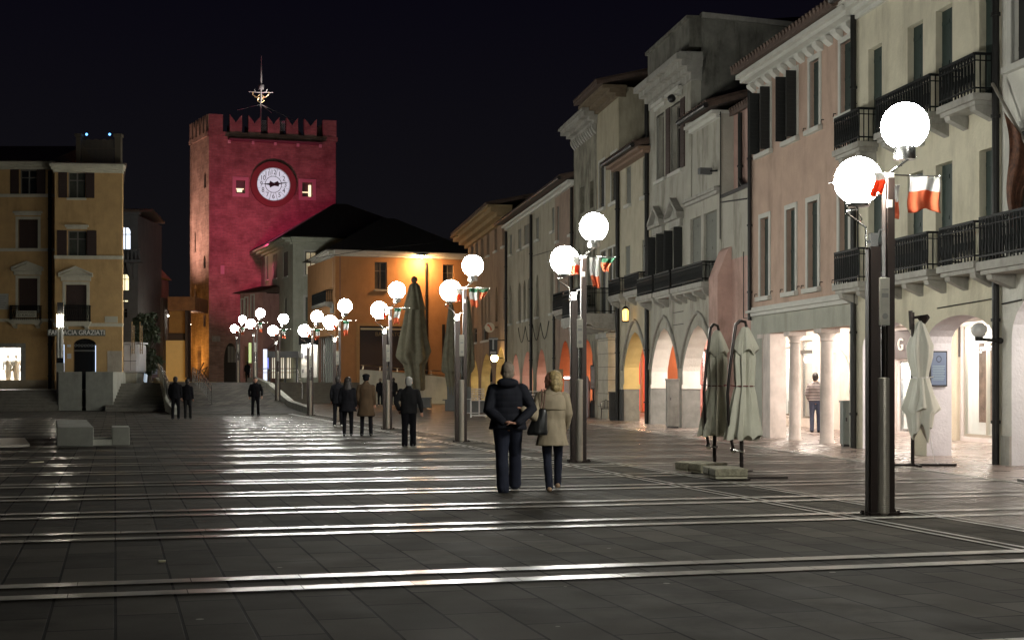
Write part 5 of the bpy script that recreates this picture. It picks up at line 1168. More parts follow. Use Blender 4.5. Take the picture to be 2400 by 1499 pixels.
# row of lit shops between the awning and the grey green shop (behind the lamps)
for i, (x0, x1, y0, y1, m_, lb) in enumerate(((617, 626, 818, 893, emitter('cool_panel_glow', (.75, .8, 1), 1.1), 'tall narrow bright white panel between the far lamps'), (627, 634, 838, 865, emitter('blue_panel_glow', (.05, .1, .9), 1.0), 'small glowing blue panel between the far lamps'), (583, 589, 803, 850, emitter('lime_glow', (.6, .8, .2), .7), 'lime green glowing sign strip beside the tower gate'))):
    a, b = at(x0, y1, 117.6), at(x1, y0, 117.6); o = thing('light_panel_sign', lb, 'lit sign', Vector(((a.x+b.x)/2, 117.6, a.z))); MB().box(((a.x+b.x)/2, 117.6, (a.z+b.z)/2), (b.x-a.x, .06, b.z-a.z)).build('panel', m_, o); MB().box(((a.x+b.x)/2, 117.67, (a.z+b.z)/2), (b.x-a.x+.06, .06, b.z-a.z+.06)).build('frame', M_BLACK, o)
o = thing('entrance_canopy', 'dark flat canopy with posts in front of the shops left of the grey green house', 'canopy', at(655, 893, 116)); a, b = at(628, 838, 116), at(700, 826, 116)
MB().box(((a.x+b.x)/2, 116.6, zat(830, 116)), (b.x-a.x, 1.6, .5)).build('canopy_roof', M_BLACK, o)
for x in (632, 668, 696): MB().bar(Vector((X_(x, 116), 116, 1.5)), Vector((X_(x, 116), 116, zat(832, 116))), .14).build('post', M_BLACK, o)
s_ = MB(); a, b = at(637, 0, 117.7), at(684, 0, 117.7); zz0, zz1 = zat(886, 117.7), zat(838, 117.7)
for k in range(9): xx = a.x+(b.x-a.x)*(k+.3)/9; s_.box((xx, 117.7, (zz0+zz1)/2), ((b.x-a.x)/9*(.3+.3*(k % 2)), .05, zz1-zz0))
tag(s_.build('lit_shop_strips', emitter('shop_strip_glow', (1, .85, .6), .75)), 'warm vertical strips of shop light under the dark canopy', 'shop light')
# orange building
oc_ = X2(786, 107); ol = X2(746, 115); orr = X2(1104, 110.6)
ho = thing('orange_house', 'orange rendered house with dark roof lit by an amber street lamp under its eaves', 'house', oc_+ZV*1.5)
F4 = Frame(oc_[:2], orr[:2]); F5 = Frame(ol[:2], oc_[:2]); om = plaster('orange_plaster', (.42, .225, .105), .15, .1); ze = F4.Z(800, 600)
fw1 = F4.rect(878, 907, 614, 678); fw2 = F4.rect(1038, 1064, 620, 680); fd = F4.rect(843, 952, 764, 868); fw3 = F4.rect(1036, 1042, 760, 842)
wall(F4, ho, 0, F4.len, 1.5, ze, .4, [fw1, fw2, fd], mats=om); sw_ = [F5.rect(a, a+3.5, b, c) for a, b, c in ((752, 630, 684), (759, 626, 684), (767, 621, 683), (776, 616, 681))]
shp = F5.rect(750, 782, 785, 893); shp = (shp[0], shp[1], 1.5, shp[3])
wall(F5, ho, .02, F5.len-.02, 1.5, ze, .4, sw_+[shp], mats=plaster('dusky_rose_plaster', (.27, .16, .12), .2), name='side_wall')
for r in (fw1, fw2): window(F4, ho, r, sm=M_STONE, lit=mat('dim_reflection', (.05, .05, .05), .5, var=.4, scale=2), mull=1)
for r in sw_: window(F5, ho, r, surround=.1, sill=False, shut='closed', shm=M_BROWNS)
balcony(F5, ho, F5.U(747), F5.U(781), F5.Z(765, 712), out=.6, h=.85); F5.bx(MB(), F5.U(748), F5.U(783), -.08, -.002, F5.Z(765, 738), F5.Z(765, 718)).build('relief_frieze', mat('frieze_stone', (.3, .3, .28), .8, var=.6, scale=4, bump=1, bscale=6), ho)
simpleshop(F5, ho, shp, emitter('bright_shop_glow', (.9, .93, 1), 16), seed=5)
F4.bx(MB(), fd[0], fd[1], .2, .25, fd[2], fd[3]).build('roller_door', mat('dark_brown_panel', (.035, .025, .025), .5), ho); F4.bx(MB(), fd[0]+.1, fd[1]-.1, .12, .2, fd[3]-.28, fd[3]-.14).build('door_strip_light', mat('lit_strip_pale', (.7, .55, .35), .4), ho)
text('door_lettering', 'BA  S  ATO', .42, F4.p(F4.U(912), .185, F4.Z(905, 783)), F4.R(), mat('gold_letters', (.3, .22, .1), .5), ho, ext=.01, width=1.0)
sfr = MB(); F4.bx(sfr, fd[0]-.25, fd[0], -.03, .05, 1.5, fd[3]+.2); F4.bx(sfr, fd[1], fd[1]+.25, -.03, .05, 1.5, fd[3]+.2); F4.bx(sfr, fd[0], fd[1], -.03, .05, fd[3], fd[3]+.2); sfr.build('door_surround', plaster('ochre_door_trim', (.4, .25, .12), .1), ho)
F4.bx(MB(), .05, F4.len, .402, 10, 5, ze-.05).build('rear_mass', om, ho); cornice(F4, ho, 0, F4.len, ze, [(.25, .14), (.55, .16), (.75, .1)], M_TRIM, name='eaves'); cornice(F5, ho, 0, F5.len, ze, [(.25, .14), (.55, .16), (.75, .1)], M_TRIM, name='eaves')
hip(ho, oc_, orr, (ol-oc_).normalized()*12, ze+.42, .8, 3.2); pipe(F4, ho, 999, 1.5, ze, .09)
F4.bx(MB(), fw3[0], fw3[1], -.12, -.002, fw3[2], fw3[3]).build('hanging_sign', M_BLACK, ho)
sl = thing('eaves_lamp', 'amber street lamp on a bracket just under the eaves of the orange house', 'street light', F4.p(F4.U(982), -.9, F4.Z(982, 603)))
lp = F4.p(F4.U(982), -.95, F4.Z(982, 603)); MB().ball(lp, (.32, .2, .1)).build('lamp_head', emitter('amber_street_glow', (1, .52, .2), 1000), sl, smooth=True)
MB().bar(lp+ZV*.12, F4.p(F4.U(996), -.02, F4.Z(996, 597)), .06).build('bracket', M_IRON, sl)
o = MB().lathe(lp+ZV*.02, [(.34, .0), (.36, .06), (.2, .16), (.05, .2)], 12).build('lamp_cap', M_IRON, sl, smooth=True)
# overhead cable
tag(MB().tube([at(740, 605, 106), at(880, 582, 103), at(1010, 570, 100), RF.p(U(1110), -1.1, Z(1110, 553))], .02, 5).build('overhead_cable', M_IRON), 'thin cable stretched from the orange house to the brown pink house', 'cable')
# board easel at tower foot
o = thing('easel', 'dark folding easel with a pale board leaning at the foot of the tower', 'easel', at(468, 887, 126)); 
def e_(x, y): return at(x, y, 126)
mb = MB(); mb.bar(e_(459, 886), e_(478, 849), .07); mb.bar(e_(472, 887), e_(486, 859), .07); mb.bar(e_(488, 888), e_(474, 868), .07); mb.bar(e_(469, 888), e_(488, 888), .05); mb.build('frame', M_BLACK, o); mb = MB(); mb.bar(e_(463, 873), e_(482, 862), .25, .05); mb.build('board', M_TRIM, o)
# ================================================================ DOUBLE GLOBE LAMPS AND FLAGS
GLOBE = emitter('globe_glow', (1.0, .99, .90), 180)
COL = mat('bronze_column_paint', (.035, .024, .02), .38, metal=.55, var=.2, scale=5)
INOX = mat('lamp_steel', (.6, .6, .58), .22, metal=1)
lamp = thing('street_lamp', 'x', 'street lamp', group='double globe street lamps in a row across the square')
def hcol(x, h, w, dpt, nm='column'):
    m = MB(); t = .014
    m.box((x, 0, h/2+.02), (w*.5, dpt-2*t, h)); m.box((x, -dpt/2+t/2, h/2+.02), (w, t, h)); m.box((x, dpt/2-t/2, h/2+.02), (w, t, h))
    for z in (1.75, 2.4, .35):
        for s_ in (-.3, .3): m.tube([(x+w*s_, -dpt/2-.008, z), (x+w*s_, -dpt/2, z)], .009, 6)
    m.box((x-w/2-.006, 0, h*.5+.02), (.01, dpt*.5, h*.98)); return m.build(nm, COL, lamp)
hcol(-.085, 3.1, .12, .17); hcol(.105, 3.9, .085, .17)
m = MB(); m.box((0.01, 0, .015), (.34, .24, .03))
for a in (-1, 1):
    for b in (-1, 1): m.tube([(.01+a*.195, b*.06, 0), (.01+a*.195, b*.06, .05)], .02, 6); m.box((.01+a*.19, b*.06, .02), (.06, .05, .02))
m.build('base_plate', COL, lamp)
m = MB(); pr = [(.03, .0)]
for k in range(64): z = .03+k*.0245; pr += [(.052, z), (.052, z+.015), (.044, z+.0175), (.044, z+.0225)]
pr += [(.03, 1.6)]
m.lathe((.008, -.085, 0), [(r_*1.35, z_) for r_, z_ in pr], 16); m.build('ribbed_tube', mat('ribbed_tube_metal', (.6, .56, .48), .38, metal=.6), lamp, smooth=False)
m = MB(); m.tube([(.01, 0, 1.6), (.01, 0, 2.2)], .02, 8); m.tube([(.05, .05, .05), (.05, .05, 2.2)], .014, 6); m.build('conduit', INOX, lamp, smooth=True)
PANM = mat('lamp_panel_cream', (.5, .48, .40), .45, var=.15, scale=6)
p_ = MB().box((.01, -.10, 2.48), (.118, .05, .55)).build('info_panel', PANM, lamp, bevel=.004)
m = MB(); m.lathe((0, 0, 0), [(.035, -.004), (.035, .004)], 14)
dk = []
me = m; rot = Matrix.Rotation(PI/2, 3, 'X'); m2 = MB(); m2.add([rot@v+Vector((.01, -.129, 2.31)) for v in m.v], m.f); m2.build('emblem', mat('panel_emblem', (.3, .3, .27), .5), p_)
m2 = MB(); m2.box((.01, -.127, 2.62), (.08, .004, .012)); m2.box((.01, -.127, 2.55), (.08, .004, .05)); m2.build('panel_lines', mat('panel_emblem', (.3, .3, .27), .5), p_)
m = MB(); m.box((.1, -.0, 3.96), (.11, .1, .05)); m.box((.09, -.07, 3.3), (.045, .02, 1.1)); m.box((.09, -.075, 3.62), (.055, .03, .09)); m.build('top_bracket', mat('pale_bracket', (.5, .47, .42), .4, metal=.5), lamp)
m = MB(); m.tube([(-.17, 0, 3.12), (-.17, 0, 3.35), (-.40, 0, 3.5), (-.40, .0, 3.53), (-.27, 0, 3.56)], .014, 8); m.box((-.085, 0, 3.2), (.09, .08, .16)); m.bar((-.17, 0, 3.18), (-.08, 0, 3.18), .03); m.bar((-.05, -.03, 3.15), (-.02, -.03, 3.32), .012); m.bar((-.02, -.03, 3.32), (.05, -.03, 3.32), .012)
m.tube([(-.25, 0, 3.5), (-.22, .0, 3.44), (-.25, 0, 3.40), (-.28, 0, 3.42)], .008, 6); m.build('arm', INOX, lamp, smooth=True)
m = MB(); m.tube([(.12, 0, 3.99), (.36, 0, 4.16), (.43, 0, 4.2), (.43, 0, 4.21), (.33, 0, 4.24)], .014, 8); m.tube([(.16, .02, 4.0), (.30, .02, 4.12)], .01, 6)
m.tube([(.33, 0, 4.22), (.36, 0, 4.18), (.34, 0, 4.15)], .008, 6); m.tube([(.29, 0, 4.13), (.26, 0, 4.1), (.27, 0, 4.07)], .008, 6); m.build('arm', INOX, lamp, smooth=True)
m = MB(); m.tube([(-.16, 0, 3.97), (.74, 0, 3.96)], .009, 8); m.tube([(-.58, .12, 3.87), (-.16, 0, 3.97)], .008, 6); m.ball((.745, 0, 3.96), .014, 8, 6); m.build('flag_rod', INOX, lamp, smooth=True)
for c, k in (((-.265, 0, 3.89), 0), ((.31, 0, 4.54), 1)):
    m = MB(); R = .275; pr = []
    for i in range(2, 19): t = -PI/2+PI*i/18; pr.append((max(.001, R*math.cos(t)), R*math.sin(t)))
    m.lathe(c, pr, 28); g_ = m.build('globe', GLOBE, lamp, smooth=True)
    zz = pr[0][1]; m = MB()
    if k: m.lathe(c, [(.122, zz-.135), (.126, zz-.13), (.126, zz+.02), (.11, zz+.025)], 24)
    else: m.lathe(c, [(.02, zz-.06), (.13, zz-.045), (.14, zz-.01), (.12, zz+.01)], 24)
    m.build('collar', INOX, g_, smooth=True)
lamps = []
def flagmesh(w, h, seed, fold=.05, sag=.0, cols=(0, 1, 2), taper=0, gather=1.0):
    """cloth hanging from its top edge (local x along the rod), bands from top to bottom"""
    rnd = random.Random(seed); nx, nz = 22, 24; V = []; F = []; M = []; ph = rnd.uniform(0, 6); n = len(cols)
    for j in range(nz+1):
        q = j/nz
        for i in range(nx+1):
            p = i/nx; f = .25+.75*q
            x = (p-.5)*w*(1-taper*q)*gather+w/2+.02*math.sin(5*q+ph)+.03*q*math.sin(ph*3)
            y = fold*f*math.sin(p*9+ph+q*1.5)+.5*fold*f*math.sin(p*17+2*ph)
            z = -h*q-.025*q*math.sin(p*7+ph)*1.2-sag*math.sin(PI*p)*(1-q*.5)
            V.append(Vector((x, y, z)))
    for j in range(nz):
        for i in range(nx): F.append((j*(nx+1)+i, j*(nx+1)+i+1, (j+1)*(nx+1)+i+1, (j+1)*(nx+1)+i)); M.append(cols[min(n-1, int(j*n/nz))])
    mb = MB(); mb.v = V; mb.f = [list(f) for f in F]; mb.m = M; return mb
def cloth(name, col):
    m_ = mat(name, col, .85, var=.06, scale=8)
    nt = m_.node_tree; b = nt.nodes['Principled BSDF']; out = nt.nodes['Material Output']; tr = nt.nodes.new('ShaderNodeBsdfTranslucent'); tr.inputs[0].default_value = (*col, 1)
    mx = nt.nodes.new('ShaderNodeMixShader'); mx.inputs[0].default_value = .3; nt.links.new(b.outputs[0], mx.inputs[1]); nt.links.new(tr.outputs[0], mx.inputs[2]); nt.links.new(mx.outputs[0], out.inputs[0]); return m_
FM = [cloth('flag_green', (.025, .12, .06)), cloth('flag_white', (.62, .62, .6)), cloth('flag_red', (.6, .13, .05))]
FG = 'tricolour flags tied to the street lamps'
def flag(root, dx, dy, dz, w, h, seed, label, rz=0, cols=(0, 1, 2), **k):
    mb = flagmesh(w, h, seed, cols=cols, **k); R = Matrix.Rotation(root.rotation_euler.z+rz, 3, 'Z'); R0 = Matrix.Rotation(root.rotation_euler.z, 3, 'Z')
    base = root.location+R0@Vector((dx, dy, dz)); mb.v = [R@v+base for v in mb.v]
    o = mb.build('flag', FM, None, smooth=True); sd = o.modifiers.new('thickness', 'SOLIDIFY'); sd.thickness = .003
    return tag(o, label, 'flag', FG)
LP = [(2062, 1205, 0, 'nearest'), (1355, 1082, 0, 'second nearest'), (1080, 1035, 0, 'third nearest'), (908, 1005, 0, 'fourth'), (790, 986, 0, 'fifth'), (727, 973, 0, 'sixth'),
      (651, None, (13.0, 80.7), 'seventh'), (598, None, (15.6, 88), 'eighth'), (558, None, (19.8, 105), 'ninth and farthest')]
XL = clone
LAB = ['nearest and largest double globe street lamp at the right of the square', 'double globe street lamp directly right of the woman in the beige coat',
       'double globe street lamp left of the couple, before the brown market umbrellas', 'double globe street lamp in front of the orange house door, beside the lone dark walker',
       'double globe street lamp behind the group of three walkers', 'double globe street lamp just left of the group of three walkers, on the flat paving',
       'double globe street lamp at the right edge of the ramp before the grey green house', 'double globe street lamp halfway up the ramp behind the lone figure', 'farthest double globe street lamp, at the foot of the red tower']
for i, (x, y, ex, nm) in enumerate(LP):
    if y: p = gp(x, y)
    else:
        Y = ex[1]; X = ray(x)*Y; t = AV.dot(Vector((X, Y, 0))); p = Vector((X, Y, zramp(t)+.012 if t < 103 else 1.5))
    r = lamp if i == 0 else clone(lamp, p, ROWROT*.6)
    r.location = p; r.rotation_euler = (0, 0, ROWROT*.6); r['label'] = LAB[i]; lamps.append(r)
extra = clone(lamp, Vector((7.3, 5.8, 0)), ROWROT*.6, 'double globe street lamp of the same row, standing beside the camera outside the picture')
NM = ['nearest lamp', 'second lamp', 'third lamp', 'fourth lamp before the orange door', 'fifth lamp behind the three walkers', 'sixth lamp left of the three walkers', 'seventh lamp at the ramp edge', 'eighth lamp on the ramp', 'farthest lamp by the tower']
for i, r in enumerate(lamps):
    if i == 0:
        flag(r, .36, 0, 3.955, .37, .40, 1, 'large white and red flag right of the nearest lamp', cols=(1, 1, 2, 2, 2), fold=.035)
        flag(r, -.2, -.30, 3.95, .15, .26, 2, 'small white red flag before the left globe of the nearest lamp', cols=(1, 2, 2), rz=.2, fold=.02)
        flag(r, .17, .02, 3.86, .14, .38, 5, 'twisted white and red flag hanging close to the column of the nearest lamp', cols=(1, 2), rz=.5, taper=.6, fold=.03)
    else:
        flag(r, .22, 0, 3.955, .22 if i != 1 else .19, .52+.06*math.sin(i*2), 10+i, ('green white red' if i != 1 else 'white red')+' flag right of the '+NM[i], fold=.05, taper=.15, cols=(0, 1, 1, 2, 2) if i != 1 else (1, 1, 1, 2, 2))
        flag(r, -.2, -.29, 3.95, .18, .34, 30+i, 'crumpled flag before the left globe of the '+NM[i], cols=(1, 2) if i % 2 else (1, 1, 2, 2), rz=.3, taper=.35, fold=.05)
        if i in (1, 2): flag(r, .44, .0, 3.955, .28, .25, 50+i, 'short twisted flag at the crossbar end of the '+NM[i], cols=(0, 2, 2), taper=.7, fold=.06, sag=.03)
# ================================================================ CLOSED PARASOLS
CAN = mat('parasol_canvas', (.50, .49, .40), .9, var=.1, scale=4, bump=.2, bscale=60); PALE = mat('pale_canvas', (.66, .66, .58), .9, var=.06, scale=4)
OLIVE = mat('olive_canvas', (.15, .14, .095), .9, var=.25, scale=4, bump=.3, bscale=30); ALU = mat('dark_parasol_metal', (.03, .024, .022), .35, metal=.7)
SLAB = mat('rough_stone_slab', (.24, .225, .16), .95, var=.45, scale=18, bump=.8, bscale=30)
def pleats(n, amp, ph=0): return lambda a, z: 1+amp*math.cos(n*a+ph+.6*math.sin(3*z))+amp*.35*math.sin(2*n*a+1.3*z)
def canti(name, label, loc, rz, lean=0):
    o = thing('cantilever_parasol', label, 'parasol', group='closed cantilever parasols on stone slab feet')
    m = MB(); m.tube([(0, 0, .0), (0, 0, 1.1)], .033, 12); m.build('mast', ALU, o, smooth=True)
    m = MB(); m.bar((-.45, 0, .02), (.75, 0, .02), .05, .03); m.bar((0, -.45, .022), (0, .45, .022), .05, .026); m.build('cross_foot', ALU, o)
    for k, (cx_, cy_) in enumerate(((-.27, -.22), (-.27, .22))):
        m = MB(); m.box((cx_, cy_, .05), (.50, .40, .03)); m.build('pale_slab', mat('pale_slab_stone', (.4, .38, .28), .9, var=.2, scale=9), o)
        m = MB(); m.box((cx_, cy_, .13), (.53, .40, .125)); m.build('stone_slab', SLAB, o, bevel=.02)
    arm = [(-.03, -.02, 2.52), (-.1, -.03, 2.46), (-.14, -.04, 2.2), (-.2, -.05, 1.8), (-.24, -.05, 1.35), (-.225, -.05, .95), (-.17, -.04, .6), (-.14, -.03, .46)]
    m = MB(); m.tube(arm, .026, 10); m.tube([(-.03, -.02, 2.52), (.06, 0, 2.5), (.08, 0, 2.42)], .024, 8); m.build('arm', ALU, o, smooth=True)
    m = MB(); m.tube([(-.14, -.03, .46), (0, -.03, .44), (.03, -.06, .45)], .018, 8); m.ball((-.14, -.03, .46), .05, 10, 8); m.build('crank', INOX, o, smooth=True)
    m = MB(); m.tube([(-.02, 0, 1.0), (.06, .02, 2.4)], .02, 8); m.build('canopy_pole', ALU, o, smooth=True)
    m = MB(); m.lathe((.06, .03, 0), [(.26, .66), (.262, .68), (.21, .95), (.165, 1.3), (.13, 1.48), (.14, 1.62), (.15, 1.9), (.13, 2.1), (.09, 2.25), (.045, 2.4), (.03, 2.41)], 96, pleat=pleats(9, .2)); 
    for v in m.v:
        if v.z < .7: v.z += .045*math.cos(8*math.atan2(v.y-.03, v.x-.06))
        v.x -= .10*max(0, (1.5-v.z))*.3
    c_ = m.build('canopy', CAN, o, smooth=True)
    m = MB(); m.lathe((.07, .03, 0), [(.19, 2.02), (.192, 2.03), (.12, 2.25), (.05, 2.41), (.02, 2.43)], 64, pleat=pleats(4, .14))
    for v in m.v:
        if v.z < 2.05: v.z += .05*math.cos(4*math.atan2(v.y, v.x-.07))
    m.build('vent', CAN, c_, smooth=True)
    m = MB(); n = 24; m.tube([Vector((.06+.146*math.cos(2*PI*k/n), .03+.146*math.sin(2*PI*k/n), 1.48)) for k in range(n+1)], .01, 6); m.tube([(-.08, 0, 1.48), (-.3, -.05, 1.5)], .008, 6); m.build('tie_strap', mat('dark_red_strap', (.12, .02, .02), .7), o, smooth=True)
    o.location = loc; o.rotation_euler = (0, 0, rz); return o
q1 = gp(1738, 1122); o = canti('a', 'closed cantilever parasol, the right one of two on stone slabs', q1, .1)
for ch in o.children: pass
o2 = clone(o, gp(1675, 1108), .42, 'closed cantilever parasol, the left one of two on stone slabs')
# white parasol by the arcade
o = thing('white_parasol', 'closed white parasol with a ragged hem on a dark pole before the round arch', 'parasol', gp(2139, 1092))
c = gp(2139, 1092); m = MB(); m.tube([c, c+ZV*2.82], .035, 12); m.build('mast', ALU, o, smooth=True)
m = MB()
for a, b in (((-.55, 0), (.8, .0)), ((-.5, -.12), (.75, -.12)), ((0, -.5), (.1, .5))): m.bar(c+Vector((*a, .03)), c+Vector((*b, .03)), .06, .04)
m.build('cross_foot', ALU, o); m = MB(); m.bar(c+Vector((0, 0, 2.72)), c+Vector((.28, 0, 2.76)), .05); m.lathe(c+Vector((.2, 0, 0)), [(.03, 2.6), (.12, 2.72), (.1, 2.76)], 10); m.tube([c+Vector((-.02, 0, 2.5)), c+Vector((-.04, 0, 2.85))], .04, 8); m.build('top_arm', ALU, o)
m = MB(); cc = c+Vector((.13, -.02, 0)); m.lathe(cc, [(.19, .62), (.2, .66), (.22, .95), (.24, 1.05), (.2, 1.35), (.15, 1.5), (.12, 1.62), (.15, 1.8), (.19, 2.0), (.2, 2.2), (.13, 2.42), (.06, 2.62), (.03, 2.66)], 96, pleat=pleats(6, .18, .5))
for v in m.v:
    a = math.atan2(v.y-cc.y, v.x-cc.x)
    if v.z < .8: v.z += .13*math.cos(4*a+1)+.07*math.sin(7*a); 
    if .95 < v.z < 1.2: v.x += .10*max(0, math.cos(a-.2)); v.x -= .06*max(0, -math.cos(a))
c_ = m.build('canopy', PALE, o, smooth=True)
m = MB(); m.lathe(cc, [(.26, 1.02), (.262, 1.035), (.19, 1.3), (.125, 1.61), (.12, 1.62)], 80, pleat=pleats(4, .3, 1.0))
for v in m.v:
    if v.z < 1.1: v.z += .05*math.cos(4*math.atan2(v.y-cc.y, v.x-cc.x))
m.build('outer_flap', PALE, c_, smooth=True)
m = MB(); m.tube([cc+Vector((.13*math.cos(k*PI/8), .13*math.sin(k*PI/8), 1.62+.01*math.sin(k))) for k in range(17)], .014, 6); m.tube([cc+Vector((.13, 0, 1.62)), cc+Vector((.24, -.02, 1.64))], .01, 5); m.build('cord', MATS['white_paint'], o, smooth=True)
m = MB(); m.tube([cc+Vector((.17, -.05, .65)), cc+Vector((.2, -.06, .35)), cc+Vector((.24, -.1, .1)), cc+Vector((.34, -.12, .02))], .007, 5); m.build('loose_cord', MATS['white_paint'], o, smooth=True)
# tall brown market umbrellas
def market(label, x, yb, ytop, wpx, rz, finial=True, hem=.16, seed=0):
    Y = yg(yb); f = FPX/Y; c = Vector((ray(x)*Y, Y, 0)); H = (HY-ytop)/f+EYE; o = thing('market_umbrella', label, 'parasol', c, group='tall closed market umbrellas')
    m = MB(); m.tube([c, c+ZV*(H-.1)], .07, 12); m.build('mast', ALU, o, smooth=True); R = wpx/f/2
    m = MB(); m.box(c+Vector((.35, 0, .28)), (1.3, 1.1, .55)); m.box(c+Vector((.3, 0, .58)), (1.45, 1.2, .06)); m.build('ballast_base', mat('grey_ballast', (.12, .125, .12), .8, var=.2), o); m = MB(); m.box(c+Vector((0, 0, .95)), (.4, .4, .7)); m.build('socket', mat('grey_ballast', (.12, .125, .12), .8, var=.2), o)
    z0 = .13*H; m = MB(); m.lathe(c, [(R*.42, z0), (R*.5, z0+.1), (R*.55, H*.27), (R*.62, H*.33), (R*.95, H*.385), (R*1.0, H*.4), (R*.8, H*.55), (R*.52, H*.75), (R*.5, H*.80), (R*.3, H*.93), (.08, H*.955)], 120, pleat=pleats(7, .14, seed))
    for v in m.v:
        a = math.atan2(v.y-c.y, v.x-c.x)
        if H*.35 < v.z < H*.42: v.z += .25*math.cos(4*a+seed)*1.0
        v.x += .12*math.sin(v.z*1.1+seed)*(1-v.z/H)
    cc_ = m.build('canopy', OLIVE, o, smooth=True)
    m = MB(); m.lathe(c, [(R*.62, H*.745), (R*.63, H*.75), (R*.42, H*.86), (R*.22, H*.945), (.08, H*.955)], 64, pleat=pleats(4, .12, seed)); m.build('vent', OLIVE, cc_, smooth=True)
    if finial: m = MB(); m.ball(c+ZV*(H-.18), .2, 16, 12); m.tube([c+ZV*(H*.94), c+ZV*(H-.3)], .04, 8); m.build('finial_ball', mat('brown_ball', (.09, .06, .04), .6), o, smooth=True)
    return o
market('tallest closed market umbrella with a round ball on top, before the orange wall', 971, 955, 648, 74, 0, True, seed=.4)
market('closed market umbrella, left of the pair behind the third lamp', 1057, 962, 700, 36, 0, False, seed=1.7); market('closed market umbrella, right of the pair behind the third lamp', 1095, 966, 690, 36, 0, False, seed=3.1)
# ================================================================ STREET FURNITURE
def cabinet(label, x0, x1, yt, yb, m_, dep=.35, door=True):
    Y = yg(yb); a, b = ray(x0)*Y, ray(x1)*Y; h = zat(yt, Y); c = Vector(((a+b)/2, Y+dep/2, 0)); o = thing('utility_cabinet', label, 'cabinet', c)
    MB().box(c+ZV*(h/2+.03), (b-a, dep, h-.06)).build('body', m_, o, bevel=.01); MB().box(c+ZV*(h-.015), (b-a+.04, dep+.04, .05)).build('top', m_, o); MB().box(c+ZV*.03, (b-a-.04, dep-.04, .06)).build('foot', M_BLACK, o)
    MB().box(c+Vector((.04*(b-a), -dep/2-.008, h*.65)), ((b-a)*.6, .016, h*.45)).build('door', m_, o, bevel=.004); MB().box(c+Vector((-.2*(b-a), -dep/2-.02, h*.6)), (.03, .03, .09)).build('handle', M_BLACK, o); return o
cabinet('tall weathered grey utility cabinet between the two lit arches', 1563, 1592, 888, 1003, mat('weathered_cabinet', (.2, .195, .175), .7, var=.3, scale=4, stain=.6))
cabinet('low grey green utility cabinet beside the downpipe at the end of the columns', 1976, 2000, 939, 1047, mat('green_cabinet', (.19, .22, .2), .6, var=.15))
cabinet('dark utility box at the pier foot beside the metal chair', 1428, 1449, 918, 985, mat('dark_box', (.05, .048, .045), .7, var=.3))
cabinet('small grey box on the wall foot left of the first column', 1770, 1778, 930, 975, mat('green_cabinet', (.19, .22, .2), .6))
# metal armchair
c = gp(1421, 983); o = thing('metal_chair', 'dark metal armchair standing alone in front of the squared pier', 'chair', c); M_CH = mat('dark_chair_metal', (.02, .018, .017), .4, metal=.5)
for dx, dy in ((-.22, -.2), (.22, -.2), (-.2, .22), (.2, .22)): MB().tube([c+Vector((dx, dy, 0)), c+Vector((dx*.95, dy, .45))], .014, 8).build('leg', M_CH, o, smooth=True)
MB().box(c+Vector((0, 0, .455)), (.44, .42, .03)).build('seat', M_CH, o, bevel=.01)
MB().tube([c+Vector((-.22, -.2, .45)), c+Vector((-.25, -.18, .64)), c+Vector((-.22, .05, .72)), c+Vector((0, .24, .8)), c+Vector((.22, .05, .72)), c+Vector((.25, -.18, .64)), c+Vector((.22, -.2, .45))], .018, 8).build('arm_rail', M_CH, o, smooth=True)
m = MB()
for k in range(5): m.bar(c+Vector((-.12+.06*k, .2, .47)), c+Vector((-.12+.06*k, .2, .76)), .025, .01)
m.build('backrest', M_CH, o)
# display case on dark post, blue notice board, globe wall lamps, signs
o = thing('display_case', 'flat display case on a dark post beside the squared pier', 'notice board', gp(1391, 978)); c = gp(1391, 978)
MB().tube([c, c+ZV*3.3], .05, 8).build('post', M_PIPE, o, smooth=True); Yc_ = c.y
MB().box((c.x+.02, Yc_-.05, (zat(855, Yc_)+zat(912, Yc_))/2), (17*Yc_/FPX, .1, 57*Yc_/FPX)).build('case', M_BLACK, o); MB().box((c.x-.01, Yc_-.105, (zat(855, Yc_)+zat(912, Yc_))/2), (11*Yc_/FPX, .01, 50*Yc_/FPX)).build('sheet', mat('case_sheet', (.2, .22, .22), .4, var=.6, scale=3), o); MB().lathe(c, [(.16, 0), (.16, .6), (.1, .75)], 10).build('foot', M_PIPE, o)
# blue board hangs on the jamb of the big arch (jamb faces the camera)
u = U(2172)+.0; uJ = arB[0][1]; o = thing('blue_notice_board', 'blue framed notice board with a round emblem on the white jamb of the round arch', 'notice board', RF.p(uJ, .3, 1.2))
zb0, zb1 = zat(905, RF.Y(uJ)), zat(822, RF.Y(uJ))
def J(d, du, z): return RF.p(uJ-du, d, z)
def jb(mb, d0, d1, u0_, u1_, z0, z1): return mb.hexa([J(d0, u0_, z0), J(d1, u0_, z0), J(d1, u1_, z0), J(d0, u1_, z0), J(d0, u0_, z1), J(d1, u0_, z1), J(d1, u1_, z1), J(d0, u1_, z1)])
m = MB(); jb(m, .05, .43, .003, .05, zb0, zb1); m.build('frame', M_BLACK, o); m = MB(); jb(m, .075, .405, .051, .056, zb0+.03, zb1-.03); m.build('blue_panel', mat('blue_notice', (.13, .18, .28), .4), o)
zz = zb1-.17; m = MB(); nn = 20; m.add([J(.24+.06*math.cos(2*PI*k/nn), .06, zz+.07*math.sin(2*PI*k/nn)) for k in range(nn)]+[J(.24+.045*math.cos(2*PI*k/nn), .06, zz+.053*math.sin(2*PI*k/nn)) for k in range(nn)], [(k, (k+1) % nn, nn+(k+1) % nn, nn+k) for k in range(nn)]); m.build('emblem', mat('emblem_dark', (.03, .04, .07), .5), o)
m = MB()
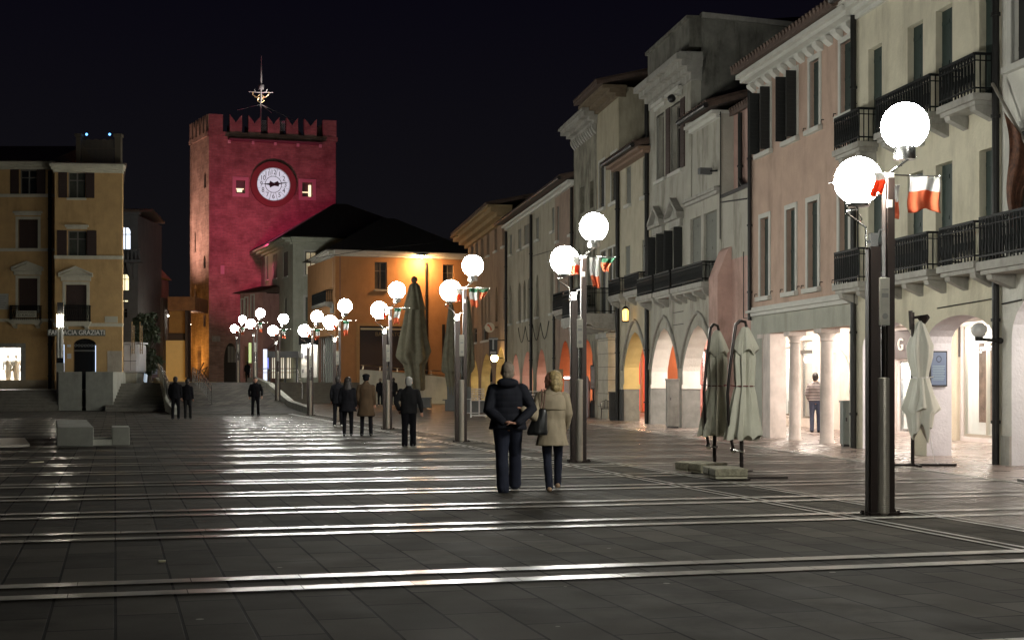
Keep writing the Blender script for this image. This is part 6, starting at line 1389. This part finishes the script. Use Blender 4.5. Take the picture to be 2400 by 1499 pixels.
for k in range(9): jb(m, .1+.01*(k % 2), .38-.015*(k % 3), .0565, .059, zb1-.32-k*.035, zb1-.31-k*.035)
m.build('text_lines', mat('notice_text', (.3, .42, .45), .5), o)
# unlit wall globe lamp on the pipe
u = U(2344); zl = Z(2336, 774); o = thing('wall_globe_lamp', 'unlit white globe lamp on a short dark arm beside the round arch', 'wall lamp', RF.p(u, -.2, zl)); c = RF.p(u, -.42, zl)
MB().ball(c, .145, 20, 14).build('globe', mat('opal_glass', (.62, .62, .6), .25), o, smooth=True); m = MB(); m.tube([RF.p(u+.0, -.44, zl-.17), RF.p(u-.1, -.05, zl-.2)], .03, 8); m.lathe(c, [(.07, -.2), (.08, -.13)], 12); m.ball(RF.p(u-.1, -.05, zl-.2), .06, 10, 8); m.build('bracket', M_PIPE, o, smooth=True)
# warm wall lamp and signs at the far end
o = thing('round_wall_lamp', 'glowing warm round wall lamp just above the man\'s head', 'wall lamp', RF.p(U(1178), -.5, Z(1178, 838))); c = RF.p(U(1178), -.5, Z(1178, 839))
MB().ball(c, .22, 16, 12).build('globe', emitter('warm_globe_glow', (1, .68, .3), 45), o, smooth=True); MB().bar(c, RF.p(U(1178), 0, Z(1178, 839)), .05).build('bracket', M_IRON, o)
u = U(1189); o = thing('tobacco_sign', 'dark projecting sign with a large white letter T over the far arches', 'sign', RF.p(u, -.7, Z(1187, 833))); Yt = RF.Y(u); c = RF.p(u, -.85, 0)
zz0, zz1 = zat(833, Yt), zat(791, Yt); MB().box((c.x, Yt, (zz0+zz1)/2), (19*Yt/FPX, .2, zz1-zz0)).build('sign_box', M_BLACK, o)
RX = Matrix(((1, 0, 0), (0, 0, -1), (0, 1, 0))); text('sign_letter', 'T', 1.0, (c.x, Yt-.11, (zz0+zz1)/2+.12), RX, mat('letter_grey', (.42, .42, .4), .5), o, ext=.01); MB().box((c.x, Yt-.105, zz0+.17), (.36, .01, .16)).build('lower_panel', mat('letter_grey', (.42, .42, .4), .5), o); m = MB(); m.bar((c.x, Yt, zz1-.15), RF.p(u, 0, zz1-.15), .05); m.build('bracket', M_IRON, o)
u = U(1166); Yt = RF.Y(u); c = RF.p(u, -.5, Z(1166, 767)); o = thing('telephone_sign', 'round white sign with a red telephone handset beside the far arches', 'sign', c); m = MB()
m.tube([c, c+Vector((0, .1, 0))], .31, 24); m.build('disc', mat('sign_disc_white', (.45, .45, .42), .5), o); m = MB(); c2 = c+Vector((0, -.02, 0)); m.tube([c2+Vector((-.13, 0, .17)), c2+Vector((-.02, 0, .1)), c2+Vector((.08, 0, -.05)), c2+Vector((.1, 0, -.18))], [.06, .035, .035, .06], 8); m.build('handset', mat('handset_red', (.45, .07, .03), .5), o, smooth=True); MB().bar(c+Vector((0, .05, 0)), RF.p(u, 0, c.z), .05).build('bracket', M_IRON, o)
# stacked white chairs and tables
def stack_chairs(label, x0, x1, yt, yb, n, m_, kind):
    Y = yg(yb); f = FPX/Y; c = Vector((ray((x0+x1)/2)*Y, Y, 0)); w = (x1-x0)/f; h = (yb-yt)/f; out = []
    for k in range(n):
        o = thing('stacked_chair', label , 'chair', c+Vector((.012*k, 0, k*.085)), group=label); b = o.location.copy(); b = c+Vector((.02*k-.05, .02*k, k*.085))
        o.location = b
        for dx in (-1, 1):
            for dy in (-1, 1): MB().bar(b+Vector((dx*.21, dy*.21, 0)), b+Vector((dx*.2, dy*.19, .45 if dy < 0 else .85)), .035).build('leg', m_, o)
        MB().box(b+Vector((0, 0, .44)), (.44, .42, .03)).build('seat', m_, o); m = MB()
        for q in range(3): m.box(b+Vector((0, .19, .6+q*.1)), (.4, .02, .045))
        m.build('backrest', m_, o)
    return c
WCH = mat('white_chair_paint', (.5, .48, .46), .6, var=.1)
c = gp(1122, 978); Y = c.y
def upturned(x, yb, lbl, tw=.7, h=.72):
    c = gp(x, yb); o = thing('stacked_table', lbl, 'table', c, group='white slatted tables stacked by the third lamp'); 
    for dx in (-1, 1):
        for dy in (-1, 1): MB().bar(c+Vector((dx*tw*.46, dy*.3, 0)), c+Vector((dx*tw*.46, dy*.3, h)), .05).build('leg', WCH, o)
    m = MB()
    for k in range(6): m.box(c+Vector((-tw/2+tw*(k+.5)/6, 0, h+.02)), (tw/6-.02, .7, .025))
    m.build('table_top', WCH, o); m = MB(); m.bar(c+Vector((-tw*.46, -.3, .1)), c+Vector((tw*.46, -.3, .1)), .05); m.build('stretcher', WCH, o); return o
upturned(1107, 972, 'white slatted table, left one of three standing together behind the third lamp'); upturned(1121, 978, 'white slatted table, front one of three standing together behind the third lamp'); upturned(1131, 966, 'white slatted table, right one of three standing together behind the third lamp')
o = thing('folded_chairs_rack', 'pile of white slatted folded chairs lying on the white tables behind the third lamp', 'chairs', gp(1120, 972)+ZV*.75); c = gp(1120, 972)+ZV*.76; rnd = random.Random(4)
for k in range(5):
    m = MB(); 
    for q in range(4): m.box(c+Vector((-.25+.16*q+rnd.uniform(-.02, .02), .01*k, .03+k*.1)), (.05, .55, .03), rz=rnd.uniform(-.2, .2))
    m.box(c+Vector((0, -.2, .06+k*.1)), (.62, .05, .03), rz=.05*rnd.uniform(-1, 1)); m.box(c+Vector((0, .2, .06+k*.1)), (.62, .05, .03)); m.build('folded_chair', WCH, o)
c = gp(1255, 972); o = thing('slatted_chair_pile', 'dark and pale pile of slatted chairs seen between the man and the woman', 'chairs', c)
for k in range(9):
    m = MB(); z = .5+k*.075
    for q in range(2): m.box(c+Vector((0, -.22+.4*q, z)), (.62, .05, .03))
    for s_ in (-.27, .27): m.box(c+Vector((s_, 0, z-.02)), (.04, .5, .03))
    m.build('chair_seat', WCH if k % 2 == 0 else M_CH, o)
for s_ in (-.3, .3):
    for dy in (-.25, .2): MB().bar(c+Vector((s_, dy, 0)), c+Vector((s_, dy, 1.2)), .035).build('leg', M_CH, o)
# bits around the orange arch
c = gp(1313, 975); o = thing('menu_post', 'dark square post with a menu plate right of the woman\'s hair', 'post', c); MB().box(c+ZV*.85, (.12, .12, 1.7)).build('post', mat('dark_wood_post', (.05, .035, .025), .7), o); MB().box(c+Vector((0, -.08, 1.9)), (.26, .04, .42)).build('menu_plate', mat('menu_olive', (.13, .1, .05), .6, var=.5, scale=8), o)
c = gp(1329, 980); o = thing('rolled_awning_post', 'pale bundled canvas post with a small bright lamp on top, left of the second lamp', 'post', c); MB().lathe(c, [(.1, 0), (.14, .1), (.13, 1.4), (.11, 1.62)], 16, pleat=pleats(5, .08)).build('bundle', mat('lilac_canvas', (.42, .36, .36), .8), o, smooth=True); MB().box(c+ZV*1.72, (.26, .12, .08)).build('lamp', emitter('small_white_glow', (1, .95, .9), 6), o, bevel=.02)
c = gp(1375, 978); o = thing('rolled_awning_post', 'pale bundled canvas post between the second lamp and the dark display case post', 'post', c); MB().lathe(c, [(.1, 0), (.15, .1), (.14, 1.5), (.05, 1.8)], 16, pleat=pleats(5, .08)).build('bundle', mat('lilac_canvas', (.42, .36, .36), .8), o, smooth=True)
# flagpole banner at the right edge
p0 = RF.p(U(2326), -.6, Z(2326, 196)); p1 = p0+Vector((-.0, -2.6, -1.35)); 
o = thing('banner', 'brown patterned banner drooping from a slanted pole over the white house balcony', 'banner', p0)
pA = at(2326, 196, RF.Y(U(2326))-.5); pB = at(2440, 400, pA.y-1.2); MB().tube([pA, pB], .03, 8).build('pole', mat('pole_wood', (.2, .18, .15), .5), o, smooth=True)
bm_ = mat('banner_cloth', (.13, .055, .03), .85, var=.75, scale=9); V = []; F = []; nx, nz = 14, 30; m = MB()
for j in range(nz+1):
    q = j/nz
    for i in range(nx+1):
        p = i/nx; x0_ = 2352+(2378-2352)*min(1, q*.9)+8*math.sin(q*7); wdt = (60*(1-q)**.7+14); 
        ytop = 262+95*p; y = ytop+(562-ytop*.5-131)*q*(1-.25*p); y = ytop*(1-q)+q*(560-60*p)
        pt = at(x0_+wdt*p, y, pA.y-.6+.10*math.sin(p*11+q*3)-.25*p*(1-q)); V.append(pt)
for j in range(nz):
    for i in range(nx): F.append((j*(nx+1)+i, j*(nx+1)+i+1, (j+1)*(nx+1)+i+1, (j+1)*(nx+1)+i))
m.add(V, F); cb = m.build('cloth', bm_, o, smooth=True); cb.modifiers.new('thickness', 'SOLIDIFY').thickness = .004
c = gp(2396, 1131); tag(MB().box(c+Vector((.15, 0, .03)), (.35, .3, .05)).build('parasol_stand', ALU), 'dark low metal foot on the paving at the right edge', 'umbrella foot')
# ================================================================ PEOPLE
def eloft(mb, rings, n=20):
    """rings: (x,y,z,rx,ry) stacked"""
    V = []; F = []
    for x, y, z, rx, ry in rings:
        for k in range(n): a = 2*PI*k/n; V.append(Vector((x+rx*math.cos(a), y+ry*math.sin(a), z)))
    m = len(rings)
    for i in range(m-1):
        for k in range(n): F.append((i*n+k, i*n+(k+1) % n, (i+1)*n+(k+1) % n, (i+1)*n+k))
    F.append(tuple(range(n-1, -1, -1))); F.append(tuple((m-1)*n+k for k in range(n))); return mb.add(V, F)
def limb(mb, pts, rs, n=12, flat=1.0):
    pts = [Vector(p) for p in pts]; P = [pts[0]]; Rr = [rs[0]]
    for i in range(len(pts)-1):
        for q in (.33, .66, 1.0):
            P.append(pts[i].lerp(pts[i+1], q)); Rr.append(rs[i]+(rs[i+1]-rs[i])*q)
    mb.tube(P, Rr, n, flat=flat); mb.ball(P[0], Rr[0], 10, 8); mb.ball(P[-1], Rr[-1], 10, 8); return mb
def fuse(mb, name, mats, parent, vox, disp=None, sm=4, S=1.0):
    me = mb.mesh('tmp', mats, Vector((0, 0, 0))); o = bpy.data.objects.new('tmp', me); C.objects.link(o)
    r = o.modifiers.new('r', 'REMESH'); r.mode = 'VOXEL'; r.voxel_size = vox; s_ = o.modifiers.new('s', 'SMOOTH'); s_.iterations = sm; s_.factor = .5
    dg = bpy.context.evaluated_depsgraph_get(); m2 = bpy.data.meshes.new_from_object(o.evaluated_get(dg)); bpy.data.objects.remove(o)
    if disp:
        ns = [v.normal.copy() for v in m2.vertices]
        for v, n_ in zip(m2.vertices, ns): v.co += n_*disp(v.co)
    m2.polygons.foreach_set('use_smooth', [True]*len(m2.polygons)); m2.name = name
    m2.materials.clear(); m2.materials.append(mats)
    for v in m2.vertices: v.co *= S
    o = bpy.data.objects.new(name, m2); C.objects.link(o); o.parent = parent; return o
def folds(amp, sx=6, sz=6): return lambda c: amp*(noise.noise(Vector((c.x*sx, c.y*sx, c.z*sz)))+.5*noise.noise(Vector((c.x*sx*2.3, c.y*sx*2.3, c.z*sz*2.1))))
def quilt(c): return .0035*abs(math.sin(c.z*38))+.010*noise.noise(Vector((c.x*7,c.y*7,c.z*5)))
SKIN = mat('skin', (.42, .22, .15), .6, var=.08, scale=10)
def hand(mb, w, fd, side, r=.0085, curl=.5, up=Vector((0, 0, 1))):
    """palm at wrist w, fingers along fd"""
    w = Vector(w); fd = Vector(fd).normalized(); sd = fd.cross(up).normalized()
    mb.tube([w, w+fd*.045, w+fd*.085], [.026, .034, .036], 10, flat=.45)
    for k, L in enumerate((.066, .076, .072, .056)):
        b = w+fd*.08+sd*(k-1.5)*.0185; p1 = b+fd*L*.45+up.cross(sd).normalized()*0; dn = -sd.cross(fd).normalized()*curl
        limb(mb, [b, b+fd*L*.45+dn*L*.15, b+fd*L*.75+dn*L*.45, b+fd*L*.85+dn*L*.8], [r, r*.95, r*.9, r*.8], 8)
    t = w+fd*.03-sd*side*.03; limb(mb, [t, t-sd*side*.022+fd*.025, t-sd*side*.02+fd*.055], [.012, .010, .008], 8)
def head(mb, c, turn=0, fem=False):
    """c centre of the skull, face looks to +y turned about z"""
    R = Matrix.Rotation(turn, 3, 'Z'); c = Vector(c); f = lambda x, y, z: c+R@Vector((x, y, z))
    s = MB(); s.ball((0, 0, .012), (.076, .094, .1), 18, 14); s.ball((0, .028, -.05), (.056, .064, .07), 14, 10); s.ball((0, .085, -.018), (.013, .024, .022), 8, 6); s.ball((0, .078, .008), (.011, .014, .03), 8, 6)
    s.ball((0, .083, -.092), (.024, .018, .018), 8, 6); s.ball((0, .087, -.058), (.024, .012, .01), 8, 6); s.ball((0, .078, .03), (.05, .018, .014), 10, 6)
    for sd in (-1, 1): s.ball((sd*.078, -.006, -.012), (.012, .02, .032), 8, 6); s.ball((sd*.032, .068, -.03), (.022, .018, .022), 8, 6)
    mb.add([c+R@(v*1.15) for v in s.v], s.f)
def person(label, loc, H, face=0, feet=((-.1, .0), (.1, .0)), lift=(0, 0), top=None, coat=.86, coatm=None, trm=None, shoem=None, hairm=None, hair='short', arms=None, turn=0, vox=.02,
           shoulder=.2, flare=0, leg=(.085, .062), sleeves=.058, collar=True, hood=False, quiltd=False, group=None, belt=None, hat=None, bald=False, lean=0, wide=1.0):
    o = thing('person', label, 'person', loc, face, group=group); S = H/1.75
    if arms is None: arms = (((-.235, -.03, 1.14), (-.235, .05, .90)), ((.235, -.02, 1.14), (.24, .07, .90)))
    b = MB(); ank = []
    for i, (fx, fy) in enumerate(feet):
        s = -1 if i == 0 else 1; hip = Vector((s*.085, 0, .93)); an = Vector((fx, fy, .085+lift[i])); kn = hip.lerp(an, .52)+Vector((s*.01, .035+.05*max(0, lift[i])*8, 0)); ank.append((hip, kn, an))
        limb(b, [hip, kn, an], [.078, .052, .036]); limb(b, [an+Vector((0, -.03, -.04)), an+Vector((0, .06, -.055)), an+Vector((0, .13, -.06))], [.033, .033, .022])
    eloft(b, [(0, 0, .84, .1, .08), (0, 0, .95, .165, .11), (0, 0, 1.1, .14, .1), (0, .0, 1.3, .17, .11), (0, 0, 1.42, .15, .085), (0, 0, 1.47, .06, .055)])
    limb(b, [(0, -.005, 1.44), (0, .01, 1.56)], [.055, .05]); head(b, (0, .015, 1.64), turn)
    for i, (el, wr) in enumerate(arms):
        s = -1 if i == 0 else 1; sh = Vector((s*(shoulder-.03), 0, 1.41)); el = Vector(el); wr = Vector(wr); limb(b, [sh, el, wr], [.045, .036, .026])
        hd = (wr-el).normalized() if not isinstance(top, dict) else None
        hd = HANDDIR.get((label, i), (wr-el).normalized()); hand(b, wr, hd, -s if hd.z < -.5 else s, up=Vector((0, -1, 0)) if abs(Vector(hd).z) > .5 else Vector((0, 0, 1)))
    fuse(b, 'body', SKIN, o, vox*.6 if vox < .015 else vox*.75, sm=2, S=S)
    # trousers
    t = MB()
    for hip, kn, an in ank: limb(t, [hip, kn, an+Vector((0, 0, -.035))], [leg[0]+.02, leg[0]*.82, leg[1]], 14)
    eloft(t, [(0, 0, .86, .15, .11), (0, 0, .95, .175, .125), (0, 0, 1.04, .16, .11)]); fuse(t, 'trousers', trm, o, vox, folds(.006, 9, 7), S=S)
    for (hip, kn, an) in ank:
        sh = MB(); limb(sh, [an+Vector((0, -.045, -.05)), an+Vector((0, .05, -.055)), an+Vector((0, .15, -.062))], [.04, .041, .028], 10); fuse(sh, 'shoe', shoem or M_BLACK, o, min(vox, .014), S=S)
    j = MB(); hz = coat; wd = wide
    rr = [(0, 0, hz, (.2+flare)*wd, .145+flare*.8), (0, 0, hz+(1.02-hz)*.5 if hz < 1.0 else hz+.02, (.19+flare*.5)*wd, .14+flare*.35), (0, 0, 1.06, .18*wd, .13), (0, 0, 1.22, .2*wd, .14), (0, 0, 1.34, .21*wd, .14), (0, 0, 1.42, (shoulder-.01), .115), (0, 0, 1.475, .12, .09), (0, 0, 1.51, .075, .075)]
    eloft(j, rr, 24)
    for i, (el, wr) in enumerate(arms):
        s = -1 if i == 0 else 1; sh = Vector((s*(shoulder-.02), 0, 1.40)); el = Vector(el); wr = Vector(wr); limb(j, [sh, el, el.lerp(wr, .93)], [sleeves+.012, sleeves, sleeves*.78], 12)
    if hood: j.ball((0, -.1, 1.49), (.15, .085, .07), 14, 10); j.ball((0, -.03, 1.5), (.12, .1, .06), 14, 10)
    elif collar: eloft(j, [(0, -.005, 1.47, .085, .08), (0, -.005, 1.55, .072, .07)])
    fuse(j, 'coat' if coat < .8 else 'jacket', coatm, o, vox, quilt if quiltd else folds(.014, 7, 4), S=S)
    if belt: m = MB(); m.ball((0, -.158*S, 1.26*S), (.013, .006, .013), 10, 6); m.build('button', belt, o)
    if hair != 'none':
        h = MB(); c = Vector((0, .015, 1.64)); R = Matrix.Rotation(turn, 3, 'Z')
        if hair == 'short': h.ball((0, -.014, .034), (.086, .098, .092), 18, 12); h.ball((0, -.035, -.02), (.078, .07, .075), 14, 10)
        elif hair == 'cropped': h.ball((0, -.012, .028), (.081, .096, .092), 18, 12); h.ball((0, -.035, -.03), (.072, .064, .07), 14, 10)
        elif hair == 'bob': h.ball((0, -.036, .03), (.094, .092, .098), 20, 14); h.ball((0, -.055, -.05), (.112, .085, .09), 20, 14); h.ball((.03, -.05, -.11), (.10, .07, .055), 16, 10); h.ball((-.04, -.06, -.10), (.075, .065, .06), 16, 10)
        elif hair == 'long': h.ball((0, -.012, .025), (.095, .108, .105), 18, 12); eloft(h, [(0, -.06, -.42, .06, .03), (0, -.07, -.35, .11, .05), (0, -.06, -.2, .12, .06), (0, -.04, -.05, .105, .075), (0, -.03, .04, .08, .07)], 18)
        elif hair == 'cap': h.ball((0, -.005, .055), (.095, .11, .06), 18, 10); h.ball((0, .09, .04), (.06, .05, .012), 12, 6); h.ball((0, -.03, -.01), (.08, .07, .07), 12, 8)
        h2 = MB(); h2.add([c+R@(v*1.15) for v in h.v], h.f); fuse(h2, 'hair' if hair != 'cap' else 'cap', hairm, o, min(vox, .009) if vox < .015 else .014, folds(.008, 30, 10), sm=1, S=S)
    return o
HANDDIR = {}
BLK = mat('black_cloth', (.008, .008, .010), .9, var=.2, scale=12, spec=.08); NAVY = mat('navy_trouser_cloth', (.02, .023, .038), .85, var=.15, scale=9, spec=.2); PUF = mat('dark_puffer_nylon', (.011, .012, .018), .8, var=.2, scale=9, spec=.2)
DGR = mat('charcoal_cloth', (.014, .014, .015), .9, var=.2, scale=9, spec=.1); BEI = mat('beige_trench_cloth', (.30, .245, .165), .8, var=.1, scale=7, bump=.15, bscale=80); GRH = mat('grey_hair', (.2, .16, .12), .8, var=.3, scale=40)
BLO = mat('blonde_hair', (.34, .25, .11), .6, var=.6, scale=26); DKH = mat('dark_hair', (.015, .011, .009), .6); TAN = mat('tan_shoe_leather', (.3, .2, .12), .6); CAM = mat('camel_coat_cloth', (.045, .024, .008), .9, var=.15, scale=7); WSH = mat('white_shoe', (.5, .5, .48), .6); SLV = mat('silver_hair', (.3, .29, .27), .7)
L1 = 'short haired man in a dark hooded puffer jacket, hands clasped behind his back'
HANDDIR[(L1, 0)] = Vector((.95, -.1, .12)); HANDDIR[(L1, 1)] = Vector((-.95, -.12, .05))
near = person(L1, gp(1190, 1153), 1.80, 0, feet=((-.06, -.04), (.10, .34)), lift=(0, .05), coat=.86, coatm=PUF, trm=NAVY, hair='cropped', hairm=GRH, vox=.011, quiltd=True, hood=True, shoulder=.215, wide=1.26, sleeves=.074, leg=(.105, .088), flare=.01,
    arms=(((-.265, -.09, 1.12), (-.055, -.25, .955)), ((.33, -.08, 1.14), (.13, -.255, .945))))
L2 = 'blonde woman in a beige trench coat holding the man\'s arm and looking at him'
HANDDIR[(L2, 0)] = Vector((-.9, .2, .3))
wom = person(L2, gp(1294, 1151), 1.68, 0, feet=((-.04, -.02), (.09, .26)), lift=(0, .04), coat=.68, coatm=BEI, trm=NAVY, shoem=TAN, hair='bob', hairm=BLO, vox=.011, turn=math.radians(74), flare=.045, leg=(.078, .056), shoulder=.2, sleeves=.066,
    arms=(((-.27, -.24, 1.09), (-.44, -.27, 1.22)), ((.25, .02, 1.14), (.2, .16, .93))), belt=M_BLACK)
m = MB(); q_ = 1.68/1.75
eloft(m, [(0, -.006, 1.20*q_, .205*q_, .152*q_), (0, -.006, 1.21*q_, .208*q_, .157*q_), (0, -.004, 1.34*q_, .218*q_, .152*q_), (0, 0, 1.42*q_, .195*q_, .125*q_)], 28); fuse(m, 'storm_flap', BEI, wom, .012, folds(.01, 7, 4))
c = wom.location; bg_ = thing('handbag', 'black slouchy handbag hanging from the woman\'s shoulder against her beige coat', 'handbag', c+Vector((-.18, -.2, .9))); m = MB(); q = c+Vector((-.19, -.20, 0))
eloft(m, [(q.x-.02, q.y, .80, .14, .05), (q.x-.02, q.y, .84, .15, .065), (q.x, q.y, .98, .12, .06), (q.x+.03, q.y, 1.12, .085, .04), (q.x+.05, q.y, 1.17, .05, .02)], 20)
m.v = [v+ZV*.0 for v in m.v]; fb_ = fuse(m, 'bag_body', mat('black_leather', (.008, .008, .008), .4), None, .012, folds(.01, 9, 5)); off = wloc(bg_); fb_.data.transform(Matrix.Translation(-off)); fb_.parent = bg_
m = MB()
for dx in (.0, .035): m.tube([q+Vector((.02+dx, .0, 1.14)), q+Vector((.045+dx, .02, 1.3)), q+Vector((.05+dx, .08, 1.4)), q+Vector((.04+dx, .2, 1.44))], .009, 6)
m.build('strap', mat('brown_strap', (.12, .06, .04), .6), bg_, smooth=True)
person('older man with silver hair in a dark jacket and loose trousers walking alone', gp(958, 1045), 1.64, 0, feet=((-.1, -.04), (.1, .1)), coat=.84, coatm=DGR, trm=BLK, hair='short', hairm=SLV, vox=.018, shoulder=.225, wide=1.12, leg=(.1, .08), sleeves=.07, arms=(((-.32, -.05, 1.14), (-.26, .06, .93)), ((.3, -.02, 1.14), (.33, .02, .88))))
person('walker in a dark coat with striped trainers, left of the group of three', gp(792, 999), 1.72, 0, feet=((-.1, -.1), (.12, .12)), coat=.8, coatm=BLK, trm=BLK, shoem=WSH, hair='short', hairm=DKH, vox=.02, flare=.02)
person('long haired woman in a short black coat in the middle of the group of three', gp(815, 1021), 1.66, 0, feet=((-.1, 0), (.1, .05)), coat=.74, coatm=BLK, trm=BLK, hair='long', hairm=DKH, vox=.02, flare=.08, leg=(.078, .052))
person('person in cap and long brown coat, right one of the group of three', gp(858, 1021), 1.76, 0, feet=((-.12, 0), (.14, 0)), coat=.56, coatm=CAM, trm=BLK, hair='cap', hairm=BLK, vox=.018, flare=.06, leg=(.078, .055), shoulder=.21)
person('person in a black jacket and white shoes standing just left of the fourth lamp', gp(891, 950), 1.75, 0, feet=((-.1, 0), (.1, .05)), coat=.84, coatm=BLK, trm=BLK, shoem=WSH, hair='short', hairm=GRH, vox=.025)
person('person in a dark jacket half hidden behind the right side of the fourth lamp', gp(922, 950), 1.78, 0, feet=((-.1, 0), (.08, .05)), coat=.84, coatm=DGR, trm=BLK, shoem=WSH, hair='short', hairm=DKH, vox=.025)
person('taller dark figure of the strolling pair at the foot of the ramp', gp(411, 982), 1.74, 0, feet=((-.11, 0), (.12, .05)), coat=.84, coatm=BLK, trm=BLK, hair='short', hairm=DKH, vox=.022, wide=1.1, shoulder=.22)
person('shorter dark figure on the right of the strolling pair at the foot of the ramp', gp(439, 981), 1.64, 0, feet=((-.09, 0), (.12, .08)), coat=.84, coatm=BLK, trm=DGR, hair='short', hairm=DKH, vox=.022, wide=1.1)
person('lone dark figure walking down the ramp between the tower and the lamps', Vector((ray(599)*66, 66, .0)), 1.74, PI, feet=((-.13, 0), (.13, .05)), coat=.86, coatm=BLK, trm=BLK, hair='short', hairm=DKH, vox=.022, wide=1.1, shoulder=.22, arms=(((-.3, -.02, 1.14), (-.3, .08, .9)), ((.3, -.02, 1.14), (.28, .03, .88))))
# shopper behind the columns in a striped shirt
def stripes():
    m_ = bpy.data.materials.new('striped_jersey'); m_.use_nodes = True; nt = m_.node_tree; N = nt.nodes; b = N['Principled BSDF']; tc = N.new('ShaderNodeTexCoord'); sp = N.new('ShaderNodeSeparateXYZ'); mu = N.new('ShaderNodeMath'); mu.operation = 'MULTIPLY'; mu.inputs[1].default_value = 22
    fr = N.new('ShaderNodeMath'); fr.operation = 'FRACT'; gt = N.new('ShaderNodeMath'); gt.operation = 'GREATER_THAN'; gt.inputs[1].default_value = .62; mx = N.new('ShaderNodeMixRGB'); mx.inputs[1].default_value = (.02, .017, .02, 1); mx.inputs[2].default_value = (.45, .4, .38, 1)
    L = nt.links.new; L(tc.outputs['Object'], sp.inputs[0]); L(sp.outputs['Z'], mu.inputs[0]); L(mu.outputs[0], fr.inputs[0]); L(fr.outputs[0], gt.inputs[0]); L(gt.outputs[0], mx.inputs[0]); L(mx.outputs[0], b.inputs['Base Color']); b.inputs['Roughness'].default_value = .85; return m_
def on_z(x, y, zf): return gp(x, y, zf)
person('man in striped shirt and jeans in the arcade between the last two columns', gp(1911, 1013), 1.80, -.2, feet=((-.1, -.06), (.1, .12)), coat=.93, coatm=stripes(), trm=mat('blue_jeans', (.04, .05, .085), .85, var=.2, scale=9), shoem=BLK, hair='cropped', hairm=DKH, vox=.018, arms=(((-.26, -.04, 1.14), (-.18, .08, .92)), ((.26, -.02, 1.14), (.22, .05, .9))), sleeves=.05, collar=False)
person('person in a dark red jacket almost hidden behind the end pier of the columns', gp(2003, 1028), 1.7, 1.2, coat=.85, coatm=mat('dark_red_jacket', (.1, .02, .02), .8), trm=BLK, hair='short', hairm=DKH, vox=.025)
# distant pedestrians at the tower gate
pp_ = at(580, 889, 121); person('tiny dark figure standing by the tower gate under the awning', Vector((pp_.x, 121, 1.5)), 1.72, 0, coat=.84, coatm=BLK, trm=BLK, hair='short', hairm=DKH, vox=.035)
HAZE = .00014
# ================================================================ LIGHT
w = bpy.data.worlds.new('World'); sc.world = w; w.use_nodes = True; nt = w.node_tree; bg = nt.nodes['Background']
sky = nt.nodes.new('ShaderNodeTexSky'); sky.sky_type = 'NISHITA'; sky.sun_disc = False; sky.sun_elevation = math.radians(-6); sky.sun_rotation = math.radians(200)
tcw = nt.nodes.new('ShaderNodeTexCoord'); sep = nt.nodes.new('ShaderNodeSeparateXYZ'); cr = nt.nodes.new('ShaderNodeValToRGB')
cr.color_ramp.elements[0].position = 0.0; cr.color_ramp.elements[0].color = (.0075, .0072, .0076, 1)
cr.color_ramp.elements[1].position = .28; cr.color_ramp.elements[1].color = (.0022, .0018, .0048, 1)
nt.links.new(tcw.outputs['Generated'], sep.inputs[0]); nt.links.new(sep.outputs['Z'], cr.inputs[0])
mxw = nt.nodes.new('ShaderNodeMixRGB'); mxw.blend_type = 'ADD'; mxw.inputs[0].default_value = .002
nt.links.new(cr.outputs[0], mxw.inputs[1]); nt.links.new(sky.outputs[0], mxw.inputs[2]); nt.links.new(mxw.outputs[0], bg.inputs[0]); bg.inputs[1].default_value = 1.0
def spot(name, loc, target, col, energy, size=60, blend=.6, rad=.3):
    l = bpy.data.lights.new(name, 'SPOT'); l.energy = energy; l.color = col; l.spot_size = math.radians(size); l.spot_blend = blend; l.shadow_soft_size = rad
    o = bpy.data.objects.new(name, l); C.objects.link(o); o.location = loc; d = Vector(target)-Vector(loc); o.rotation_euler = d.to_track_quat('-Z', 'Y').to_euler(); return o
tm_ = TF.p(TF.len*.5, 0, 14)
spot('tower_floodlight', Vector((-20.9, 121.5, 14.2)), Vector((-22, 131.5, 16.6)), (1, .085, .27), 2500, 118, .35)
spot('tower_side_floodlight', Vector((-34.5, 131, 12.5)), TL.p(TL.len*.5, 0, 18), (1, .62, .5), 4200, 130, .8)
spot('amber_floodlight', Vector((-30.9, 131, 2.0)), TL.p(TL.len*.5, 0, 7), (1, .5, .09), 1300, 140, .9)
spot('finial_floodlight', Vector((-20.5, 131.5, zm1+.3)), at(611, 215, 133), (1, .9, .85), 1400, 40, .6)
spot('screen_fill_spot', Vector((X_(412, 110), 110, 1.75)), at(410, 845, Yp), (1, .62, .2), 420, 95, .9, .15)  # unseen amber spot added to brighten the yellow screen
